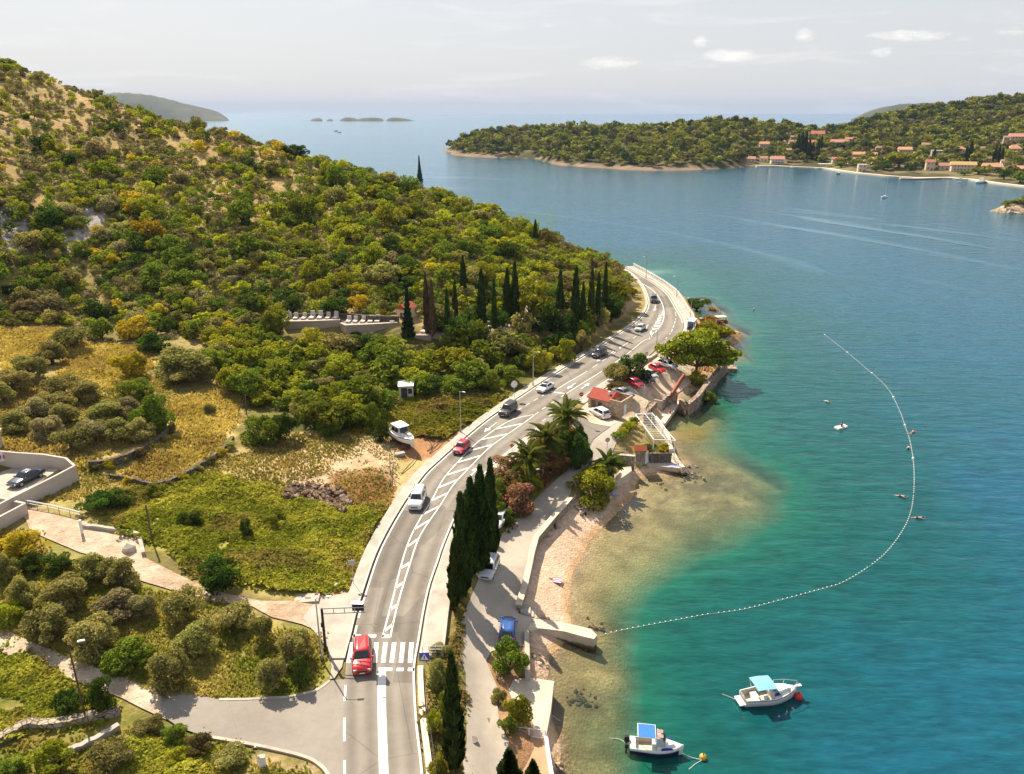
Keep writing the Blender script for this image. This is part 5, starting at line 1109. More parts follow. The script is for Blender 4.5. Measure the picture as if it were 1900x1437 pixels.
# visible from the seaward side: drop what lies far behind the crest
def hidden(x, y, z):
    hid = np.zeros(len(x), bool)
    for s in np.linspace(.35, .985, 70): hid |= Hs(x * s, y * s) > HC + (z + 6.5 - HC) * s
    return hid
ci = np.where(inc)[0]; ci = ci[~hidden(cxr[ci], cyr[ci], czr[ci])]
cell = {}; kept = []
for i in ci:
    x, y, s = cxr[i], cyr[i], size[i]; gx_, gy_ = int(x // 4), int(y // 4); ok = True
    for a in (-1, 0, 1):
        for b in (-1, 0, 1):
            for j in cell.get((gx_ + a, gy_ + b), ()):
                if (cxr[j] - x) ** 2 + (cyr[j] - y) ** 2 < (.55 * (size[j] + s)) ** 2: ok = False; break
            if not ok: break
        if not ok: break
    if ok: cell.setdefault((gx_, gy_), []).append(i); kept.append(i)
kept = np.array(kept)
pxs = size[kept] / dpt[kept]
def pick(i):
    u = rs.uniform(); a = up_[i]; m = bandn[i]
    if midm[i]: w = [('bright', .27), ('green', .42), ('dark', .14), ('olive', .15), ('yellow', .02)]
    elif ppx[i] > 1000: w = [('brown', .34), ('olive', .26), ('green', .26), ('bright', .08), ('dark', .06)]
    elif ppy[i] > 470: w = [('green', .32), ('olive', .25), ('dark', .13), ('bright', .15), ('yellow', .05), ('grey', .10)]
    elif a > .35: w = [('olive', .26), ('grey', .27), ('bright', .24), ('dark', .09), ('green', .09), ('yellow', .05)]
    else: w = [('bright', .29), ('green', .30), ('olive', .19), ('dark', .11), ('grey', .07), ('yellow', .04)]
    sh_ = (m - .5) * .5
    for k, p in w:
        if k == 'bright': p = max(.02, p + sh_)
        u -= p
        if u < 0: return k
    return w[0][0]
kinds = [pick(i) for i in kept]
LBL = {'bright': 'yellow-green', 'green': 'mid-green', 'dark': 'dark green', 'olive': 'olive-green', 'yellow': 'golden yellow', 'grey': 'greyish', 'brown': 'brownish'}
def where(i):
    if midm[i]: return 'thicket between graveyard and road', 'in the thicket between the graveyard and the main road'
    if ppx[i] > 1000: return 'slope above the bend', 'on the slope above the road bend and graveyard'
    if ppy[i] > 500: return 'foot of the hill', 'at the foot of the scrubby hill'
    return 'hillside', 'on the scrubby hillside'
order = np.argsort(-pxs); ind = set(order[:290].tolist())
Vb, Fb, Cb = [], [], []; nv = 0
CB = {k: (np.array(MATS_) ) for k, MATS_ in {'dark': ((.026,.048,.010),(.085,.130,.022)), 'green': ((.070,.105,.012),(.200,.235,.030)), 'bright': ((.14,.165,.012),(.33,.33,.030)), 'yellow': ((.22,.17,.015),(.46,.36,.03)), 'olive': ((.080,.082,.024),(.23,.21,.070)), 'grey': ((.10,.095,.045),(.25,.21,.105)), 'brown': ((.075,.060,.025),(.165,.130,.045)), 'straw': ((.30,.20,.07),(.52,.38,.14))}.items()}
LOW = [crown_np(np.random.RandomState(200 + v), lobes_random(np.random.RandomState(300 + v), 12, (.82,.82,.7), (.2, .46)), 330, .215, shell=.38) for v in range(6)]
def stamp(x, y, z, sx, sz, kind, var):
    global nv
    v, f, t_ = LOW[var]; a = rs.uniform(0, 6.28); c, s = math.cos(a), math.sin(a); k = rs.uniform(.75, 1.25)
    Vb.append(np.stack([(v[:, 0] * c - v[:, 1] * s) * sx + x, (v[:, 0] * s + v[:, 1] * c) * sx + y, v[:, 2] * sz + z], -1)); Fb.append(f + nv); nv += len(v)
    lo_, hi_ = CB[kind]; Cb.append((lo_ + (hi_ - lo_) * t_[:, None]) * k * 1.65)
for n_, i in enumerate(kept):
    s = size[i]; hz = s * rs.uniform(.62, 1.0); z = czr[i] - .25 * hz
    if n_ in ind:
        gname, wh_ = where(i); k = kinds[n_]
        add_plant(k if k != 'grey' else 'grey', (cxr[i], cyr[i], z), s, hz, LBL[k] + ' rounded shrub ' + wh_, 'shrub', LBL[k] + ' shrubs, ' + gname, name='shrub')
    else: stamp(cxr[i], cyr[i], z, s * rs.uniform(.85, 1.2), hz, kinds[n_], rs.randint(0, 6))
# low scrub between the shrubs
for _ in range(9000):
    i = rs.randint(0, len(ci)); j = ci[i]; x = cxr[j] + rs.uniform(-3, 3); y = cyr[j] + rs.uniform(-3, 3); z = H1(x, y); s = rs.uniform(.35, .8)
    if z < 4.6 or rs.uniform() < .0: continue
    qx, qy = proj(x, y, z)
    if not inpoly(np.array([qx]), np.array([qy]), HILL)[0] or dist_poly(np.array([x]), np.array([y]), RLw)[0] < 2.2: continue
    v = rs.randint(0, 6); stamp(x, y, z - .2 * s, s, s * .7, rs.choice(['straw', 'brown', 'olive', 'green', 'grey', 'bright'], p=[.22, .2, .2, .16, .14, .08]), v)
    # thin out to a few leaves
    m_ = 55; Vb[-1] = Vb[-1][:4 * m_]; Fb[-1] = Fb[-1][:m_]; Cb[-1] = Cb[-1][:m_]
    off_ = nv - len(LOW[v][0]); nv = off_ + 4 * m_
def mass(name, V, Fc, C, trans=.35, label=None, cat=None):
    c = np.concatenate(C); me = np_mesh(name, np.concatenate(V), np.concatenate(Fc), vcol_foliage(name + '_leaves', trans), False, [('leaf_colour', 'FLOAT_COLOR', 'FACE', np.c_[c, np.ones(len(c))])])
    return tag(link(name, me), label, cat, kind='stuff')
mass('hillside_scrub', Vb, Fb, Cb, .35, 'dense mixed green scrub covering the hillside', 'scrub')
print('scrub', len(kept), nv // 4)
# ---- creepers, grasses
def cover(polys, n, size, ca, cb, seed, lift=.0, asp=1.0, jit=.5, up=None, patch=0.0, psc=3.0, hump=0.0, rust=.75):
    rs = np.random.RandomState(seed); V, Fs, Cs = [], [], []; nn = 0
    W_ = [gpoly(p) for p in polys]
    ar = [abs(sum(w[i - 1][0] * w[i][1] - w[i][0] * w[i - 1][1] for i in range(len(w)))) / 2 for w in W_]
    for w, p, a_ in zip(W_, polys, ar):
        k = int(n * a_ / sum(ar)); q = np.array(w); x = rs.uniform(q[:, 0].min(), q[:, 0].max(), k * 4); y = rs.uniform(q[:, 1].min(), q[:, 1].max(), k * 4)
        e_ = 2.2; m = inpoly(x + (fbm(x, y, 4, 3, 71) - .5) * 2 * e_ + rs.normal(0, .35, len(x)), y + (fbm(x, y, 4, 3, 72) - .5) * 2 * e_ + rs.normal(0, .35, len(x)), w); pn = fbm(x, y, psc, 3, seed); m &= pn > patch * rs.uniform(.8, 1.2, len(x)); x, y, pn = x[m][:k], y[m][:k], pn[m][:k]
        m = dist_poly(x, y, RLw) > 2.0; x, y, pn = x[m], y[m], pn[m]
        hp = hump * np.maximum(fbm(x, y, 2.6, 3, seed + 3) - .35, 0) * 2.2
        z = Hs(x, y) + lift + hp * rs.uniform(.75, 1.05, len(x)); nr = np.tile([0, 0, 1.0], (len(x), 1)) if up is None else rs.normal(0, 1, (len(x), 3)) * np.array([1, 1, .15])
        if hump:
            e = .35; hx = hump * 2.2 * (np.maximum(fbm(x + e, y, 2.6, 3, seed + 3) - .35, 0) - np.maximum(fbm(x - e, y, 2.6, 3, seed + 3) - .35, 0)) / (2 * e); hy = hump * 2.2 * (np.maximum(fbm(x, y + e, 2.6, 3, seed + 3) - .35, 0) - np.maximum(fbm(x, y - e, 2.6, 3, seed + 3) - .35, 0)) / (2 * e)
            nr = np.stack([-hx, -hy, np.ones(len(x))], -1)
        v, f = cards(np.stack([x, y, z], -1), nr, size, rs, asp, jit, up); V.append(v); Fs.append(f + nn); nn += len(v)
        c_ = np.clip(pn * 1.6 - .4 + rs.uniform(-.35, .35, len(x)), 0, 1)[:, None]; rn = np.clip((fbm(x, y, 7, 3, seed + 40) - .54) * 9, 0, 1)[:, None] * rs.uniform(.3, 1, (len(x), 1)) * rust; Cs.append((np.array(ca) * (1 - c_) + np.array(cb) * c_) * (1 - rn) + np.array((.26, .17, .07)) * rn)
    return V, Fs, Cs
VF = [[(160,935),(270,897),(420,882),(530,902),(545,940),(720,945),(690,1010),(650,1085),(560,1104),(430,1088),(300,1015),(230,985)]]
V, Fs, Cs = cover(VF, 44000, .40, (.16, .19, .018), (.58, .53, .075), 5, .1, 1.0, .6, None, .18, 4, .85); mass('creeper_cover', V, Fs, Cs, .35, 'rough bright green creepers covering the roadside field', 'creepers')
V, Fs, Cs = cover([[(645,800),(760,742),(950,734),(900,775),(838,810),(745,812)]], 13000, .5, (.13, .145, .016), (.33, .28, .045), 6, .1, 1, .5, None, .25, 4, 1.0); mass('creeper_cover', V, Fs, Cs, .35, 'green and rusty creepers in the field above the stored boat', 'creepers')
V, Fs, Cs = cover([[(-60,1192),(0,1206),(150,1278),(222,1310),(215,1328),(100,1345),(-60,1400)],[(240,1370),(380,1392),(420,1440),(420,1520),(100,1520),(60,1420)]], 17000, .36, (.15, .19, .018), (.50, .46, .06), 7, .08, 1, .5, None, .3, 3, .8); mass('creeper_cover', V, Fs, Cs, .35, 'green undergrowth beside the old stone wall at the lower left', 'creepers')
V, Fs, Cs = cover([[(640,800),(700,800),(745,812),(740,905),(545,905),(440,850),(480,810)],[(300,905),(440,840),(540,905),(420,882)]], 3600, .28, (.17, .17, .035), (.42, .32, .11), 8, .05, 1, .7, None, .40, 2, .1); mass('weeds', V, Fs, Cs, .35, 'thin weeds over the dry lot by the stored boat', 'weeds')
V, Fs, Cs = cover(GOLD[:4], 22000, .42, (.40, .31, .07), (.70, .56, .20), 9, .18, 1.5, .3, (0, 0, 1), .2, 4); mass('dry_grass', V, Fs, Cs, .45, 'golden dry grass in the fields at the foot of the hill', 'dry grass')
V, Fs, Cs = cover([[(140,862),(300,905),(440,838),(560,802),(700,802),(560,895),(420,880),(270,897),(160,935),(60,938)],[(0,725),(120,692),(330,692),(335,740),(310,800),(160,858),(60,830),(-40,820)],[(220,1340),(330,1360),(470,1395),(420,1520),(-60,1520),(-60,1400),(100,1370)],[(-60,985),(60,985),(110,1010),(60,1060),(-60,1060)],[(640,890),(700,875),(735,905),(720,945),(600,950)],[(400,640),(520,645),(480,760),(430,720)]], 26000, .36, (.20, .19, .035), (.52, .40, .13), 21, .06, 1.3, .4, (0, 0, 1), .15, 4); mass('rough_grass', V, Fs, Cs, .45, 'rough dry grass between the fields and under the olives', 'grass')
V, Fs, Cs = cover([[(-60,990),(110,1050),(300,1090),(510,1160),(600,1170),(625,1235),(590,1272),(400,1296),(280,1270),(150,1222),(-60,1150)],[(470,1400),(585,1422),(600,1500),(440,1500)]], 20000, .30, (.20, .23, .03), (.56, .46, .15), 10, .1, 1.4, .3, (0, 0, 1), .15, 4, rust=.35); mass('orchard_grass', V, Fs, Cs, .45, 'mixed dry and green grass under the orchard trees', 'grass')
V, Fs, Cs = cover([[(792,1240),(850,1205),(856,1300),(858,1520),(805,1520)],[(842,1100),(868,1092),(858,1220),(842,1236)],[(905,1020),(945,935),(965,860),(1020,790),(1062,800),(1075,830),(1000,885),(950,950),(915,1010)]], 6500, .34, (.07, .09, .014), (.26, .21, .05), 11, .1, 1.2, .5, None, .3, 3, .5); mass('undergrowth', V, Fs, Cs, .35, 'undergrowth on the bank between the main road and lower lane', 'undergrowth')
V, Fs, Cs = cover([[(1296,600),(1292,565),(1318,558),(1346,596),(1304,622)],[(1285,690),(1340,650),(1345,665),(1300,705),(1270,730)],[(1120,722),(1158,700),(1160,712),(1130,735)]], 3500, .45, (.30, .17, .05), (.46, .30, .10), 12, .15, 1.3, .4, (0, 0, 1), .3, 3); mass('dry_grass', V, Fs, Cs, .4, 'rusty dry grass on the sandy point', 'dry grass')
# ------------------------------------------------------------------ headland with its village, islets, distant hills
COAST = [(790,283),(833,283.5),(842,288),(870,291),(920,293),(970,294),(1010,296),(1017,302),(1040,307),(1100,311),(1160,315),(1220,317),(1290,316),(1340,313),(1400,309),(1440,309),(1480,311),(1530,313),(1560,318),(1600,323),(1650,328),(1700,331),(1760,331),(1800,334),(1850,341),(1900,347),(1990,356),(2150,366),(2350,372)]
CREST = [(790,300,1100),(836,283,1112),(850,270,1125),(880,253,1130),(920,248,1130),(960,246,1120),(1000,243,1110),(1050,241,1090),(1100,245,1060),(1150,241,1040),(1200,243,1030),(1260,237,1030),(1320,231,1030),(1360,229,1030),(1420,234,1010),(1480,243,1000),(1515,249,990),(1545,246,1000),(1600,230,1040),(1660,219,1060),(1700,209,1070),(1760,199,1080),(1800,193,1080),(1850,190,1080),(1900,189,1070),(1990,186,1060),(2150,180,1050),(2350,185,1040)]
cxs = np.array([c[0] for c in COAST], float); cys = np.array([c[1] for c in COAST], float); kx = np.array([c[0] for c in CREST], float); ky = np.array([c[1] for c in CREST], float); kd = np.array([c[2] for c in CREST], float)
fp = []
for px in list(range(800, 2340, 22)):
    a = P(px, np.interp(px, cxs, cys), 0); b = PD(px, np.interp(px, kx, ky), np.interp(px, kx, kd)); flat = px > 1380
    if px < 834: 
        fp.append((a.x, a.y, -6)); continue
    dv = (a - Vector((0, 0, 0))).normalized(); fp.append((a.x, a.y, .6)); q = a - dv * 14; fp.append((q.x, q.y, -2.5)); q = a - dv * 60; fp.append((q.x, q.y, -9))
    if b.y < a.y + 25: b = Vector((a.x * (1 + 25 / a.y), a.y + 25, max(b.z, 4)))
    for t_ in (.08, .2, .4, .6, .8, 1.0):
        c = a.lerp(b, t_); z = b.z * (t_ ** (1.25 if flat else .8)); fp.append((c.x, c.y, max(z, 1.6)))
    for dy, f in ((70, .8), (170, .2), (260, -.3)): fp.append((b.x * (1 + dy / b.y), b.y + dy, b.z * f - 2))
fp = np.array(fp); CPs, Ws = CP, wts; CP = fp; wts = rbf_fit(fp, 8.0)
FX0, FX1, FY0, FY1, FS_ = -160.0, 1180.0, 520.0, 1420.0, 6.0
fgx, fgy = np.meshgrid(np.arange(FX0, FX1, FS_), np.arange(FY0, FY1, FS_)); FH = rbf_eval(fgx, fgy, 8.0); CP, wts = CPs, Ws
FH = FH + (fbm(fgx, fgy, 40, 4, 61) - .5) * 7 * np.clip(FH / 12, 0, 1) + (fbm(fgx, fgy, 14, 3, 66) - .5) * 2.4
def Fz(x, y): return bil(FH, x, y, FX0, FY0, FS_)
def GF(px, py):
    a, b, c = ray(px, py); t = np.arange(520, 1400, 1.0); z = HC + c * t; h = np.maximum(Fz(a * t, b * t), 0)
    i = int(np.argmax(z < h)); 
    if z[i] >= h[i]: i = np.argmin(np.abs(z - h))
    return Vector((a * t[i], b * t[i], float(h[i])))
fn = fbm(fgx, fgy, 26, 4, 71); fc = lerp3((.060, .058, .025), (.12, .10, .045), ss(fn, .35, .65)); rz_ = (FH < 2.7) & (fn > .36) & (proj(fgx, fgy, FH)[0] < 1390); fc = np.where(rz_[..., None], lerp3((.28, .20, .14), (.16, .12, .08), fbm(fgx, fgy, 12, 3, 5)), fc)
fpx, fpy = proj(fgx, fgy, FH); vil = (fpx > 1380) & (FH < 30); fc = np.where((vil & (fn > .5))[..., None], lerp3((.10, .095, .04), (.19, .155, .075), fn), fc)
ny_, nx_ = FH.shape; ii = np.arange(ny_ * nx_).reshape(ny_, nx_); ff = np.stack([ii[:-1, :-1], ii[:-1, 1:], ii[1:, 1:], ii[1:, :-1]], -1).reshape(-1, 4)
ff = ff[FH.ravel()[ff].max(1) > -7]
gm = bpy.data.materials.get('soil_and_scrub')
me = np_mesh('headland', np.stack([fgx.ravel(), fgy.ravel(), FH.ravel()], -1), ff, gm, True, [('soil', 'FLOAT_COLOR', 'POINT', np.c_[fc.reshape(-1, 3), np.ones(ny_ * nx_)])]); tag(link('headland', me), kind='structure')
# houses
M_ROOFS = [tiles('roof_orange', (.56, .30, .18), .8), tiles('roof_salmon', (.54, .265, .19), .8), tiles('roof_red', (.50, .19, .135), .8), tiles('roof_ochre', (.62, .42, .19), .8), tiles('roof_pink', (.44, .25, .19), .8)]
M_HW = [paint('house_stone', (.46, .37, .28), .9, var=.15, sc=.4), paint('house_cream', (.60, .49, .36), .9, var=.1, sc=.4), paint('house_white', (.66, .62, .56), .9, var=.08, sc=.4), paint('house_grey', (.38, .33, .29), .9, var=.15, sc=.4)]
M_SHUT = paint('shutters', (.06, .055, .05), .7, var=.2); M_DOOR = paint('wooden_door', (.13, .08, .05), .8, var=.2)
def house(px0, px1, pt, pb, roof, wallm, label, hip=False, rz=0.0, flat=False, dz=.75, at=None, name='house', bal=False):
    px = (px0 + px1) / 2; g = at or GF(px, pb); m_ = depth(g) / F; w = (px1 - px0) * m_; h = (pb - pt) * m_ * 1.02; d = min(max(w * dz, 5), 11)
    e = empty(name, g, rz - math.atan2(g.x, g.y) * .6, label, 'house'); e.scale = (.86, .9, .92); rh = .0 if flat else min(h * .38, d * .36); hw = h - rh
    MB().box((0, d / 2, hw / 2 - 1.5), (w * .94, d * .94, hw + 3)).build('wall', M_HW[wallm], e)
    k = MB(); W_, D_ = w / 2 * 1.03, d / 2 * 1.06; z0 = hw - .1
    if flat: k.box((0, d / 2, hw + .12), (w, d, .25))
    else:
        rx = W_ - (D_ * .9 if hip else 0); rx = max(rx, W_ * .25)
        v = [(-W_, d / 2 - D_, z0), (W_, d / 2 - D_, z0), (W_, d / 2 + D_, z0), (-W_, d / 2 + D_, z0), (-rx, d / 2, z0 + rh), (rx, d / 2, z0 + rh)]
        v += [(x, y, z - .2) for x, y, z in v[:4]]
        k.add(v, [(0, 1, 5, 4), (2, 3, 4, 5), (1, 2, 5), (3, 0, 4), (6, 7, 1, 0), (7, 8, 2, 1), (8, 9, 3, 2), (9, 6, 0, 3), (9, 8, 7, 6)])
    k.build('roof', M_ROOFS[roof] if not flat else M_HW[2], e)
    nf = 2 if hw > 5 else 1; nw = max(2, int(w / 3.6))
    for fl in range(nf):
        for j in range(nw):
            x = -w * .40 + w * .80 * (j + .5) / nw; z = hw * (fl + .55) / nf
            if fl == 0 and j == nw // 2: MB().box((x, d * .03 - .03, hw / nf * .36), (1.1, .12, min(2.1, hw / nf * .7))).build('door', M_DOOR, e)
            else: MB().box((x, d * .03 - .03, z), (1.0, .12, min(1.4, hw / nf * .5))).build('window', M_SHUT, e)
    if bal: MB().box((0, -.5, hw * .5), (w * .9, 1.4, .2)).build('balcony', M_HW[2], e)
    if w > 12 and not flat: MB().box((w * .25, d * .6, hw + rh * .9), (.8, .8, 1.6)).build('chimney', M_HW[0], e)
    return e
house(1384,1403,291,302,1,1,'small salmon-roofed house farthest left on the village shore'); house(1409,1425,290,301,1,2,'shore house left of the balcony house'); house(1428,1457,290,305,1,2,'two-storey shore house with long balcony', bal=True)
house(1408,1429,263,275,0,1,'orange-roofed house highest at the left end of the village'); house(1451,1459,260,267,0,1,'small cream cottage left of the white cottage', True); house(1463,1472,260,271,0,2,'small white cottage left of the dark cypresses'); house(1466,1476,252,259,4,0,'small stone cottage above the white cottage'); house(1477,1486,251,258,1,0,'small stone cottage just left of the cypress tops')
house(1455,1469,275,286,0,0,'orange-roofed stone house below the white cottage'); house(1503,1531,243,260,2,1,'large red-roofed villa on the saddle above the village', bal=True); house(1496,1515,260,272,2,0,'red-roofed house just below the saddle villa')
house(1540,1576,259,273,1,3,'long house with salmon roof right of the saddle'); house(1568,1582,255,263,1,3,'small annex behind the long salmon-roofed house'); house(1624,1637,271,280,4,3,'pinkish-roofed grey house behind the two long barns', True)
house(1580,1614,282,295,0,0,'long orange-roofed house, left of two barns in a row'); house(1617,1641,283,294,0,0,'shorter orange-roofed house, right of two barns in a row'); house(1543,1564,292,303,2,1,'low red-roofed house behind the beach canopy'); house(1572,1601,293,304,0,1,'orange house left of the stone cube house'); house(1598,1616,296,307,4,0,'hip-roofed stone house above the stone cube', True); house(1616,1643,292,305,0,1,'broad orange house right of the stone cube')
house(1590,1609,306,320,0,1,'square sandy stone building with flat top on the village quay', flat=True); house(1666,1693,273,286,0,1,'orange-roofed house above the dark pine clump'); house(1710,1724,265,276,1,0,'small house alone under the forest edge'); house(1727,1749,280,292,4,3,'grey-white ruin-like house between cypresses', flat=True)
house(1769,1793,272,285,1,2,'white hip-roofed house above the yellow hall', True); house(1803,1814,270,283,4,3,'tall narrow grey house right of the cypress pair'); house(1816,1827,272,283,4,1,'cream house partly behind a tree near the right'); house(1716,1734,296,317,2,1,'red-roofed quay house left of the jetty root'); house(1741,1763,302,317,4,0,'pinkish house between quay house and yellow hall'); house(1762,1811,300,319,3,1,'large hall with yellow roof on the waterfront', dz=.35)
house(1823,1860,303,320,0,1,'broad orange-roofed house right of the yellow hall'); house(1872,1912,308,324,0,1,'orange-roofed house cut by the right edge near the water'); house(1868,1895,269,289,0,1,'large orange-roofed house on the right slope', True); house(1872,1915,248,264,1,1,'long salmon-roofed house highest at the right edge'); house(1860,1872,252,270,4,0,'narrow pinkish house at the right edge slope'); house(1856,1863,296,309,4,2,'narrow white tower-like house above the broad orange one')
# canopy on the beach
c = GF(1532, 311); m_ = depth(c) / F; cn = empty('canopy', c, 0, 'flat white canopy on posts at the village beach', 'canopy'); MB().box((0, 2, 3.2), (23 * m_, 6, .25)).build('roof', M_WHITE, cn)
for x in (-.45, 0, .45): MB().box((23 * m_ * x, -.5, 1.5), (.25, .25, 3.2)).build('post', M_STEEL, cn)
# village quay and long jetty
q = [P(x, np.interp(x, cxs, cys) - .6, .9) for x in range(1404, 2010, 12)]; sm = spline([(v.x, v.y) for v in q], 120); mb = MB(); strip(mb, sm, -.5, 4.0, -2.0, 1.2); tag(mb.build('quay', paint('bright_quay', (.66, .57, .45), .9, var=.1, sc=.1, obj=False)), 'long pale stone quay along the village shore', 'quay')
q = [P(1671,331,1.0), P(1700,331.5,1.0), P(1778,329.5,1.0)]; mb = MB(); strip(mb, [(v.x, v.y) for v in q], 0, 5, -2, 1.1); tag(mb.build('jetty', M_QUAY), 'long straight jetty in front of the village', 'jetty')
# forest on the headland
rs = np.random.RandomState(5); HV, HF, HCc = [], [], []; hn = 0
FLOW = [crown_np(np.random.RandomState(400 + v), lobes_random(np.random.RandomState(420 + v), 10, (.78, .78, .55), (.22, .46)), 95, .42, shell=.35) for v in range(6)]
N = 30000; x = rs.uniform(FX0, FX1, N); y = rs.uniform(FY0, FY1 - 60, N); z = Fz(x, y); qx, qy = proj(x, y, z)
hs_ = [(o.location.x, o.location.y) for o in SC.objects if o.name.startswith('house') and o.parent is None and o.location.y > 400]; hs_ = np.array(hs_)
crest_d = np.interp(qx, kx, kd); ok = (z > 2.6) & (qx > 830) & (qx < 2050) & (y < crest_d + 60)
dh = np.min(np.hypot(x[:, None] - hs_[None, :, 0], (y[:, None] - 3 - hs_[None, :, 1])), axis=1); ok &= dh > 8.5; front = ((x[:, None] - hs_[None, :, 0]) ** 2 < 90) & (hs_[None, :, 1] - y[:, None] > 0) & (hs_[None, :, 1] - y[:, None] < 13); ok &= ~front.any(1)
nearsh = (qx > 1400) & (qy > np.interp(qx, cxs, cys) - 6); ok &= ~((qx > 1440) & (qy > np.interp(qx, cxs, cys) - 1.6))
ci2 = np.where(ok)[0]; cell = {}; cnt = 0
for i in ci2:
    r = rs.uniform(2.6, 6.6) * (.5 if nearsh[i] else 1); gx_, gy_ = int(x[i] // 8), int(y[i] // 8)
    if any((x[j] - x[i]) ** 2 + (y[j] - y[i]) ** 2 < (.62 * (r + rj)) ** 2 for a in (-1, 0, 1) for b in (-1, 0, 1) for j, rj in cell.get((gx_ + a, gy_ + b), ())): continue
    cell.setdefault((gx_, gy_), []).append((i, r)); v, f, t_ = FLOW[rs.randint(0, 6)]; a = rs.uniform(0, 6.28); c, s = math.cos(a), math.sin(a); h = r * rs.uniform(.7, 1.05)
    HV.append(np.stack([(v[:, 0] * c - v[:, 1] * s) * r + x[i], (v[:, 0] * s + v[:, 1] * c) * r + y[i], v[:, 2] * h + z[i] + rs.uniform(0, 1.5)], -1)); HF.append(f + hn); hn += len(v); cnt += 1
    u = rs.uniform(); lo_, hi_ = ((np.array((.095, .115, .018)), np.array((.40, .40, .08))) if u < .62 else (np.array((.045, .065, .022)), np.array((.14, .17, .05))) if u < .88 else (np.array((.10, .09, .04)), np.array((.21, .17, .08)))); HCc.append((lo_ + (hi_ - lo_) * t_[:, None]) * rs.uniform(.75, 1.25))
mass('pine_forest', HV, HF, HCc, .3, 'dense pine wood covering the headland across the bay', 'forest')
print('forest', cnt)
VC = 'cypresses in the village'
def vcyp(px, ty, by, w, label):
    g = GF(px, by); m_ = depth(g) / F; h = (by - ty) * m_ * 1.05; e = empty('cypress_tree', g, 0, label, 'cypress', VC); e.scale = (w / 2 * m_ * 1.2, w / 2 * m_ * 1.2, h); link('crown', CYP[rng.randint(0, 3)], e); link('trunk', CTK, e)
for i, (px, ty, by, w) in enumerate([(1478,254,291,8),(1485,250,292,9),(1492,251,293,8),(1499,262,296,8),(1506,268,296,8),(1516,262,294,7),(1522,255,282,5)]): vcyp(px, ty, by, w, 'dark cypress in the clump below the saddle villa')
for a in [(1732,277,298,6,'slim dark cypress between quay house and grey house'),(1797,267,303,9,'tall dark cypress above the yellow hall'),(1790,274,303,7,'shorter cypress touching the tall one over the yellow hall'),(1650,278,292,5,'small cypress right of the two barns')]: vcyp(*a)
for px, ty, by, w in [(1844,275,300,6),(1850,272,301,6),(1857,276,302,6),(1866,272,292,6)]: vcyp(px, ty, by, w, 'greenish cypress in the row under the right-hand slope house')
def vtree(px, pcy, w, h, kind, label):
    g = GF(px, pcy + h * .45); m_ = depth(g) / F; e = empty('tree', g, rng.uniform(0, 6), label, 'tree'); e.scale = (w / 2 * m_, w / 2 * m_, h / 2 * m_); link('crown', unit_crown(kind, rng.randint(0, 3), 1000, .165), e); link('trunk', unit_stem(kind, 0), e)
for a in [(1668,297,52,34,'pine','big bright pine clump on the village shore'),(1640,308,30,18,'dark','dark shore trees left of the big pine clump'),(1524,290,18,14,'bright','bright round tree near the beach canopy'),(1744,299,24,24,'pine','pine in front of the pinkish quay house'),(1790,321,24,10,'green','green shrubs before the yellow hall'),(1815,317,26,16,'green','green waterfront tree right of the yellow hall'),(1862,324,26,20,'dark','dark waterfront tree under the broad orange house'),(1892,330,30,22,'green','green waterfront tree at the right edge'),(1705,283,14,14,'dark','dark tree between orange house and cypress'),(1560,306,26,12,'green','green hedge tree by the low red house'),(1625,313,22,12,'dark','dark tree right of the stone cube')]: vtree(*a)
# small wooded islet at the right edge
c = P(1890, 394, 0); isl = MB(); rr = []
for k, (s, h) in enumerate([(1.15, -2), (1.0, .4), (.86, 2.2), (.6, 4.2), (.2, 5.2)]):
    rr.append([((math.cos(a) * 17 * s * (1 + .16 * math.sin(3 * a + k)) + 4), math.sin(a) * 10 * s * (1 + .12 * math.cos(4 * a)), h + .6 * math.sin(5 * a + k)) for a in np.linspace(0, 6.283, 22)[:-1]])
isl.loft(rr); o = isl.build('islet', stone('shore_rock', (.40, .29, .19), (.56, .44, .32), .35, (.22, .15, .09), 3)); o.location = c; tag(o, 'pale rocky islet cut by the right edge', 'islet')
for i, (dx, dy, r, h) in enumerate([(-5, 1, 4, 3), (1, 0, 5, 4), (7, 2, 6, 5), (12, 1, 5, 5), (4, -3, 4, 2.6), (-8, 0, 2.5, 1.6)]):
    e = empty('pine_tree', (c.x + dx, c.y + dy, 2.6 if dx < 14 else 1.5), i, 'low wind-shaped pine on the rocky islet at the right edge', 'pine', 'pines on the islet'); e.scale = (r, r, h * .8); link('crown', unit_crown('pine' if i % 2 else 'green', i % 3, 1000, .165), e); link('trunk', unit_stem('s', i), e)
# skerries and far hills
def ridge(name, prof, Y, thick, mat, label, cat, base=226):
    """prof: measured (px, top py); the hill is a solid ridge Y metres away"""
    q = spline(prof, max(24, len(prof) * 7)); rows = []
    for j, (s, f) in enumerate([(-1, -.05), (-.8, .22), (-.45, .62), (-.15, .95), (.1, 1.0), (.5, .6), (1, -.05)]):
        row = []
        for i, (x, yv) in enumerate(q):
            t_ = PD(x, yv, Y); h = max(t_.z, .5); n_ = (vnoise(np.array([i * .55]), np.array([j * .9]), 3)[0] - .5); row.append((t_.x * (1 + s * thick / Y), Y + s * thick + n_ * thick * .05, h * f + (n_ * h * .05 if 0 < j < 6 else 0) - (2 if f < 0 else 0)))
        rows.append(row)
    mb = MB(); mb.loft(rows, False); return tag(mb.build(name, mat, None, True), label, cat)
M_FARH = paint('wooded_far_slope', (.050, .058, .028), .95, var=.5, sc=.012, bump=0, obj=False)
tag(ridge('hills', [(150,182),(180,176),(215,172),(245,173),(262,179),(275,189),(283,203)], 4300, 300, M_FARH, None, None), kind='structure')
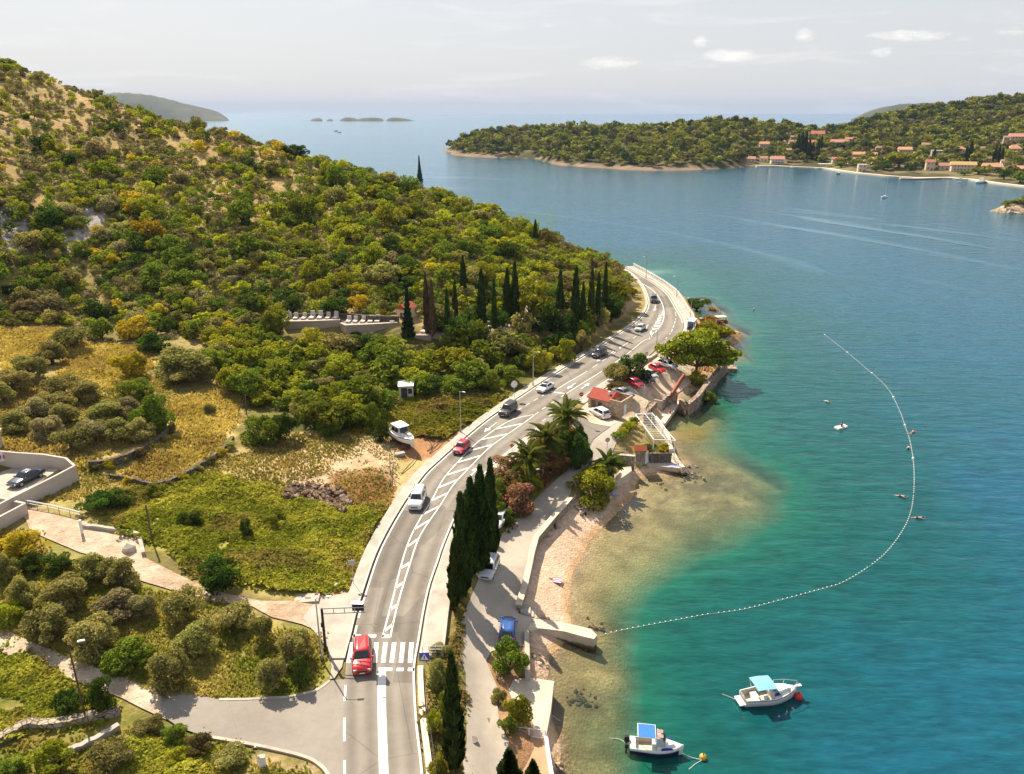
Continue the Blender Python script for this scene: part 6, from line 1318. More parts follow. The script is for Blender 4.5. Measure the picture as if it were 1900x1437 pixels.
tag(ridge('hills', [(225,178),(250,174),(275,176),(300,181),(330,189),(350,194),(372,199),(395,205),(408,210),(417,216),(424,222)], 4700, 350, M_FARH, None, None), kind='structure')
tag(ridge('hills', [(1580,222),(1597,214),(1618,205),(1640,199),(1668,194),(1700,192),(1735,191),(1770,194),(1830,201),(1900,210)], 3300, 250, M_FARH, None, None), kind='structure')
M_SK = paint('skerry_rock', (.065, .068, .045), .95, var=.5, sc=.03, obj=False)
for pr, lb in [([(560,225.4),(575,224.6),(578,222),(588,219.5),(596,221),(599,225)], 'smallest dark islet on the horizon, farthest left'), ([(605,225),(609,222),(615,221.5),(619,225)], 'tiny dark islet second from the left on the horizon'), ([(629,225.6),(634,221),(642,218.5),(655,219),(664,221.5),(672,219.5),(685,218.4),(700,219),(709,221),(713,225.6)], 'longest wooded islet on the horizon'), ([(715,225.6),(720,220.5),(730,218.5),(745,219.6),(757,221.5),(770,225)], 'wooded islet right of the longest one on the horizon')]: ridge('islet', pr, 4450, 60, M_SK, lb, 'islet')
# ------------------------------------------------------------------ cars
def carpaint(name, col):
    return paint('car_' + name, col, .28, .0, var=.04, coat=.6)
M_TYRE = paint('tyre', (.018, .018, .018), .85); M_RIM = paint('alloy_rim', (.42, .43, .44), .35, .8); M_LAMP = paint('headlamp', (.75, .77, .80), .12, spec=.8); M_TAIL = paint('tail_lamp', (.42, .015, .012), .25); M_PLATE = paint('number_plate', (.72, .72, .70), .5)
CARK = { # L, W, H, shoulder profile [(x frac from front, z)], cabin base front/rear x frac, roof front/rear x frac
 'suv': (4.5, 1.86, 1.68, [(0,.62),(.03,.86),(.10,.98),(.27,1.06),(.5,1.08),(.85,1.08),(.97,1.02),(1,.72)], .26, .97, .42, .90),
 'hatch': (4.0, 1.74, 1.47, [(0,.52),(.03,.70),(.10,.80),(.27,.92),(.5,.95),(.85,.98),(.97,.94),(1,.62)], .25, .97, .43, .84),
 'sedan': (4.6, 1.80, 1.45, [(0,.50),(.03,.68),(.10,.78),(.28,.91),(.5,.94),(.8,.97),(.97,.95),(1,.62)], .27, .84, .43, .68),
 'estate': (4.6, 1.80, 1.50, [(0,.52),(.03,.70),(.10,.80),(.27,.92),(.5,.95),(.85,.98),(.98,.95),(1,.65)], .26, .98, .42, .90),
 'offroad': (4.7, 1.90, 1.86, [(0,.70),(.02,.98),(.10,1.06),(.27,1.12),(.5,1.13),(.85,1.13),(.98,1.10),(1,.75)], .27, .985, .36, .96)}
def car(kind, px, py, fx, fy, col, label, z=None, roof=None, rails=False, sc=1.0, sky=False, zt=None):
    """(px,py) middle of the footprint, (fx,fy) a point straight ahead of the bonnet"""
    if z is None: c = G(px, py); f = P(fx, fy, c.z)
    else: c = P(px, py, z); f = P(fx, fy, z)
    if zt is not None: c = P(px, py, c.z + zt); f = P(fx, fy, c.z)
    rz = math.atan2(f.y - c.y, f.x - c.x); L_, W_, H_, prof, bf, br, rf, rr_ = CARK[kind]
    e = empty('parked_car' if 'parked' in label or 'hidden' in label else 'car', c, rz, label, 'car'); e.scale = (sc,) * 3; w = W_ / 2; X = lambda t: L_ / 2 - L_ * t
    mb = MB(); secs = []
    for t_, zs in prof:
        k = .86 if t_ in (0, 1) else (.95 if t_ <= .03 or t_ >= .97 else 1.0); zb = .34 if t_ in (0, 1) else .24
        h = [(.80 * w * k, zb), (w * k * .985, zb + .12), (w * k, (zs + zb) / 2 + .05), (w * k * .96, zs - .05), (w * k * .82, zs), (w * k * .4, zs + .025)]
        secs.append([(X(t_), y, z_) for y, z_ in h] + [(X(t_), -y, z_) for y, z_ in h[::-1]])
    mb.loft(secs)
    zc = lambda t: float(np.interp(t, [p[0] for p in prof], [p[1] for p in prof]))
    b = [(X(bf), w * .86, zc(bf) - .02), (X(bf + .06), w * .93, zc(bf + .06) - .02), (X(br - .04), w * .92, zc(br - .04) - .02), (X(br), w * .84, zc(br) - .02)]
    t = [(X(rf), w * .66, H_ - .05), (X(rf + .05), w * .74, H_ - .02), (X(rr_ - .05), w * .73, H_ - .02), (X(rr_), w * .66, H_ - .06)]
    ring = lambda q: [(x, y, z_) for x, y, z_ in q] + [(x, -y, z_) for x, y, z_ in q[::-1]]
    mid = [(x, y * .55, z_ + .05) for x, y, z_ in t]; mid = [(mid[0][0] - .12, mid[0][1], mid[0][2]), mid[1], mid[2], (mid[3][0] + .12, mid[3][1], mid[3][2])]
    mb.loft([ring(b), ring(t), ring(mid)])
    body = mb.build('body', col, e, True); md = body.data; md.polygons.foreach_set('use_smooth', [len(p.vertices) == 4 for p in md.polygons])
    def glass(name, a, b_, c_, d_, out, ins=.09, t0=.10, t1=.90):
        a, b_, c_, d_ = map(Vector, (a, b_, c_, d_)); o = Vector(out) * .014
        q = [a.lerp(d_, t0).lerp(b_.lerp(c_, t0), ins), a.lerp(d_, t0).lerp(b_.lerp(c_, t0), 1 - ins), a.lerp(d_, t1).lerp(b_.lerp(c_, t1), 1 - ins), a.lerp(d_, t1).lerp(b_.lerp(c_, t1), ins)]
        g = MB(); g.add([v + o for v in q] + [v - o for v in q], [(0, 1, 2, 3), (7, 6, 5, 4), (0, 4, 5, 1), (1, 5, 6, 2), (2, 6, 7, 3), (3, 7, 4, 0)]); return g.build(name, M_GLASS, e)
    m_ = lambda v: (v[0], -v[1], v[2])
    glass('windscreen', b[0], m_(b[0]), m_(t[0]), t[0], (.75, 0, .66), .05); glass('rear_window', b[3], m_(b[3]), m_(t[3]), t[3], (-.8, 0, .6), .08, .2, .88)
    for s in (1, -1):
        k = (lambda v: v) if s == 1 else m_
        bm = tuple((Vector(b[1]).lerp(Vector(b[2]), .48))); tm = tuple((Vector(t[1]).lerp(Vector(t[2]), .45)))
        glass('side_window', k(b[1]), k(bm), k(tm), k(t[1]), (0, s * .95, .3), .05, .10, .88); glass('side_window', k(bm), k(b[2]), k(t[2]), k(tm), (0, s * .95, .3), .05, .10, .88)
        MB().box((X(bf + .05), s * (w + .09), zc(bf) + .06), (.14, .2, .13)).build('mirror', col, e)
        MB().box((X(.022), s * w * .66, zc(.04) - .13), (.10, .36, .15), rz=-s * .28).build('headlight', M_LAMP, e); MB().box((X(.985), s * w * .70, zc(.96) - .16), (.10, .26, .2)).build('tail_light', M_TAIL, e)
        for xt in (.18, .80):
            wh = MB(); r_ = .33 if kind != 'offroad' else .39; wh.lathe((X(xt), s * (w - .10), r_), [(r_ * .98, -.11), (r_, -.08), (r_, .08), (r_ * .95, .112)], 16, 'Y'); o = wh.build('wheel', M_TYRE, e)
            MB().lathe((X(xt), s * (w - .10) + s * .108, r_), [(r_ * .62, -.01), (r_ * .62, .012)], 12, 'Y').build('rim', M_RIM, o)
    MB().box((X(0) + .005, 0, .44), (.03, .5, .11)).build('number_plate', M_PLATE, e); MB().box((X(0) + .0, 0, .60), (.05, .9, .14)).build('grille', M_DARK, e); MB().box((X(1) - .005, 0, .62), (.03, .5, .11)).build('number_plate', M_PLATE, e)
    if rails:
        for s in (1, -1): MB().tube([(X(rf + .06), s * w * .68, H_ + .02), (X((rf + rr_) / 2), s * w * .69, H_ + .06), (X(rr_ - .05), s * w * .68, H_ + .02)], .03, 5).build('roof_rail', M_RIM, e)
    if roof is not None: MB().box(((X(rf) + X(rr_)) / 2, 0, H_ + .028), ((X(rf) - X(rr_)) * .86, w * 1.05, .02)).build('roof_panel', roof, e)
    return e
RED = carpaint('red', (.50, .012, .018)); PINKR = carpaint('cherry', (.46, .02, .045)); WHT = carpaint('white', (.74, .74, .73)); SIL = carpaint('silver', (.46, .47, .48)); GRY = carpaint('grey', (.20, .205, .21)); DGR = carpaint('dark_grey', (.055, .055, .055)); BLK = carpaint('black', (.015, .015, .018)); BLU = carpaint('blue', (.02, .085, .30)); NAV = carpaint('navy', (.018, .028, .06)); PALE = carpaint('pale_grey', (.60, .61, .63))
ZC = ZR + .01
car('suv', 673, 1227, 672, 1290, RED, 'bright red car with silver roof rails on the zebra crossing', ZC, rails=True)
car('offroad', 775, 934, 762, 968, WHT, 'white off-road car driving down the left lane', ZC, rails=True)
car('hatch', 857, 836, 842, 851, PINKR, 'cherry red small car driving beside the hatched median', ZC)
car('offroad', 943, 767, 925, 781, DGR, 'dark grey boxy off-road car coming down the road', ZC)
car('sedan', 1012, 724, 990, 737, WHT, 'white saloon with dark roof coming down the road', ZC, roof=M_GLASS)
car('suv', 1112, 661, 1098, 669, BLK, 'black car in the cypress shade on the main road', ZC)
car('hatch', 1188, 613, 1172, 624, SIL, 'silver car at the shaded edge near the bend', ZC)
car('offroad', 1213, 560, 1214, 572, DGR, 'dark pickup-like car coming round the far bend', ZC)
car('estate', 908, 1060, 895, 1090, PALE, 'silver-white car parked beside the cypress group', zt=.12)
car('hatch', 926, 970, 912, 990, WHT, 'white car half hidden behind the oleander hedge', zt=.12)
car('hatch', 942, 1176, 944, 1140, BLU, 'blue car parked behind the round green tree', zt=.12)
car('suv', 1112, 772, 1088, 760, WHT, 'white car parked by the small stone house', zt=.12)
car('sedan', 1156, 734, 1176, 741, GRY, 'grey saloon parked behind the small stone house', zt=.14)
car('hatch', 1178, 716, 1194, 723, PINKR, 'red car parked under the tree pair, nearer the house', zt=.14)
car('estate', 1199, 707, 1211, 714, BLK, 'black car parked in the deep shade of the tree pair', zt=.14)
car('hatch', 1205, 700, 1218, 706, SIL, 'silver car parked in shade beside the black one', zt=.14)
car('hatch', 1219, 689, 1231, 694, RED, 'red car parked next to the silver car by the spreading pine', zt=.14)
car('estate', 1238, 681, 1254, 686, PALE, 'silver estate parked at the far end by the spreading pine', zt=.14)
car('sedan', 50, 893, 30, 903, NAV, 'dark blue saloon parked in the walled courtyard', 8.77)
# ------------------------------------------------------------------ boats
M_GEL = paint('gelcoat', (.74, .73, .70), .35, var=.04, coat=.3); M_NAVY = paint('navy_hull', (.015, .015, .07), .4); M_CANV = paint('blue_canvas', (.03, .16, .46), .85, var=.08, sc=3); M_CANL = paint('light_blue_canvas', (.18, .44, .68), .85, var=.08, sc=3); M_COVER = paint('violet_cover', (.035, .03, .30), .7); M_DECK = paint('cockpit_floor', (.55, .49, .40), .8, var=.08, sc=2); M_CHROME = paint('chrome_tube', (.62, .63, .64), .25, .9)
def hull_secs(L_, B, D, bow=.55, n=12, draft=.30, sheer=.35, stern=.82):
    S_ = []
    for i in range(n + 1):
        t_ = i / n; x = -L_ / 2 + L_ * t_; b = B / 2 * (stern + (1 - stern) * min(1, t_ * 2.2)) * (1 - max(0, (t_ - bow) / (1 - bow)) ** 2.1) ; b = max(b, .02); zt = D + sheer * max(0, t_ - .35) ** 1.6
        S_.append((x, b, zt))
    return S_
def boat_hull(e, L_, B, D, mat, stripe=None, cock=(.10, .55), **kw):
    S_ = hull_secs(L_, B, D, **kw); n = len(S_); m = MB()
    secs = []
    for i, (x, b, zt) in enumerate(S_):
        rk = .18 * max(0, (i / (n - 1) - .6)) ** 1.5 * L_
        secs.append([(x - rk * .9, 0, -.32), (x - rk * .6, b * .55, -.18), (x - rk * .3, b * .86, .05), (x, b, zt * .7), (x + rk * .05, b * 1.01, zt), (x + rk * .05, b * .90, zt + .02), (x + rk * .05, b * .45, zt + .07), (x + rk * .05, 0, zt + .09)])
        secs[-1] = secs[-1] + [(p[0], -p[1], p[2]) for p in secs[-1][-2:0:-1]]
    nn = len(secs[0]); vs = [p for r_ in secs for p in r_]; fs = []
    c0, c1 = int(cock[0] * (n - 1)), int(cock[1] * (n - 1))
    for i in range(n - 1):
        for k in range(nn):
            k2 = (k + 1) % nn
            if c0 <= i < c1 and k in (5, 6, 7, 8): continue
            fs.append((i * nn + k, (i + 1) * nn + k, (i + 1) * nn + k2, i * nn + k2))
    fs.append(tuple(range(nn))); fs.append(tuple((n - 1) * nn + k for k in range(nn))[::-1]); m.add(vs, fs); o = m.build('hull', mat, e, True)
    # cockpit well
    q = MB(); fl = .18; ins = [(S_[i][0], S_[i][1] * .90, S_[i][2] + .02) for i in range(c0, c1 + 1)]
    for s in (1, -1):
        for i in range(len(ins) - 1): q.add([(ins[i][0], s * ins[i][1], ins[i][2]), (ins[i + 1][0], s * ins[i + 1][1], ins[i + 1][2]), (ins[i + 1][0], s * ins[i + 1][1] * .93, fl), (ins[i][0], s * ins[i][1] * .93, fl)], [(0, 1, 2, 3)])
    for i in range(len(ins) - 1): q.add([(ins[i][0], ins[i][1] * .93, fl), (ins[i + 1][0], ins[i + 1][1] * .93, fl), (ins[i + 1][0], -ins[i + 1][1] * .93, fl), (ins[i][0], -ins[i][1] * .93, fl)], [(0, 1, 2, 3)])
    for a in (ins[0], ins[-1]): q.add([(a[0], a[1], a[2]), (a[0], -a[1], a[2]), (a[0], -a[1] * .93, fl), (a[0], a[1] * .93, fl)], [(0, 1, 2, 3)])
    q.build('cockpit', M_DECK, e)
    if stripe:
        st = MB()
        for s in (1, -1):
            r_ = [[(x, s * b * 1.012, zt * .88), (x, s * (b * 1.03 + .01), zt * .92), (x, s * (b * 1.03 + .01), zt * .98), (x, s * b * 1.0, zt * 1.0)] for x, b, zt in S_[:-1]]; st.loft(r_, False)
        st.build('rubbing_strip', stripe, e)
    return S_
def cabin(e, x0, x1, w0, w1, z0, z1, rake=.5, name='cabin', mat=None, top=.8):
    m = MB(); b = [(x0, w0), (x1, w1)]
    m.loft([[(x0, w0, z0), (x1, w1, z0), (x1, -w1, z0), (x0, -w0, z0)], [(x0 + .05, w0 * .92, z1 - .1), (x1 - rake, w1 * .9, z1 - .1), (x1 - rake, -w1 * .9, z1 - .1), (x0 + .05, -w0 * .92, z1 - .1)], [(x0 + .15, w0 * top, z1), (x1 - rake - .1, w1 * top, z1), (x1 - rake - .1, -w1 * top, z1), (x0 + .15, -w0 * top, z1)]]); return m.build(name, mat or M_GEL, e)
def quadpanel(e, name, pts, mat, th=.02):
    a, b, c, d = map(Vector, pts); n = (b - a).cross(d - a).normalized() * th; m = MB(); m.add([a + n, b + n, c + n, d + n, a - n, b - n, c - n, d - n], [(0, 1, 2, 3), (7, 6, 5, 4), (0, 4, 5, 1), (1, 5, 6, 2), (2, 6, 7, 3), (3, 7, 4, 0)]); return m.build(name, mat, e)
def heading(a, b, z=0.0):
    p, q = P(*a, z), P(*b, z); return p, q, math.atan2(q.y - p.y, q.x - p.x), (q - p).length
# boat with the light blue canopy
a, b, rz, L_ = heading((1376,1306), (1478,1291)); c = (a + b) / 2
e = empty('motorboat', (c.x, c.y, .12), rz, 'white motorboat with light blue canopy moored beside a red buoy', 'boat'); L_ *= .97; S_ = boat_hull(e, L_, L_ * .40, .82, M_GEL, M_DARK, (.08, .5), bow=.42, sheer=.42, stern=.70)
h = L_ / 2; MB().box((-h - .25, 0, .25), (.7, 1.3, .12)).build('swim_platform', M_GEL, e)
cabin(e, -.15, h * .78, .88, .34, .80, 1.28, .35); quadpanel(e, 'windscreen', [(.55, .78, 1.25), (.55, -.78, 1.25), (.12, -.66, 1.78), (.12, .66, 1.78)], paint('tinted_screen', (.10, .07, .08), .15)); m = MB(); m.tube([(.58, .82, 1.2), (.1, .70, 1.82), (.1, -.70, 1.82), (.58, -.82, 1.2)], .05, 6); m.build('screen_frame', M_WHITE, e)
for s in (1, -1): quadpanel(e, 'window_cover', [(-.02, s * .86, 1.0), (.72, s * .74, 1.0), (.52, s * .74, 1.30), (.03, s * .84, 1.30)], M_COVER, .03)
cn = MB(); cn.loft([[(-1.9 + k * .5, y, 2.08 + .05 * math.sin(k * 1.05) - .10 * (y * y)) for y in (-.95, -.5, 0, .5, .95)] for k in range(5)], False); o = cn.build('canopy', M_CANL, e); o.modifiers.new('thick', 'SOLIDIFY').thickness = .03
p_ = MB()
for x in (-1.85, .05):
    for s in (1, -1): p_.tube([(x * .6 - .4, s * .95, .85), (x, s * .93, 1.98)], .025, 5)
p_.build('pole', M_CHROME, o)
MB().box((-1.55, 0, .38), (.7, 1.3, .42), top=.9).build('seat', M_GEL, e); MB().box((-.6, -.45, .42), (.5, .5, .5), top=.85).build('seat', M_GEL, e)
r_ = MB(); pts = [(h * .25, .85, 1.42), (h * .6, .62, 1.52), (h * .98, .12, 1.62), (h * .98, -.12, 1.62), (h * .6, -.62, 1.52), (h * .25, -.85, 1.42)]; r_.tube(pts, .03, 5)
for q in pts: r_.tube([q, (q[0] * .97, q[1] * 1.05, .9)], .025, 4)
r_.build('bow_rail', M_CHROME, e); MB().box((h + .12, 0, 1.12), (.55, .3, .08)).build('bowsprit', M_GEL, e)
# boat with the deep blue canopy
a, b, rz, L_ = heading((1168,1390), (1267,1400)); c = (a + b) / 2
e = empty('motorboat', (c.x, c.y, .10), rz, 'white motorboat with deep blue canopy and navy hull side near a yellow buoy', 'boat'); S_ = boat_hull(e, L_, L_ * .36, .70, [M_GEL], None, (.10, .46), bow=.45, sheer=.40, stern=.86); h = L_ / 2
st = MB()
for s in (1, -1): st.loft([[(x, s * b * .80, -.1), (x, s * (b * .965), .12), (x, s * (b * 1.015), zt * .62)] for x, b, zt in S_[:-1]], False)
st.build('hull_band', M_NAVY, e); cabin(e, -.05, h * .86, .86, .22, .68, 1.12, .5, mat=M_GEL); cabin(e, -.1, .75, .72, .58, 1.05, 1.95, .35, 'console', paint('pale_grey_gel', (.52, .53, .54), .4)); quadpanel(e, 'windscreen', [(.78, .5, 1.3), (.78, -.5, 1.3), (.48, -.46, 1.88), (.48, .46, 1.88)], M_GLASS)
for s in (1, -1): quadpanel(e, 'window_cover', [(.35, s * .80, .82), (1.45, s * .58, .84), (1.25, s * .55, 1.02), (.45, s * .76, 1.02)], M_COVER, .03)
for yy in (.28, -.28): MB().box((.25, yy, 1.965), (.5, .4, .03)).build('hatch', paint('hatch_tint', (.40, .22, .18), .4), e)
cn = MB(); cn.box((-.95, 0, 2.12), (1.5, 1.55, .05)); o = cn.build('canopy', M_CANV, e); fr = MB(); q = [(-1.72, .8, 2.12), (-.18, .8, 2.12), (-.18, -.8, 2.12), (-1.72, -.8, 2.12), (-1.72, .8, 2.12)]; fr.tube(q, .04, 5)
for s in (1, -1): fr.tube([(-1.72, s * .8, 2.1), (-1.7, s * .85, .75)], .03, 5); fr.tube([(-.2, s * .8, 2.1), (-.3, s * .8, .8)], .03, 5)
fr.build('canopy_frame', M_WHITE, o)
for yy, sc_ in ((.15, 1), (-.45, .7)):
    o = MB().box((-h - .28, yy, .85 * sc_ + .1), (.5 * sc_, .36 * sc_, .55 * sc_), top=.7).build('outboard_engine', M_BLACK, e); MB().box((-h - .32, yy, .25), (.2 * sc_, .14, .9)).build('leg', M_BLACK, o)
MB().box((-h + .35, 0, .45), (.35, 1.4, .4)).build('seat', M_GEL, e)
# stored boat on land
g = G(750, 833); a = P(731,812,g.z + .9); b = P(774,838,g.z + .9); rz = math.atan2(b.y - a.y, b.x - a.x)
e = empty('stored_boat', (g.x - .3, g.y + 1.2, g.z + .95), rz, 'white cabin boat standing on a cradle in the dry lot', 'boat'); L_ = 6.6; h = 3.3; S_ = boat_hull(e, L_, 2.35, 1.05, M_GEL, M_DARK, (.06, .24), bow=.45, sheer=.35, stern=.85)
st = MB()
for s in (1, -1): st.loft([[(x, s * b * .50, -.28), (x, s * b * .88, -.02), (x, s * b * .965, .30)] for x, b, zt in S_[:-1]], False)
st.build('hull_band', M_DARK, e); cabin(e, -h * .35, h * .72, 1.0, .35, 1.1, 1.55, .3); cabin(e, -h * .55, h * .16, .98, .88, 1.12, 2.35, .35, 'wheelhouse'); MB().box((-.75, 0, 2.42), (2.5, 1.95, .10)).build('roof', M_WHITE, e)
quadpanel(e, 'windscreen', [(.62, .72, 1.55), (.62, -.72, 1.55), (.24, -.68, 2.2), (.24, .68, 2.2)], M_GLASS)
for s in (1, -1):
    for x0 in (-1.6, -.65): quadpanel(e, 'side_window', [(x0, s * .985, 1.5), (x0 + .8, s * .955, 1.5), (x0 + .75, s * .90, 2.15), (x0 + .05, s * .92, 2.15)], M_GLASS)
for k in range(3): MB().box((.9 + k * .48, -.25, 1.585), (.32, .3, .03)).build('hatch', M_GLASS, e); 
cr = MB()
for x in (-1.8, 1.3): cr.box((x, 0, -.62), (.22, 2.0, .5)); cr.box((x, .8, -.25), (.2, .2, .6)); cr.box((x, -.8, -.25), (.2, .2, .6))
cr.box((0, 0, -.78), (3.6, .25, .25)); cr.build('cradle', paint('rust_steel', (.16, .07, .04), .8, var=.3), e)
MB().box((-h - .15, 0, .6), (.45, .5, .9), top=.7).build('outboard_engine', M_BLACK, e)
o = MB().box((0, 0, .25), (1.5, .8, .5)).build('trailer_block', M_CONC2); o.location = G(742, 846); o.rotation_euler.z = .5; tag(o, 'grey block lying below the stored boat', 'concrete block')
# buoys and mooring lines
def buoy(px, py, r, col, name, lab):
    c = P(px, py, 0); e = empty('buoy', (c.x, c.y, r * .55), 0, lab, 'buoy'); MB().ball((0, 0, 0), r, 14, 9).build('float', paint(name, col, .45, var=.1), e, True); MB().lathe((0, 0, r * .92), [(r * .22, 0), (r * .22, r * .25)], 8).build('eye', M_DARK, e)
buoy(1481,1296,.42,(.55,.035,.045),'red_buoy','round red buoy at the bow of the light-blue canopy boat'); buoy(1304,1408,.32,(.62,.36,.03),'yellow_buoy','round yellow buoy off the bow of the deep-blue canopy boat')
M_ROPE = paint('rope', (.62, .62, .56), .9)
def rope(pts, r, label, name='mooring_rope', cat='rope'):
    q = [P(x, y, z) for x, y, z in pts]; c = q[0].copy(); m = MB(); m.tube([tuple(v) for v in (spline([tuple(v - c) for v in q], 14) if len(q) > 2 else [v - c for v in q])], r, 5); o = m.build(name, M_ROPE); o.location = c; tag(o, label, cat)
rope([(1266,1398,.6),(1284,1406,.1),(1302,1410,.15)], .025, 'pale mooring rope between the deep-blue canopy boat and yellow buoy'); rope([(1302,1411,.1),(1290,1418,.03),(1278,1428,.01)], .03, 'pale rope end trailing below the yellow buoy'); rope([(1168,1384,.5),(1150,1372,.15),(1130,1370,.02)], .022, 'stern rope of the deep-blue canopy boat'); rope([(1376,1303,.4),(1360,1296,.1),(1340,1288,.02)], .022, 'stern rope of the light-blue canopy boat'); rope([(1020,1325,1.6),(1028,1330,.8),(1040,1338,.05)], .022, 'mooring rope from the bathing platform into the water')
# swimming-area line: 100 nearest floats as parts, the rest together
LN = [(1106,1182),(1140,1173),(1200,1161),(1260,1150),(1310,1141),(1380,1131),(1460,1111),(1530,1092),(1562,1082),(1602,1059),(1642,1028),(1673,988),(1690,950),(1696,905),(1695,860),(1689,822),(1681,796),(1667,758),(1645,719),(1602,680),(1566,650),(1530,622)]
q = spline([tuple(P(x, y, 0))[:2] for x, y in LN], 900); d = np.r_[0, np.cumsum(np.linalg.norm(np.diff(q, axis=0), axis=1))]; c0 = q[0]
e = empty('float_line', (c0[0], c0[1], 0), 0, 'long curved line of small white floats closing off the bathing water', 'float line'); m = MB(); m.tube([(x - c0[0], y - c0[1], .02) for x, y in q[::6]], .009, 4); m.build('rope', M_ROPE, e)
fm = MB(); fm.ball((0, 0, 0), .078, 8, 6, (1.25, 1, .9)); fme = fm.mesh('float', paint('white_float', (.80, .80, .76), .5, var=.05), True); rest = MB(); nfl = 0
for s in np.arange(1.2, d[-1], .66):
    x, y = np.interp(s, d, q[:, 0]) - c0[0], np.interp(s, d, q[:, 1]) - c0[1]
    if nfl % 37 == 20: nfl += 1; continue
    if nfl < 100: o = link('float', fme, e); o.location = (x, y, .06)
    else: rest.ball((x, y, .06), .095 if nfl % 23 else .22, 8, 5)
    nfl += 1
tag(rest.build('float_row', fme.materials[0], e, True), kind='stuff')
# boats on the far side
def farboat(a, b, label, cab=True, mast=0, blue=False, z=0.0, cover=False):
    p, q, rz, L_ = heading(a, b); c = (p + q) / 2; e = empty('sailboat' if mast else 'small_boat', (c.x, c.y, z + .1), rz, label, 'sailboat' if mast else 'boat', None); boat_hull(e, L_, max(L_ * .32, 1.2), L_ * .11 + .1, M_NAVY if blue else M_GEL, None, (.1, .4), bow=.45, sheer=.3)
    if cab: cabin(e, -L_ * .05, L_ * .28, L_ * .12, L_ * .07, L_ * .12, L_ * .26, L_ * .05)
    if cover: MB().box((-L_ * .2, 0, L_ * .22), (L_ * .3, L_ * .2, .1)).build('canopy', M_CANV, e)
    if mast:
        MB().tube([(L_ * .05, 0, .8), (L_ * .05, 0, mast)], .09, 6).build('mast', M_WHITE, e); MB().tube([(L_ * .04, 0, 2.0), (-L_ * .38, 0, 2.1)], .08, 6).build('boom', M_CHROME, e); MB().tube([(L_ * .05, 0, mast), (L_ * .48, 0, 1.0)], .02, 4).build('forestay', M_CHROME, e)
    return e
farboat((1636,368), (1646,367.2), 'white sailing boat with bare mast anchored off the village', mast=13, cover=True); farboat((1553,324), (1559,323.5), 'small lone boat between the village and the sailing boat', blue=True)
for a_, b_, lb in [((1447,310.5),(1456,310.5),'white boat at the quay in front of the balcony house'),((1468,312.5),(1475,312),'white boat right of the first village boat'),((1511,313.5),(1519,314),'white boat beside the beach canopy'),((1693,332.5),(1700,332.4),'small boat on the outer side of the long jetty'),((1773,333.5),(1788,334.5),'larger white boat at the root of the long jetty'),((1777,338),(1783,338.4),'little dinghy next to the larger white boat'),((1814,341),(1826,339),'white cabin boat right of the long jetty'),((1853,342.5),(1862,343.5),'low white boat moored along the right-hand quay'),((1874,345),(1888,346.5),'long low boat at the quay by the right edge'),((1675,328.8),(1683,329),'pale boat inside the long jetty end')]: farboat(a_, b_, lb, cab='dinghy' not in lb and 'low' not in lb)
farboat((620,244),(627,244), 'dark small boat far out, left of a pair on the open sea', blue=True); farboat((627,246.5),(633,246.5), 'small boat far out, right of a pair on the open sea', blue=True)
# ------------------------------------------------------------------ street furniture
def hgt(g, px, ty):   # real height of something whose foot is g and whose top shows at (px,ty)
    return PD(px, ty, g.y)
def foot(px, py, z=None): return P(px, py, z) if z is not None else G(px, py)
def lamp(px, by, tx, ty, label, arm=(1.2, 0), col=None, z=None, name='street_lamp', group=None, up=True):
    g = foot(px, by, z); t_ = hgt(g, tx, ty); h = t_.z - g.z; m = col or M_STEEL; e = empty(name, g, 0, label, 'street lamp', group); ofs = Vector((t_.x - g.x, 0, 0)) * .0
    MB().tube([(0, 0, -.3), (0, 0, h * .5), (0, 0, h)], [.10, .08, .055], 8).build('pole', m, e); MB().lathe((0, 0, 0), [(.16, 0), (.16, .5), (.11, .55)], 8).build('base', m, e)
    d = Vector((arm[0], arm[1], 0)); L_ = d.length; MB().tube([(0, 0, h - .05), d * .5 + Vector((0, 0, h + .06)), d + Vector((0, 0, h + .08))], .035, 6).build('arm', m, e)
    MB().box((d.x * 1.12, d.y * 1.12, h + .10), (.6, .22, .10), rz=math.atan2(d.y, d.x), top=.8).build('lamp_head', M_WHITE, e); return e
lamp(597,1224,589,1110,'tall street lamp standing beside the traffic signal mast', (1.1, .1), z=ZR); lamp(160,1337,141,1196,'rusty brown street lamp by the lower track and stone wall', (.8, .3), paint('rusty_pole', (.13, .06, .035), .8, var=.25))
lamp(855,803,851,727,'street lamp at the edge of the creeper field above the stored boat', (.6, -.4), z=ZR); lamp(989,716,990,653,'street lamp before the bright green tree on the left verge', (.9, -.5), z=ZR)
lamp(1198.5,515.5,1199.7,477,'farthest street lamp, on the sea side of the bend', (-1, -.3), z=4.3); lamp(1255.5,550,1257,513,'second street lamp on the sea side of the bend', (-1, -.4), z=4.3); lamp(1280.5,597,1282,553,'street lamp beside the bus shelter', (-.9, -.5)); lamp(1217,659,1219,610,'street lamp at the parapet corner by the spreading pine', (-1, .5)); lamp(1007,908,1008,871,'small street lamp in the shade of the oleander hedge', (-.7, -.2))
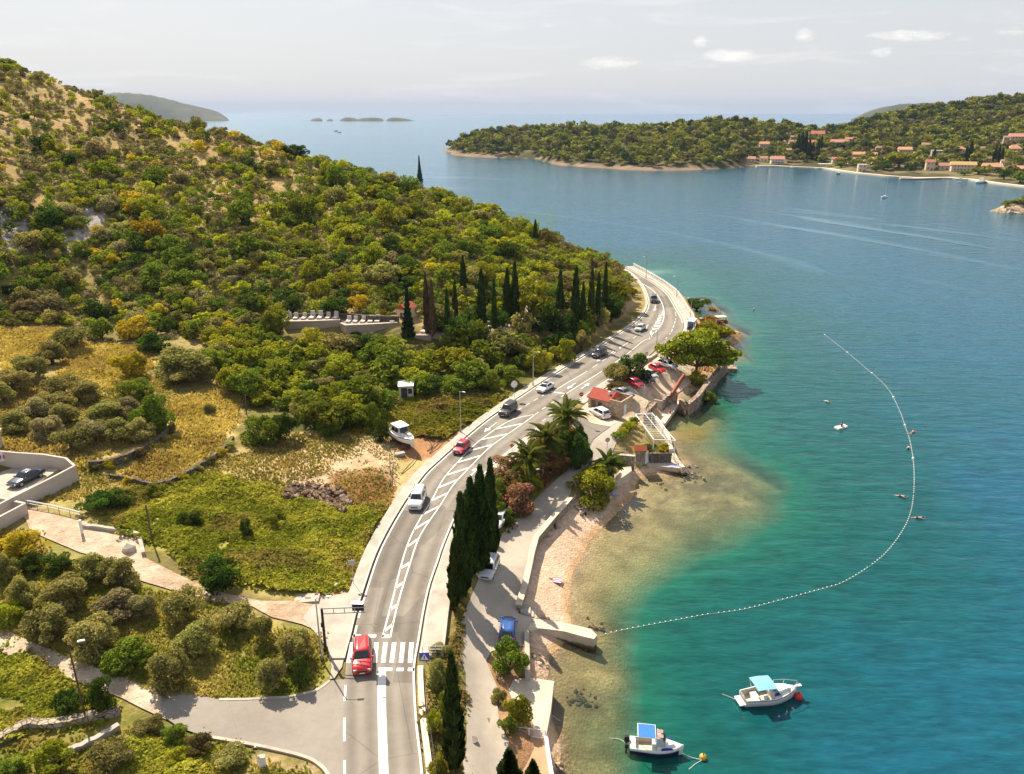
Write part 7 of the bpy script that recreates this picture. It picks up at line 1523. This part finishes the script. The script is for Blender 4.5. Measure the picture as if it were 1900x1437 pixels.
# traffic signal mast with truss arm, seen from behind
g = P(604.5, 1207, ZR + .1); h = hgt(g, 598, 1129).z - g.z; ax = PD(678, 1126, g.y).x - g.x
e = empty('traffic_signal', g, -.04, 'dark traffic signal mast with long arm over the left lane', 'traffic signal'); MB().tube([(0, 0, -.1), (0, 0, h)], [.15, .12], 10).build('mast', M_DARK, e); MB().lathe((0, 0, 0), [(.26, 0), (.24, .35), (.16, .4)], 10).build('base', M_DARK, e)
m = MB(); m.tube([(0, 0, h - .05), (ax, 0, h + .25)], .06, 6); m.tube([(0, 0, h - .62), (ax, 0, h - .32)], .06, 6)
for f in (.27, .52, .76): m.tube([(ax * f, 0, h - .05 + .3 * f), (ax * f, 0, h - .62 + .3 * f)], .04, 5)
m.build('arm', M_STEEL, e)
o = MB().box((ax * .83, .12, h + .2), (1.15, .06, .95)).build('backboard', M_DARK, e)
for x_ in (.76, .90):
    o = MB().box((ax * x_, .26, h + .18), (.34, .24, .9)).build('signal_head', M_BLACK, e)
    for k, cc in enumerate(((.35, .02, .02), (.40, .22, .02), (.02, .25, .08))): MB().lathe((ax * x_, .382, h + .46 - k * .28), [(.11, 0), (.11, .02)], 12, 'Y').build('lens', paint('lens_%d' % k, cc, .3), o)
MB().box((-.14, 0, h * .62), (.12, .28, .5)).build('signal_box', M_DARK, e); MB().box((ax * .83, 0, h + .72), (1.2, .5, .05)).build('visor', M_STEEL, e)
# sign posts
def sign(px, by, tx, ty, shape, size, face, label, z=None, rz=0.0, back=None, mark=None):
    g = foot(px, by, z); h = max(hgt(g, tx, ty).z - g.z, 1.4); e = empty('road_sign', g, rz, label, 'road sign'); MB().tube([(0, 0, -.2), (0, 0, h)], .035, 6).build('post', M_STEEL, e)
    zc = h - size * .5; mm = MB()
    if shape == 'round': mm.lathe((0, -.06, zc), [(size / 2, 0), (size / 2, .03)], 20, 'Y')
    elif shape == 'diamond': mm.lathe((0, -.06, zc), [(size * .6, 0), (size * .6, .03)], 4, 'Y')
    else: mm.box((0, -.05, zc), (size, .03, size * (1 if shape == 'square' else .7)))
    o = mm.build('plate', face, e)
    if mark: mark(o, zc, size)
    return e
M_SBLUE = paint('sign_blue', (.02, .055, .42), .4); M_SRED = paint('sign_red', (.52, .02, .03), .4); M_SGREY = paint('sign_back', (.40, .40, .41), .5, .4); M_SOR = paint('sign_orange', (.50, .20, .04), .5)
def crossing(o, zc, s):
    m = MB(); m.add([(-s * .40, -.072, zc - s * .34), (s * .40, -.072, zc - s * .34), (0, -.072, zc + s * .38)], [(0, 1, 2)]); m.build('white_triangle', M_WHITE, o)
    k = MB(); y = -.078; k.lathe((0, y, zc + s * .12), [(s * .055, 0), (s * .055, .004)], 10, 'Y')
    def bar(x0, z0, x1, z1, w):
        d = Vector((x1 - x0, 0, z1 - z0)).normalized(); n = Vector((d.z, 0, -d.x)) * w / 2; k.add([(x0 + n.x, y, zc + z0 + n.z), (x1 + n.x, y, zc + z1 + n.z), (x1 - n.x, y, zc + z1 - n.z), (x0 - n.x, y, zc + z0 - n.z)], [(0, 1, 2, 3)])
    for q in ((0, .06, -.01, -.10, .07), (-.01, -.10, -.10, -.26, .05), (0, -.10, .09, -.26, .05), (0, .04, -.10, -.06, .035), (0, .04, .10, -.04, .035)): bar(*[v * s for v in q])
    k.build('walking_figure', M_BLACK, o)
def bar_white(o, zc, s): MB().box((0, -.082, zc), (s * .62, .01, s * .16)).build('white_bar', M_WHITE, o)
sign(789,1252,787,1211,'square',.95,M_SBLUE,'blue pedestrian crossing sign beside the zebra crossing', ZR, mark=crossing); sign(1077,786,1078,728,'round',.75,M_SRED,'red no-entry sign at the mouth of the side junction', mark=bar_white)
sign(1126,843,1127,812,'round',.8,M_SGREY,'grey round sign back by the pale wall above the garden', rz=.2); sign(950,842,949,823,'diamond',.7,M_SOR,'orange-backed diamond sign on the pavement by the palms', ZR + .1); sign(954,742,954,707,'round',1.3,M_WHITE,'large round white sign back on the left verge', ZR, rz=.4); sign(1203,757,1205,731,'round',.6,M_SGREY,'dark round sign on a thin post at the plaza edge'); sign(1199,668,1199,653,'square',.8,M_SGREY,'square sign seen from behind at the parapet', ZR, rz=.5); sign(656,1083,655,1038,'rect',.8,M_SGREY,'grey rectangular sign on the left pavement below the rock pile', ZR + .1, rz=.3)
sign(478,1418,477,1386,'rect',.35,M_DARK,'small dark sign post at the verge under the side road')
o = empty('meter_box', G(488,1424), .2, 'small white utility box at the verge under the side road', 'utility box'); MB().box((0, 0, .55), (.5, .35, 1.1)).build('cabinet', M_WHITE, o); MB().box((0, 0, 1.13), (.58, .42, .06)).build('lid', M_CONC, o)
# wooden poles
def pole(px, by, tx, ty, r, label, lean=None):
    g = G(px, by); t_ = hgt(g, tx, ty) if lean is None else PD(tx, ty, g.y + lean); o = MB().tube([(0, 0, -.4), tuple(t_ - g)], [r, r * .8], 8).build('wooden_pole', M_WOOD); o.location = g; tag(o, label, 'pole')
pole(283,1006,270,937,.12,'dark leaning wooden pole at the edge of the vine field'); pole(457,770,455,733,.11,'upright wooden pole above the yellow terrace'); pole(438,768,453,738,.09,'slanting brace pole leaning on the upright pole', 1.0); pole(724,882,723,841,.07,'thin pole at the edge of the sandy lot')
for a, b, lb in [((745,880),(778,845),'long fallen pole slanting up from the sandy lot edge'),((793,838),(818,815),'first loose pole by the roadside'),((797,842),(822,820),'second loose pole by the roadside'),((800,835),(796,818),'short crooked branch by the roadside poles'),((718,915),(728,870),'bent grey branch on the red bank')]:
    p, q = G(*a), G(*b); o = MB().tube([Vector((0, 0, .12)), (q - p) * .5 + Vector((.2, 0, .35)), (q - p) + Vector((0, 0, .2))], [.09, .07, .04], 6).build('fallen_pole', M_WOOD); o.location = p; tag(o, lb, 'pole')
# guard rail on the dirt track
def track_rail(px, label, h=.9):
    q = [G(x, y) for x, y in px]; c = q[0].copy(); e = empty('guard_rail', c, 0, label, 'guard rail'); m = MB(); m.tube([v - c + Vector((0, 0, h)) for v in q], .08, 6); m.tube([v - c + Vector((0, 0, h * .6)) for v in q], .05, 6); m.build('rail', M_WHITE, e)
    s = spline([tuple(v - c) for v in q], len(q) * 2)
    for v in s: MB().box((v[0], v[1], v[2] + h / 2), (.06, .06, h)).build('post', M_STEEL, e)
track_rail([(50,941),(98,950),(151,963)], 'white pipe rail along the upper end of the dirt track'); gwall('low_wall', [(155,980),(205,987),(256,996)], .55, .4, .4, M_CONC, 'low pale wall edging the wide part of the dirt track'); gwall('low_wall', [(256,996),(262,1012),(267,1033)], .55, .4, .4, M_CONC, 'short pale wall closing the corner of the dirt track')
g = G(153, 992); o = empty('gate_post', g, 0, 'white gate post at the dirt track rail', 'post'); MB().box((0, 0, .9), (.22, .22, 1.8)).build('post_shaft', M_WHITE, o); MB().box((0, 0, 1.83), (.3, .3, .08)).build('cap', M_WHITE, o)
# ------------------------------------------------------------------ buildings close by
# little stone house with red roof and open annex
a = P(1091, 759, 3.65); b = P(1130, 769, 3.65); d = (b - a); rz = math.atan2(d.y, d.x); w = d.length; e = empty('stone_house', a, rz, 'small stone house with bright red tiled roof beside the parked white car', 'house'); D_ = 4.4; hh = 2.4
M_SAND = stone('sandstone', (.46, .34, .23), (.60, .46, .32), 1.6, (.34, .25, .17), .6)
MB().box((w / 2, D_ / 2, hh / 2 - .2), (w, D_, hh + .4)).build('wall', M_SAND, e)
k = MB(); v = [(-.25, -.3, hh), (w + .1, -.3, hh), (w + .1, D_ + .3, hh), (-.25, D_ + .3, hh), (-.25, D_ / 2, hh + 1.15), (w + .1, D_ / 2, hh + 1.15)]; v += [(x, y, z - .14) for x, y, z in v[:4]]; k.add(v, [(0, 1, 5, 4), (2, 3, 4, 5), (1, 2, 5), (3, 0, 4), (6, 7, 1, 0), (7, 8, 2, 1), (8, 9, 3, 2), (9, 6, 0, 3), (9, 8, 7, 6)]); rf = k.build('roof', tiles('bright_tiles', (.44, .10, .07), 5), e); MB().box((w * .8, D_ * .3, hh + .95), (.4, .4, .7)).build('chimney', M_WHITE, rf)
MB().box((w * .55, -.03, 1.35), (.8, .1, 1.0)).build('window', M_SHUT, e); MB().box((w * .25, -.03, .95), (.95, .1, 1.9)).build('door', M_DOOR, e)
an = MB(); aw, ad = 2.3, 4.2
for bx, dm in (((w + aw / 2, .12, 1.35), (aw - .01, .24, 2.9)), ((w + aw / 2, ad - .12, 1.35), (aw - .01, .24, 2.9)), ((w + aw - .13, ad / 2, 1.351), (.24, ad - .5, 2.9))): an.box(bx, dm)
an.build('annex_wall', M_SAND, e); MB().box((w + aw / 2, ad / 2, .9), (aw - .3, ad - .5, .12)).build('annex_floor', paint('annex_floor', (.26, .10, .05), .9, var=.2), e); MB().box((w + aw + .01, ad * .35, .95), (.1, .85, 1.9)).build('door', M_WHITE, e)
# white hut in the bushes
g = G(754, 739); e = empty('hut', g, .12, 'small white hut with flat roof among the bushes', 'hut'); m_ = depth(g) / F; w = 29 * m_
MB().box((0, 1.5, 1.1), (w * .92, 3, 2.4)).build('wall', M_HW[2], e); MB().box((0, 1.4, 2.36), (w, 3.5, .14)).build('roof', M_WHITE, e); MB().box((w * .25, -.02, 1.3), (.7, .08, .9)).build('window', M_GLASS, e); MB().box((-w * .12, -.02, 1.0), (1.1, .08, 1.9)).build('door', M_SHUT, e)
# graveyard: terraces, tombs, chapel
M_TOMB = paint('tomb_marble', (.50, .46, .41), .6, var=.28, sc=1.5); M_GWALL = paint('graveyard_wall', (.34, .27, .215), .9, var=.18, sc=.4, obj=False)
zU, zL = 12.0, 9.9
wall('graveyard_wall', [(527,597),(580,596),(631,594)], zU, 8.3, .5, M_GWALL, 'upper left retaining wall of the graveyard', 'wall', M_QUAY); wall('graveyard_wall', [(633,600),(641,604),(690,602),(738,599)], zU - .5, 8.0, .5, M_GWALL, 'upper right retaining wall of the graveyard', 'wall', M_QUAY); wall('graveyard_wall', [(527,622),(580,624),(640,626),(740,622),(800,622)], zL - .35, 6.5, .4, M_GWALL, 'lower retaining wall of the graveyard behind the bushes', 'wall')
slab('terrace', [(527,598),(580,596.5),(631,594.5),(631,585),(580,585.5),(527,587)], zU - .03, 9, [M_GWALL], kind='structure'); slab('terrace', [(641,604.5),(690,602.5),(738,599.5),(738,590),(690,591),(633,592),(633,601)], zU - .53, 9, [M_GWALL], kind='structure'); slab('terrace', [(527,622),(640,626),(740,622),(860,620),(950,610),(950,600),(740,604),(640,606),(527,608)], zL - .4, 6, [M_GWALL], kind='structure')
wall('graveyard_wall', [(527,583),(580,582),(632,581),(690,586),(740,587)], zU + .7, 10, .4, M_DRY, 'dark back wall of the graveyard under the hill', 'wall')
gp = None
def grave(px, py, z, label, group, hs=1.0, big=False):
    c = P(px, py, z); e = empty('grave', c, rng.uniform(-.05, .05), label, 'grave', group); k_ = rng.uniform(.72, 1.0); e.scale = (k_, k_, k_ * rng.uniform(.75, 1.1)); MB().box((0, .3, .22), (1.05, 2.0, .44)).build('slab', M_TOMB, e); MB().box((0, 1.42, .62 * hs), (1.15, .22, 1.24 * hs), top=.86).build('headstone', M_TOMB, e)
    if big: MB().box((0, 1.42, 1.24 * hs + .25), (.12, .1, .5)).build('cross', M_TOMB, e); MB().box((0, 1.42, 1.24 * hs + .33), (.36, .1, .1)).build('cross', M_TOMB, e)
for k, px in enumerate((534, 548, 563, 578, 593, 608, 622)): grave(px, 592.5 - .15 * k, zU, 'white tomb with headstone in the upper left graveyard row', 'tombs in the upper left graveyard row', 1.25, k == 0)
for k, px in enumerate((646, 659, 673, 687, 700, 728)): grave(px, 598.5 - .1 * k, zU - .5, 'white tomb in the upper right graveyard row', 'tombs in the upper right graveyard row', 1.1)
for k, px in enumerate((533, 549, 564)): grave(px, 613, zL - .37, 'white tomb under the upper left graveyard wall', 'tombs under the upper left graveyard wall', 1.1)
for k, px in enumerate((540, 556, 572, 584)): grave(px, 619, zL - .37, 'pale tomb at the lower edge of the graveyard', 'tombs at the lower graveyard edge', .8)
for k, px in enumerate((655, 668, 676, 690, 705, 718, 733, 745)): grave(px, 616 + (k % 2) * 2.5, zL - .37, 'pale tomb half behind bushes in the lower right graveyard', 'tombs in the lower right graveyard', .9, k == 3)
for k, (px, py) in enumerate(((772, 612), (785, 617), (813, 613), (822, 608), (838, 612), (870, 610), (905, 609), (927, 607))): grave(px, py, zL - .37, 'pale tomb between the graveyard cypresses', 'tombs between the cypresses', .9)
for k, (px, py) in enumerate(((965, 601), (972, 594), (979, 588), (974, 580), (990, 604), (1001, 606))): c = G(px, py); grave(px, py, c.z + .1, 'pinkish tomb on the stepped plot among the cypresses', 'tombs on the stepped plot', .8)
a = G(975, 600); b = G(972, 566); wall('graveyard_wall', [(981,600),(979,585),(976,566)], [9.6, 10.6, 12], 7, .4, M_GWALL, 'pale boundary wall climbing among the right-hand graveyard trees', 'wall')
g = P(745, 592, 11.4); e = empty('chapel', g, -.55, 'little chapel with red roof behind the dark fir', 'chapel'); e.scale = (.72, .72, .72); MB().box((0, 2.5, 1.3), (3.6, 5, 3.2)).build('wall', M_HW[1], e)
k = MB(); v = [(-2, -.2, 2.9), (2, -.2, 2.9), (2, 5.2, 2.9), (-2, 5.2, 2.9), (0, -.2, 4.5), (0, 5.2, 4.5)]; k.add(v, [(1, 2, 5, 4), (3, 0, 4, 5), (0, 1, 4), (2, 3, 5), (3, 2, 1, 0)]); k.build('roof', tiles('red_tiles', (.50, .13, .06)), e); MB().box((0, -.03, .9), (.9, .1, 1.9)).build('door', M_DOOR, e)
# bus shelter, bench and shade on the point
g = G(1283, 612); e = empty('bus_shelter', g, 1.15, 'pale glass bus shelter beside the yellow-edged lay-by', 'bus shelter'); GL_ = paint('shelter_glass', (.50, .58, .64), .15, spec=.7)
MB().box((0, 0, 2.45), (3.6, 1.7, .12)).build('roof', paint('shelter_roof', (.60, .66, .70), .4), e); MB().box((0, .75, 1.25), (3.4, .05, 2.1)).build('back_panel', GL_, e); MB().box((1.7, .1, 1.25), (.05, 1.25, 2.1)).build('side_panel', GL_, e); MB().box((0, .5, .5), (2.4, .4, .07)).build('seat', M_WOOD, e)
for x, y in ((-1.7, .75), (1.7, .78), (-1.7, -.7), (1.7, -.7)): MB().box((x, y, 1.2), (.08, .08, 2.4)).build('post', M_STEEL, e)
g = G(1299, 594); e = empty('bench', g, .3, 'long pale concrete bench on the sandy point', 'bench'); MB().box((0, 0, .42), (3.2, .7, .14)).build('seat', M_CONC, e)
for x in (-1.2, 1.2): MB().box((x, 0, .17), (.3, .55, .35)).build('leg', M_CONC, e)
g = G(1336, 601); e = empty('beach_shelter', g, .2, 'brown beach shelter with pale roof at the tip of the sandy point', 'shelter'); MB().box((0, 0, 2.0), (2.8, 2, .12)).build('roof', M_HW[1], e); MB().box((0, .2, .9), (2.4, 1.5, .1)).build('deck', M_WOOD, e)
for x, y in ((-1.2, -.8), (1.2, -.8), (-1.2, .8), (1.2, .8)): MB().box((x, y, 1.0), (.12, .12, 2)).build('post', M_WOOD, e)
MB().box((1.5, -.4, .5), (.5, 1.2, .9)).build('side_wall', paint('red_brown_wall', (.30, .08, .05), .9), e)
# pergola: two long beams, slats across, posts
zp = 4.3; A_, B_, C_, D_ = P(1179, 769, zp), P(1210, 767, zp), P(1253, 818, zp), P(1213, 816, zp); e = empty('pergola', (A_.x, A_.y, 0), 0, 'white slatted pergola above the garden by the sea', 'pergola'); o_ = Vector((A_.x, A_.y, 0))
for u, v in ((A_, D_), (B_, C_), (D_, C_), (A_, B_)): MB().tube([u - o_, v - o_], .09, 4).build('beam', M_WHITE, e)
for k in range(1, 15): t_ = k / 15; MB().tube([A_.lerp(D_, t_) - o_ + Vector((0, 0, .14)), B_.lerp(C_, t_) - o_ + Vector((0, 0, .14))], .04, 4).build('slat', M_WHITE, e)
MB().tube([A_.lerp(B_, .5) - o_ + Vector((0, 0, .2)), D_.lerp(C_, .55) - o_ + Vector((0, 0, .2))], .05, 4).build('beam', M_WHITE, e)
for q in (A_.lerp(D_, .12), A_.lerp(D_, .6), D_, C_, B_, B_.lerp(C_, .5)): z0 = max(H1(q.x, q.y), 0) - .3; MB().tube([Vector((q.x, q.y, z0)) - o_, q - o_], .08, 6).build('post', M_WHITE, e)
wall('garden_wall', [(1212,768),(1226,786),(1238,806),(1246,834)], 1.9, -.9, .7, M_QUAY, 'pale sloping sea wall beside the pergola', 'wall')
e = empty('railing', P(1136, 843, 3.45), 0, 'pale rectangular railing panel left of the gate pillar', 'railing'); q = P(1160, 844, 3.45) - P(1136, 843, 3.45)
for hh in (.1, .6, 1.1): MB().tube([(0, 0, hh), (q.x, q.y, hh)], .03, 5).build('rail', M_WHITE, e)
for f in (0, .5, 1): MB().tube([(q.x * f, q.y * f, 0), (q.x * f, q.y * f, 1.1)], .03, 5).build('post', M_WHITE, e)
g = G(916, 1012); e = empty('planter', g, 0, 'round dark planter tub in the shade beside the cypress group', 'planter'); MB().lathe((0, 0, 0), [(.62, 0), (.8, .7), (.82, .8), (.7, .8)], 16).build('tub', paint('dark_tub', (.10, .085, .07), .8, var=.2), e); o = link('crown', unit_crown('green', 1, 1000, .165), e); o.location = (0, 0, .55); o.scale = (.7, .7, .5)
# rock pile and loose stones
def rocks(name, spots, mat, label, cat, seed, kind='stuff'):
    rs = np.random.RandomState(seed); V, Fc = [], []; n0 = 0
    import bmesh; bm = bmesh.new(); bmesh.ops.create_icosphere(bm, subdivisions=1, radius=1); bv = np.array([v.co[:] for v in bm.verts]); bf = np.array([[v.index for v in f.verts] for f in bm.faces]); bm.free()
    for x, y, z, s in spots: v = bv * (1 + rs.uniform(-.28, .28, (len(bv), 1))) * s * rs.uniform(.7, 1.2, 3); a = rs.uniform(0, 6.28); c, sn = math.cos(a), math.sin(a); V.append(np.stack([v[:, 0] * c - v[:, 1] * sn + x, v[:, 0] * sn + v[:, 1] * c + y, v[:, 2] * .8 + z], -1)); Fc.append(bf + n0); n0 += len(bv)
    return tag(link(name, np_mesh(name, np.concatenate(V), np.concatenate(Fc), mat, False)), label, cat, kind=kind)
rs = np.random.RandomState(12); sp_ = []
bank = [(525,925),(540,900),(575,903),(608,907),(640,915),(655,945),(640,952),(600,938),(560,932)]
w_ = gpoly(bank); q = np.array(w_)
while len(sp_) < 260:
    x, y = rs.uniform(q[:, 0].min(), q[:, 0].max()), rs.uniform(q[:, 1].min(), q[:, 1].max())
    if inpoly(np.array([x]), np.array([y]), w_)[0]: sp_.append((x, y, H1(x, y) + rs.uniform(-.1, .55), rs.uniform(.22, .62)))
rocks('rubble_bank', sp_, stone('bank_rock', (.16, .105, .065), (.32, .225, .155), 1.0, (.08, .05, .03)), 'heap of dark broken stones at the edge of the dry lot', 'rubble', 3)
sp_ = []
for px, py, r_, n in ((1290,880,22,26),(1225,895,12,8),(1100,1160,18,16),(1020,1165,16,22),(1080,1190,14,12),(1000,1235,16,20),(1078,1288,24,40),(1345,620,12,14),(1318,580,10,16),(1245,815,10,8),(1035,1430,14,8)):
    for k in range(n): c = P(px + rs.normal(0, r_ * .5), py + rs.normal(0, r_ * .35), 0); sp_.append((c.x, c.y, (max(H1(c.x, c.y), -.35) + .05) if n != 40 else H1(c.x, c.y) + .02, rs.uniform(.10, .32)))
dk_ = [q for q in sp_ if abs(q[0] - P(1078, 1288).x) < 3 and abs(q[1] - P(1078, 1288).y) < 3]; sp_ = [q for q in sp_ if q not in dk_]
rocks('sunken_stones', dk_, stone('dark_stones', (.09, .055, .04), (.17, .12, .09), 1.0, (.04, .03, .02)), 'round patch of dark stones under the shallow water', 'stones', 6)
rocks('shore_rocks', sp_, stone('shore_rock', (.40, .29, .19), (.56, .44, .32), .35, (.22, .15, .09), 3), 'loose stones scattered along the shallows', 'rocks', 4)
sp_ = [(P(995 + k * 9.5 + rs.uniform(-3, 3), 1167 + k * 1.2 + rs.uniform(-1, 6), .4)) for k in range(12)]; rocks('jetty_rocks', [(v.x, v.y, rs.uniform(-.1, .7), rs.uniform(.4, .85)) for v in sp_], stone('shore_rock', (.40, .29, .19), (.56, .44, .32), .35), 'big rough boulders along the near side of the jetty', 'rocks', 5)
for (px, py, s, lb) in ((238,1024,.75,'single pale boulder on the dirt track corner'),(625,1090,.5,'pale boulder at the edge of the concrete forecourt'),(636,1085,.38,'small boulder next to the pale one by the forecourt')):
    g = G(px, py); o = rocks('boulder', [(0, 0, s * .4, s)], paint('pale_boulder', (.58, .52, .45), .9, var=.15), lb, 'boulder', int(px), 'thing'); o.location = g
# ------------------------------------------------------------------ people
M_SKIN = paint('skin', (.40, .26, .19), .6, var=.06); M_HAIR = paint('dark_hair', (.025, .018, .012), .7)
def person(loc, pose, rz, label, wear, top=None, tilt=0.0, s=1.0):
    J = {}; E = []
    def j(n, p, r, par=None): J[n] = (Vector(p), r, par)
    sit = pose == 'sit'; ph = .12 if sit else .95
    j('pelvis', (0, 0, ph), .135); j('waist', (0, 0, ph + .16), .115, 'pelvis'); j('chest', (0, .0, ph + .40), .145, 'waist'); j('neck', (0, 0, ph + .56), .055, 'chest'); j('head', (0, -.015, ph + .68), .088, 'neck'); j('crown_', (0, 0, ph + .79), .07, 'head'); j('nose', (0, -.11, ph + .675), .018, 'head')
    for sd_, q in ((1, 'l'), (-1, 'r')):
        j('sh' + q, (sd_ * .19, 0, ph + .48), .06, 'chest'); up = pose == 'swim'
        el = (sd_ * .27, .02, ph + .22) if not up else (sd_ * .30, -.05, ph + .66); wr = (sd_ * .29, -.06, ph - .03) if not up else (sd_ * .22, -.05, ph + .92)
        if sit: el = (sd_ * .30, .14, ph + .24); wr = (sd_ * .30, .22, ph + .0)
        j('el' + q, el, .042, 'sh' + q); j('wr' + q, wr, .030, 'el' + q); d = (Vector(wr) - Vector(el)).normalized(); j('palm' + q, Vector(wr) + d * .08, .032, 'wr' + q)
        for k, (o_, l_) in enumerate(((-.03, .075), (-.01, .088), (.012, .08), (.032, .062))): b_ = Vector(wr) + d * .085 + Vector((0, o_, 0)); j('f%d%s' % (k, q), b_ + d * l_ * .5, .010, 'palm' + q); j('t%d%s' % (k, q), b_ + d * l_ + Vector((-sd_ * .02, 0, 0)), .008, 'f%d%s' % (k, q))
        j('th' + q, Vector(wr) + d * .05 + Vector((-sd_ * .02, -.05, 0)), .011, 'palm' + q)
        j('hip' + q, (sd_ * .095, 0, ph - .06 if not sit else ph), .095, 'pelvis'); kn = (sd_ * .11, -.02, .50) if not sit else (sd_ * .13, -.40, .34); an = (sd_ * .11, .02, .08) if not sit else (sd_ * .13, -.62, .05)
        j('kn' + q, kn, .062, 'hip' + q); j('an' + q, an, .042, 'kn' + q); j('toe' + q, Vector(an) + Vector((0, -.16, -.04)), .030, 'an' + q)
    nm = list(J); me = bpy.data.meshes.new('body'); me.from_pydata([J[n][0] for n in nm], [(nm.index(n), nm.index(J[n][2])) for n in nm if J[n][2]], [])
    e = empty('person', loc, rz, label, 'person'); e.rotation_euler = (tilt, 0, rz); e.scale = (s,) * 3; o = link('body', me, e); me.materials.append(M_SKIN); sk = o.modifiers.new('skin', 'SKIN'); sk.use_smooth_shade = True
    lay = me.skin_vertices[0].data
    for i, n in enumerate(nm): lay[i].radius = (J[n][1], J[n][1]); lay[i].use_root = i == 0
    o.modifiers.new('sub', 'SUBSURF').render_levels = 1
    MB().ball((0, .025, ph + .74), .098, 10, 7, (.95, 1.05, 1.0)).build('hair', M_HAIR, e, True)
    def ell(z0, z1, a, b, y=0): return [[(a * math.cos(t_), b * math.sin(t_) + y, z) for t_ in np.linspace(0, 6.283, 13)[:-1]] for z in (z0, (z0 + z1) / 2, z1)]
    MB().loft(ell(ph - .13, ph + .06, .185, .155)).build('swimwear' if top is None else 'shorts', wear, e, True)
    if top is not None: MB().loft(ell(ph + .06, ph + .50, .19, .165)).build('shirt', top, e, True)
    return e
CL_ = lambda n, c: paint('cloth_' + n, c, .9, var=.1)
def on(px, py, dz=0.0): g = G(px, py); return (g.x, g.y, g.z + dz)
person(on(1099, 946), 'stand', .6, 'person in pink swimwear standing under the round tamarisk', CL_('pink', (.5, .12, .14))); person(on(1078, 956), 'sit', 2.4, 'person in white sitting on the pebbles, left of two', CL_('dark', (.03, .03, .04)), CL_('white', (.7, .7, .7))); person(on(1087, 956), 'sit', 2.4, 'person in dark clothes sitting on the pebbles, right of two', CL_('dark', (.03, .03, .04)), CL_('dark2', (.05, .05, .06)))
person(on(1031, 981), 'sit', 2.0, 'person in dark clothes sitting against the beach wall', CL_('dark', (.03, .03, .04)), CL_('dark2', (.05, .05, .06))); person(on(1020, 998, .12), 'stand', 1.0, 'person in purple swimwear lying by the beach wall', CL_('purple', (.20, .03, .14)), tilt=-math.pi / 2); person(on(1026, 1077, .15), 'stand', 1.2, 'person in white top lying on a purple towel on the pebbles', CL_('purple', (.20, .03, .14)), CL_('white', (.7, .7, .7)), tilt=-math.pi / 2)
def quayp(px, py): v = P(px, py, 1.0); return (v.x, v.y, 1.0)
person(quayp(1241, 757), 'stand', .4, 'person in dark shorts standing on the bathing quay', CL_('dark', (.03, .03, .04))); person(quayp(1243, 767), 'sit', 1.2, 'person in red sitting on the bathing quay', CL_('red', (.5, .03, .04)), CL_('red', (.5, .03, .04))); person(quayp(1255, 742), 'stand', -.4, 'person in orange-red standing at the back of the bathing quay', CL_('red', (.5, .03, .04)), CL_('orange', (.5, .14, .08)))
def swim(px, py, rz, label, c): v = P(px, py, 0); return person((v.x, v.y, -.07), 'swim', rz, label, c, tilt=1.35)
swim(1658, 918, .8, 'swimmer inside the float line, nearest the shoal', CL_('dark', (.03, .03, .04))); swim(1687, 806, 2.2, 'swimmer at the float line, upper of two', CL_('red', (.5, .03, .04))); swim(1686, 828, -.5, 'swimmer at the float line, lower of two', CL_('white', (.7, .7, .7))); swim(1688, 960, 1.2, 'swimmer at the lower curve of the float line', CL_('dark', (.03, .03, .04))); swim(1528, 743, .3, 'swimmer far from the float line, towards the pine', CL_('white', (.7, .7, .7))); swim(1398, 573, -.2, 'lone swimmer off the sandy point', CL_('white', (.7, .7, .7)))
v = P(1370, 615, 0); person((v.x, v.y, -.15), 'sit', .3, 'person sitting in the shallows below the small pine', CL_('dark', (.03, .03, .04)))
v = P(1560, 794, 0); e = empty('raft', (v.x, v.y, .12), .4, 'white inflatable raft floating in the bathing water', 'raft'); MB().box((0, 0, 0), (2.2, 1.1, .22), top=.94).build('mattress', M_GEL, e); MB().box((.95, 0, .16), (.35, 1.0, .16)).build('pillow', M_GEL, e)
person((v.x + .1, v.y, .22), 'sit', .4, 'person in dark red sitting on the white raft', CL_('maroon', (.20, .03, .04)), CL_('maroon', (.20, .03, .04)))
def towel(px, py, rz, ca, cb, label, z=None):
    c = G(px, py) if z is None else P(px, py, z); e = empty('towel', (c.x, c.y, c.z + .03), rz, label, 'towel'); MB().box((0, 0, 0), (1.9, 1.0, .03)).build('cloth', ca, e)
    for y in (-.32, 0, .32): MB().box((0, y, .018), (1.88, .14, .006)).build('stripe', cb, e)
TB = CL_('royal', (.06, .12, .55)); TW = CL_('white', (.7, .7, .7)); towel(1135, 914, -.7, TW, TB, 'blue and white striped towel in the palm shade on the pebbles'); towel(1138, 899, -1.2, TB, TW, 'blue towel nearer the bench wall on the pebbles'); towel(1028, 1077, -.25, CL_('purple', (.20, .03, .14)), TW, 'purple towel on the pebbles near the waterline'); towel(1251, 864, .2, TW, TB, 'pale blue-white towel on the stone bathing quay', 1.02)
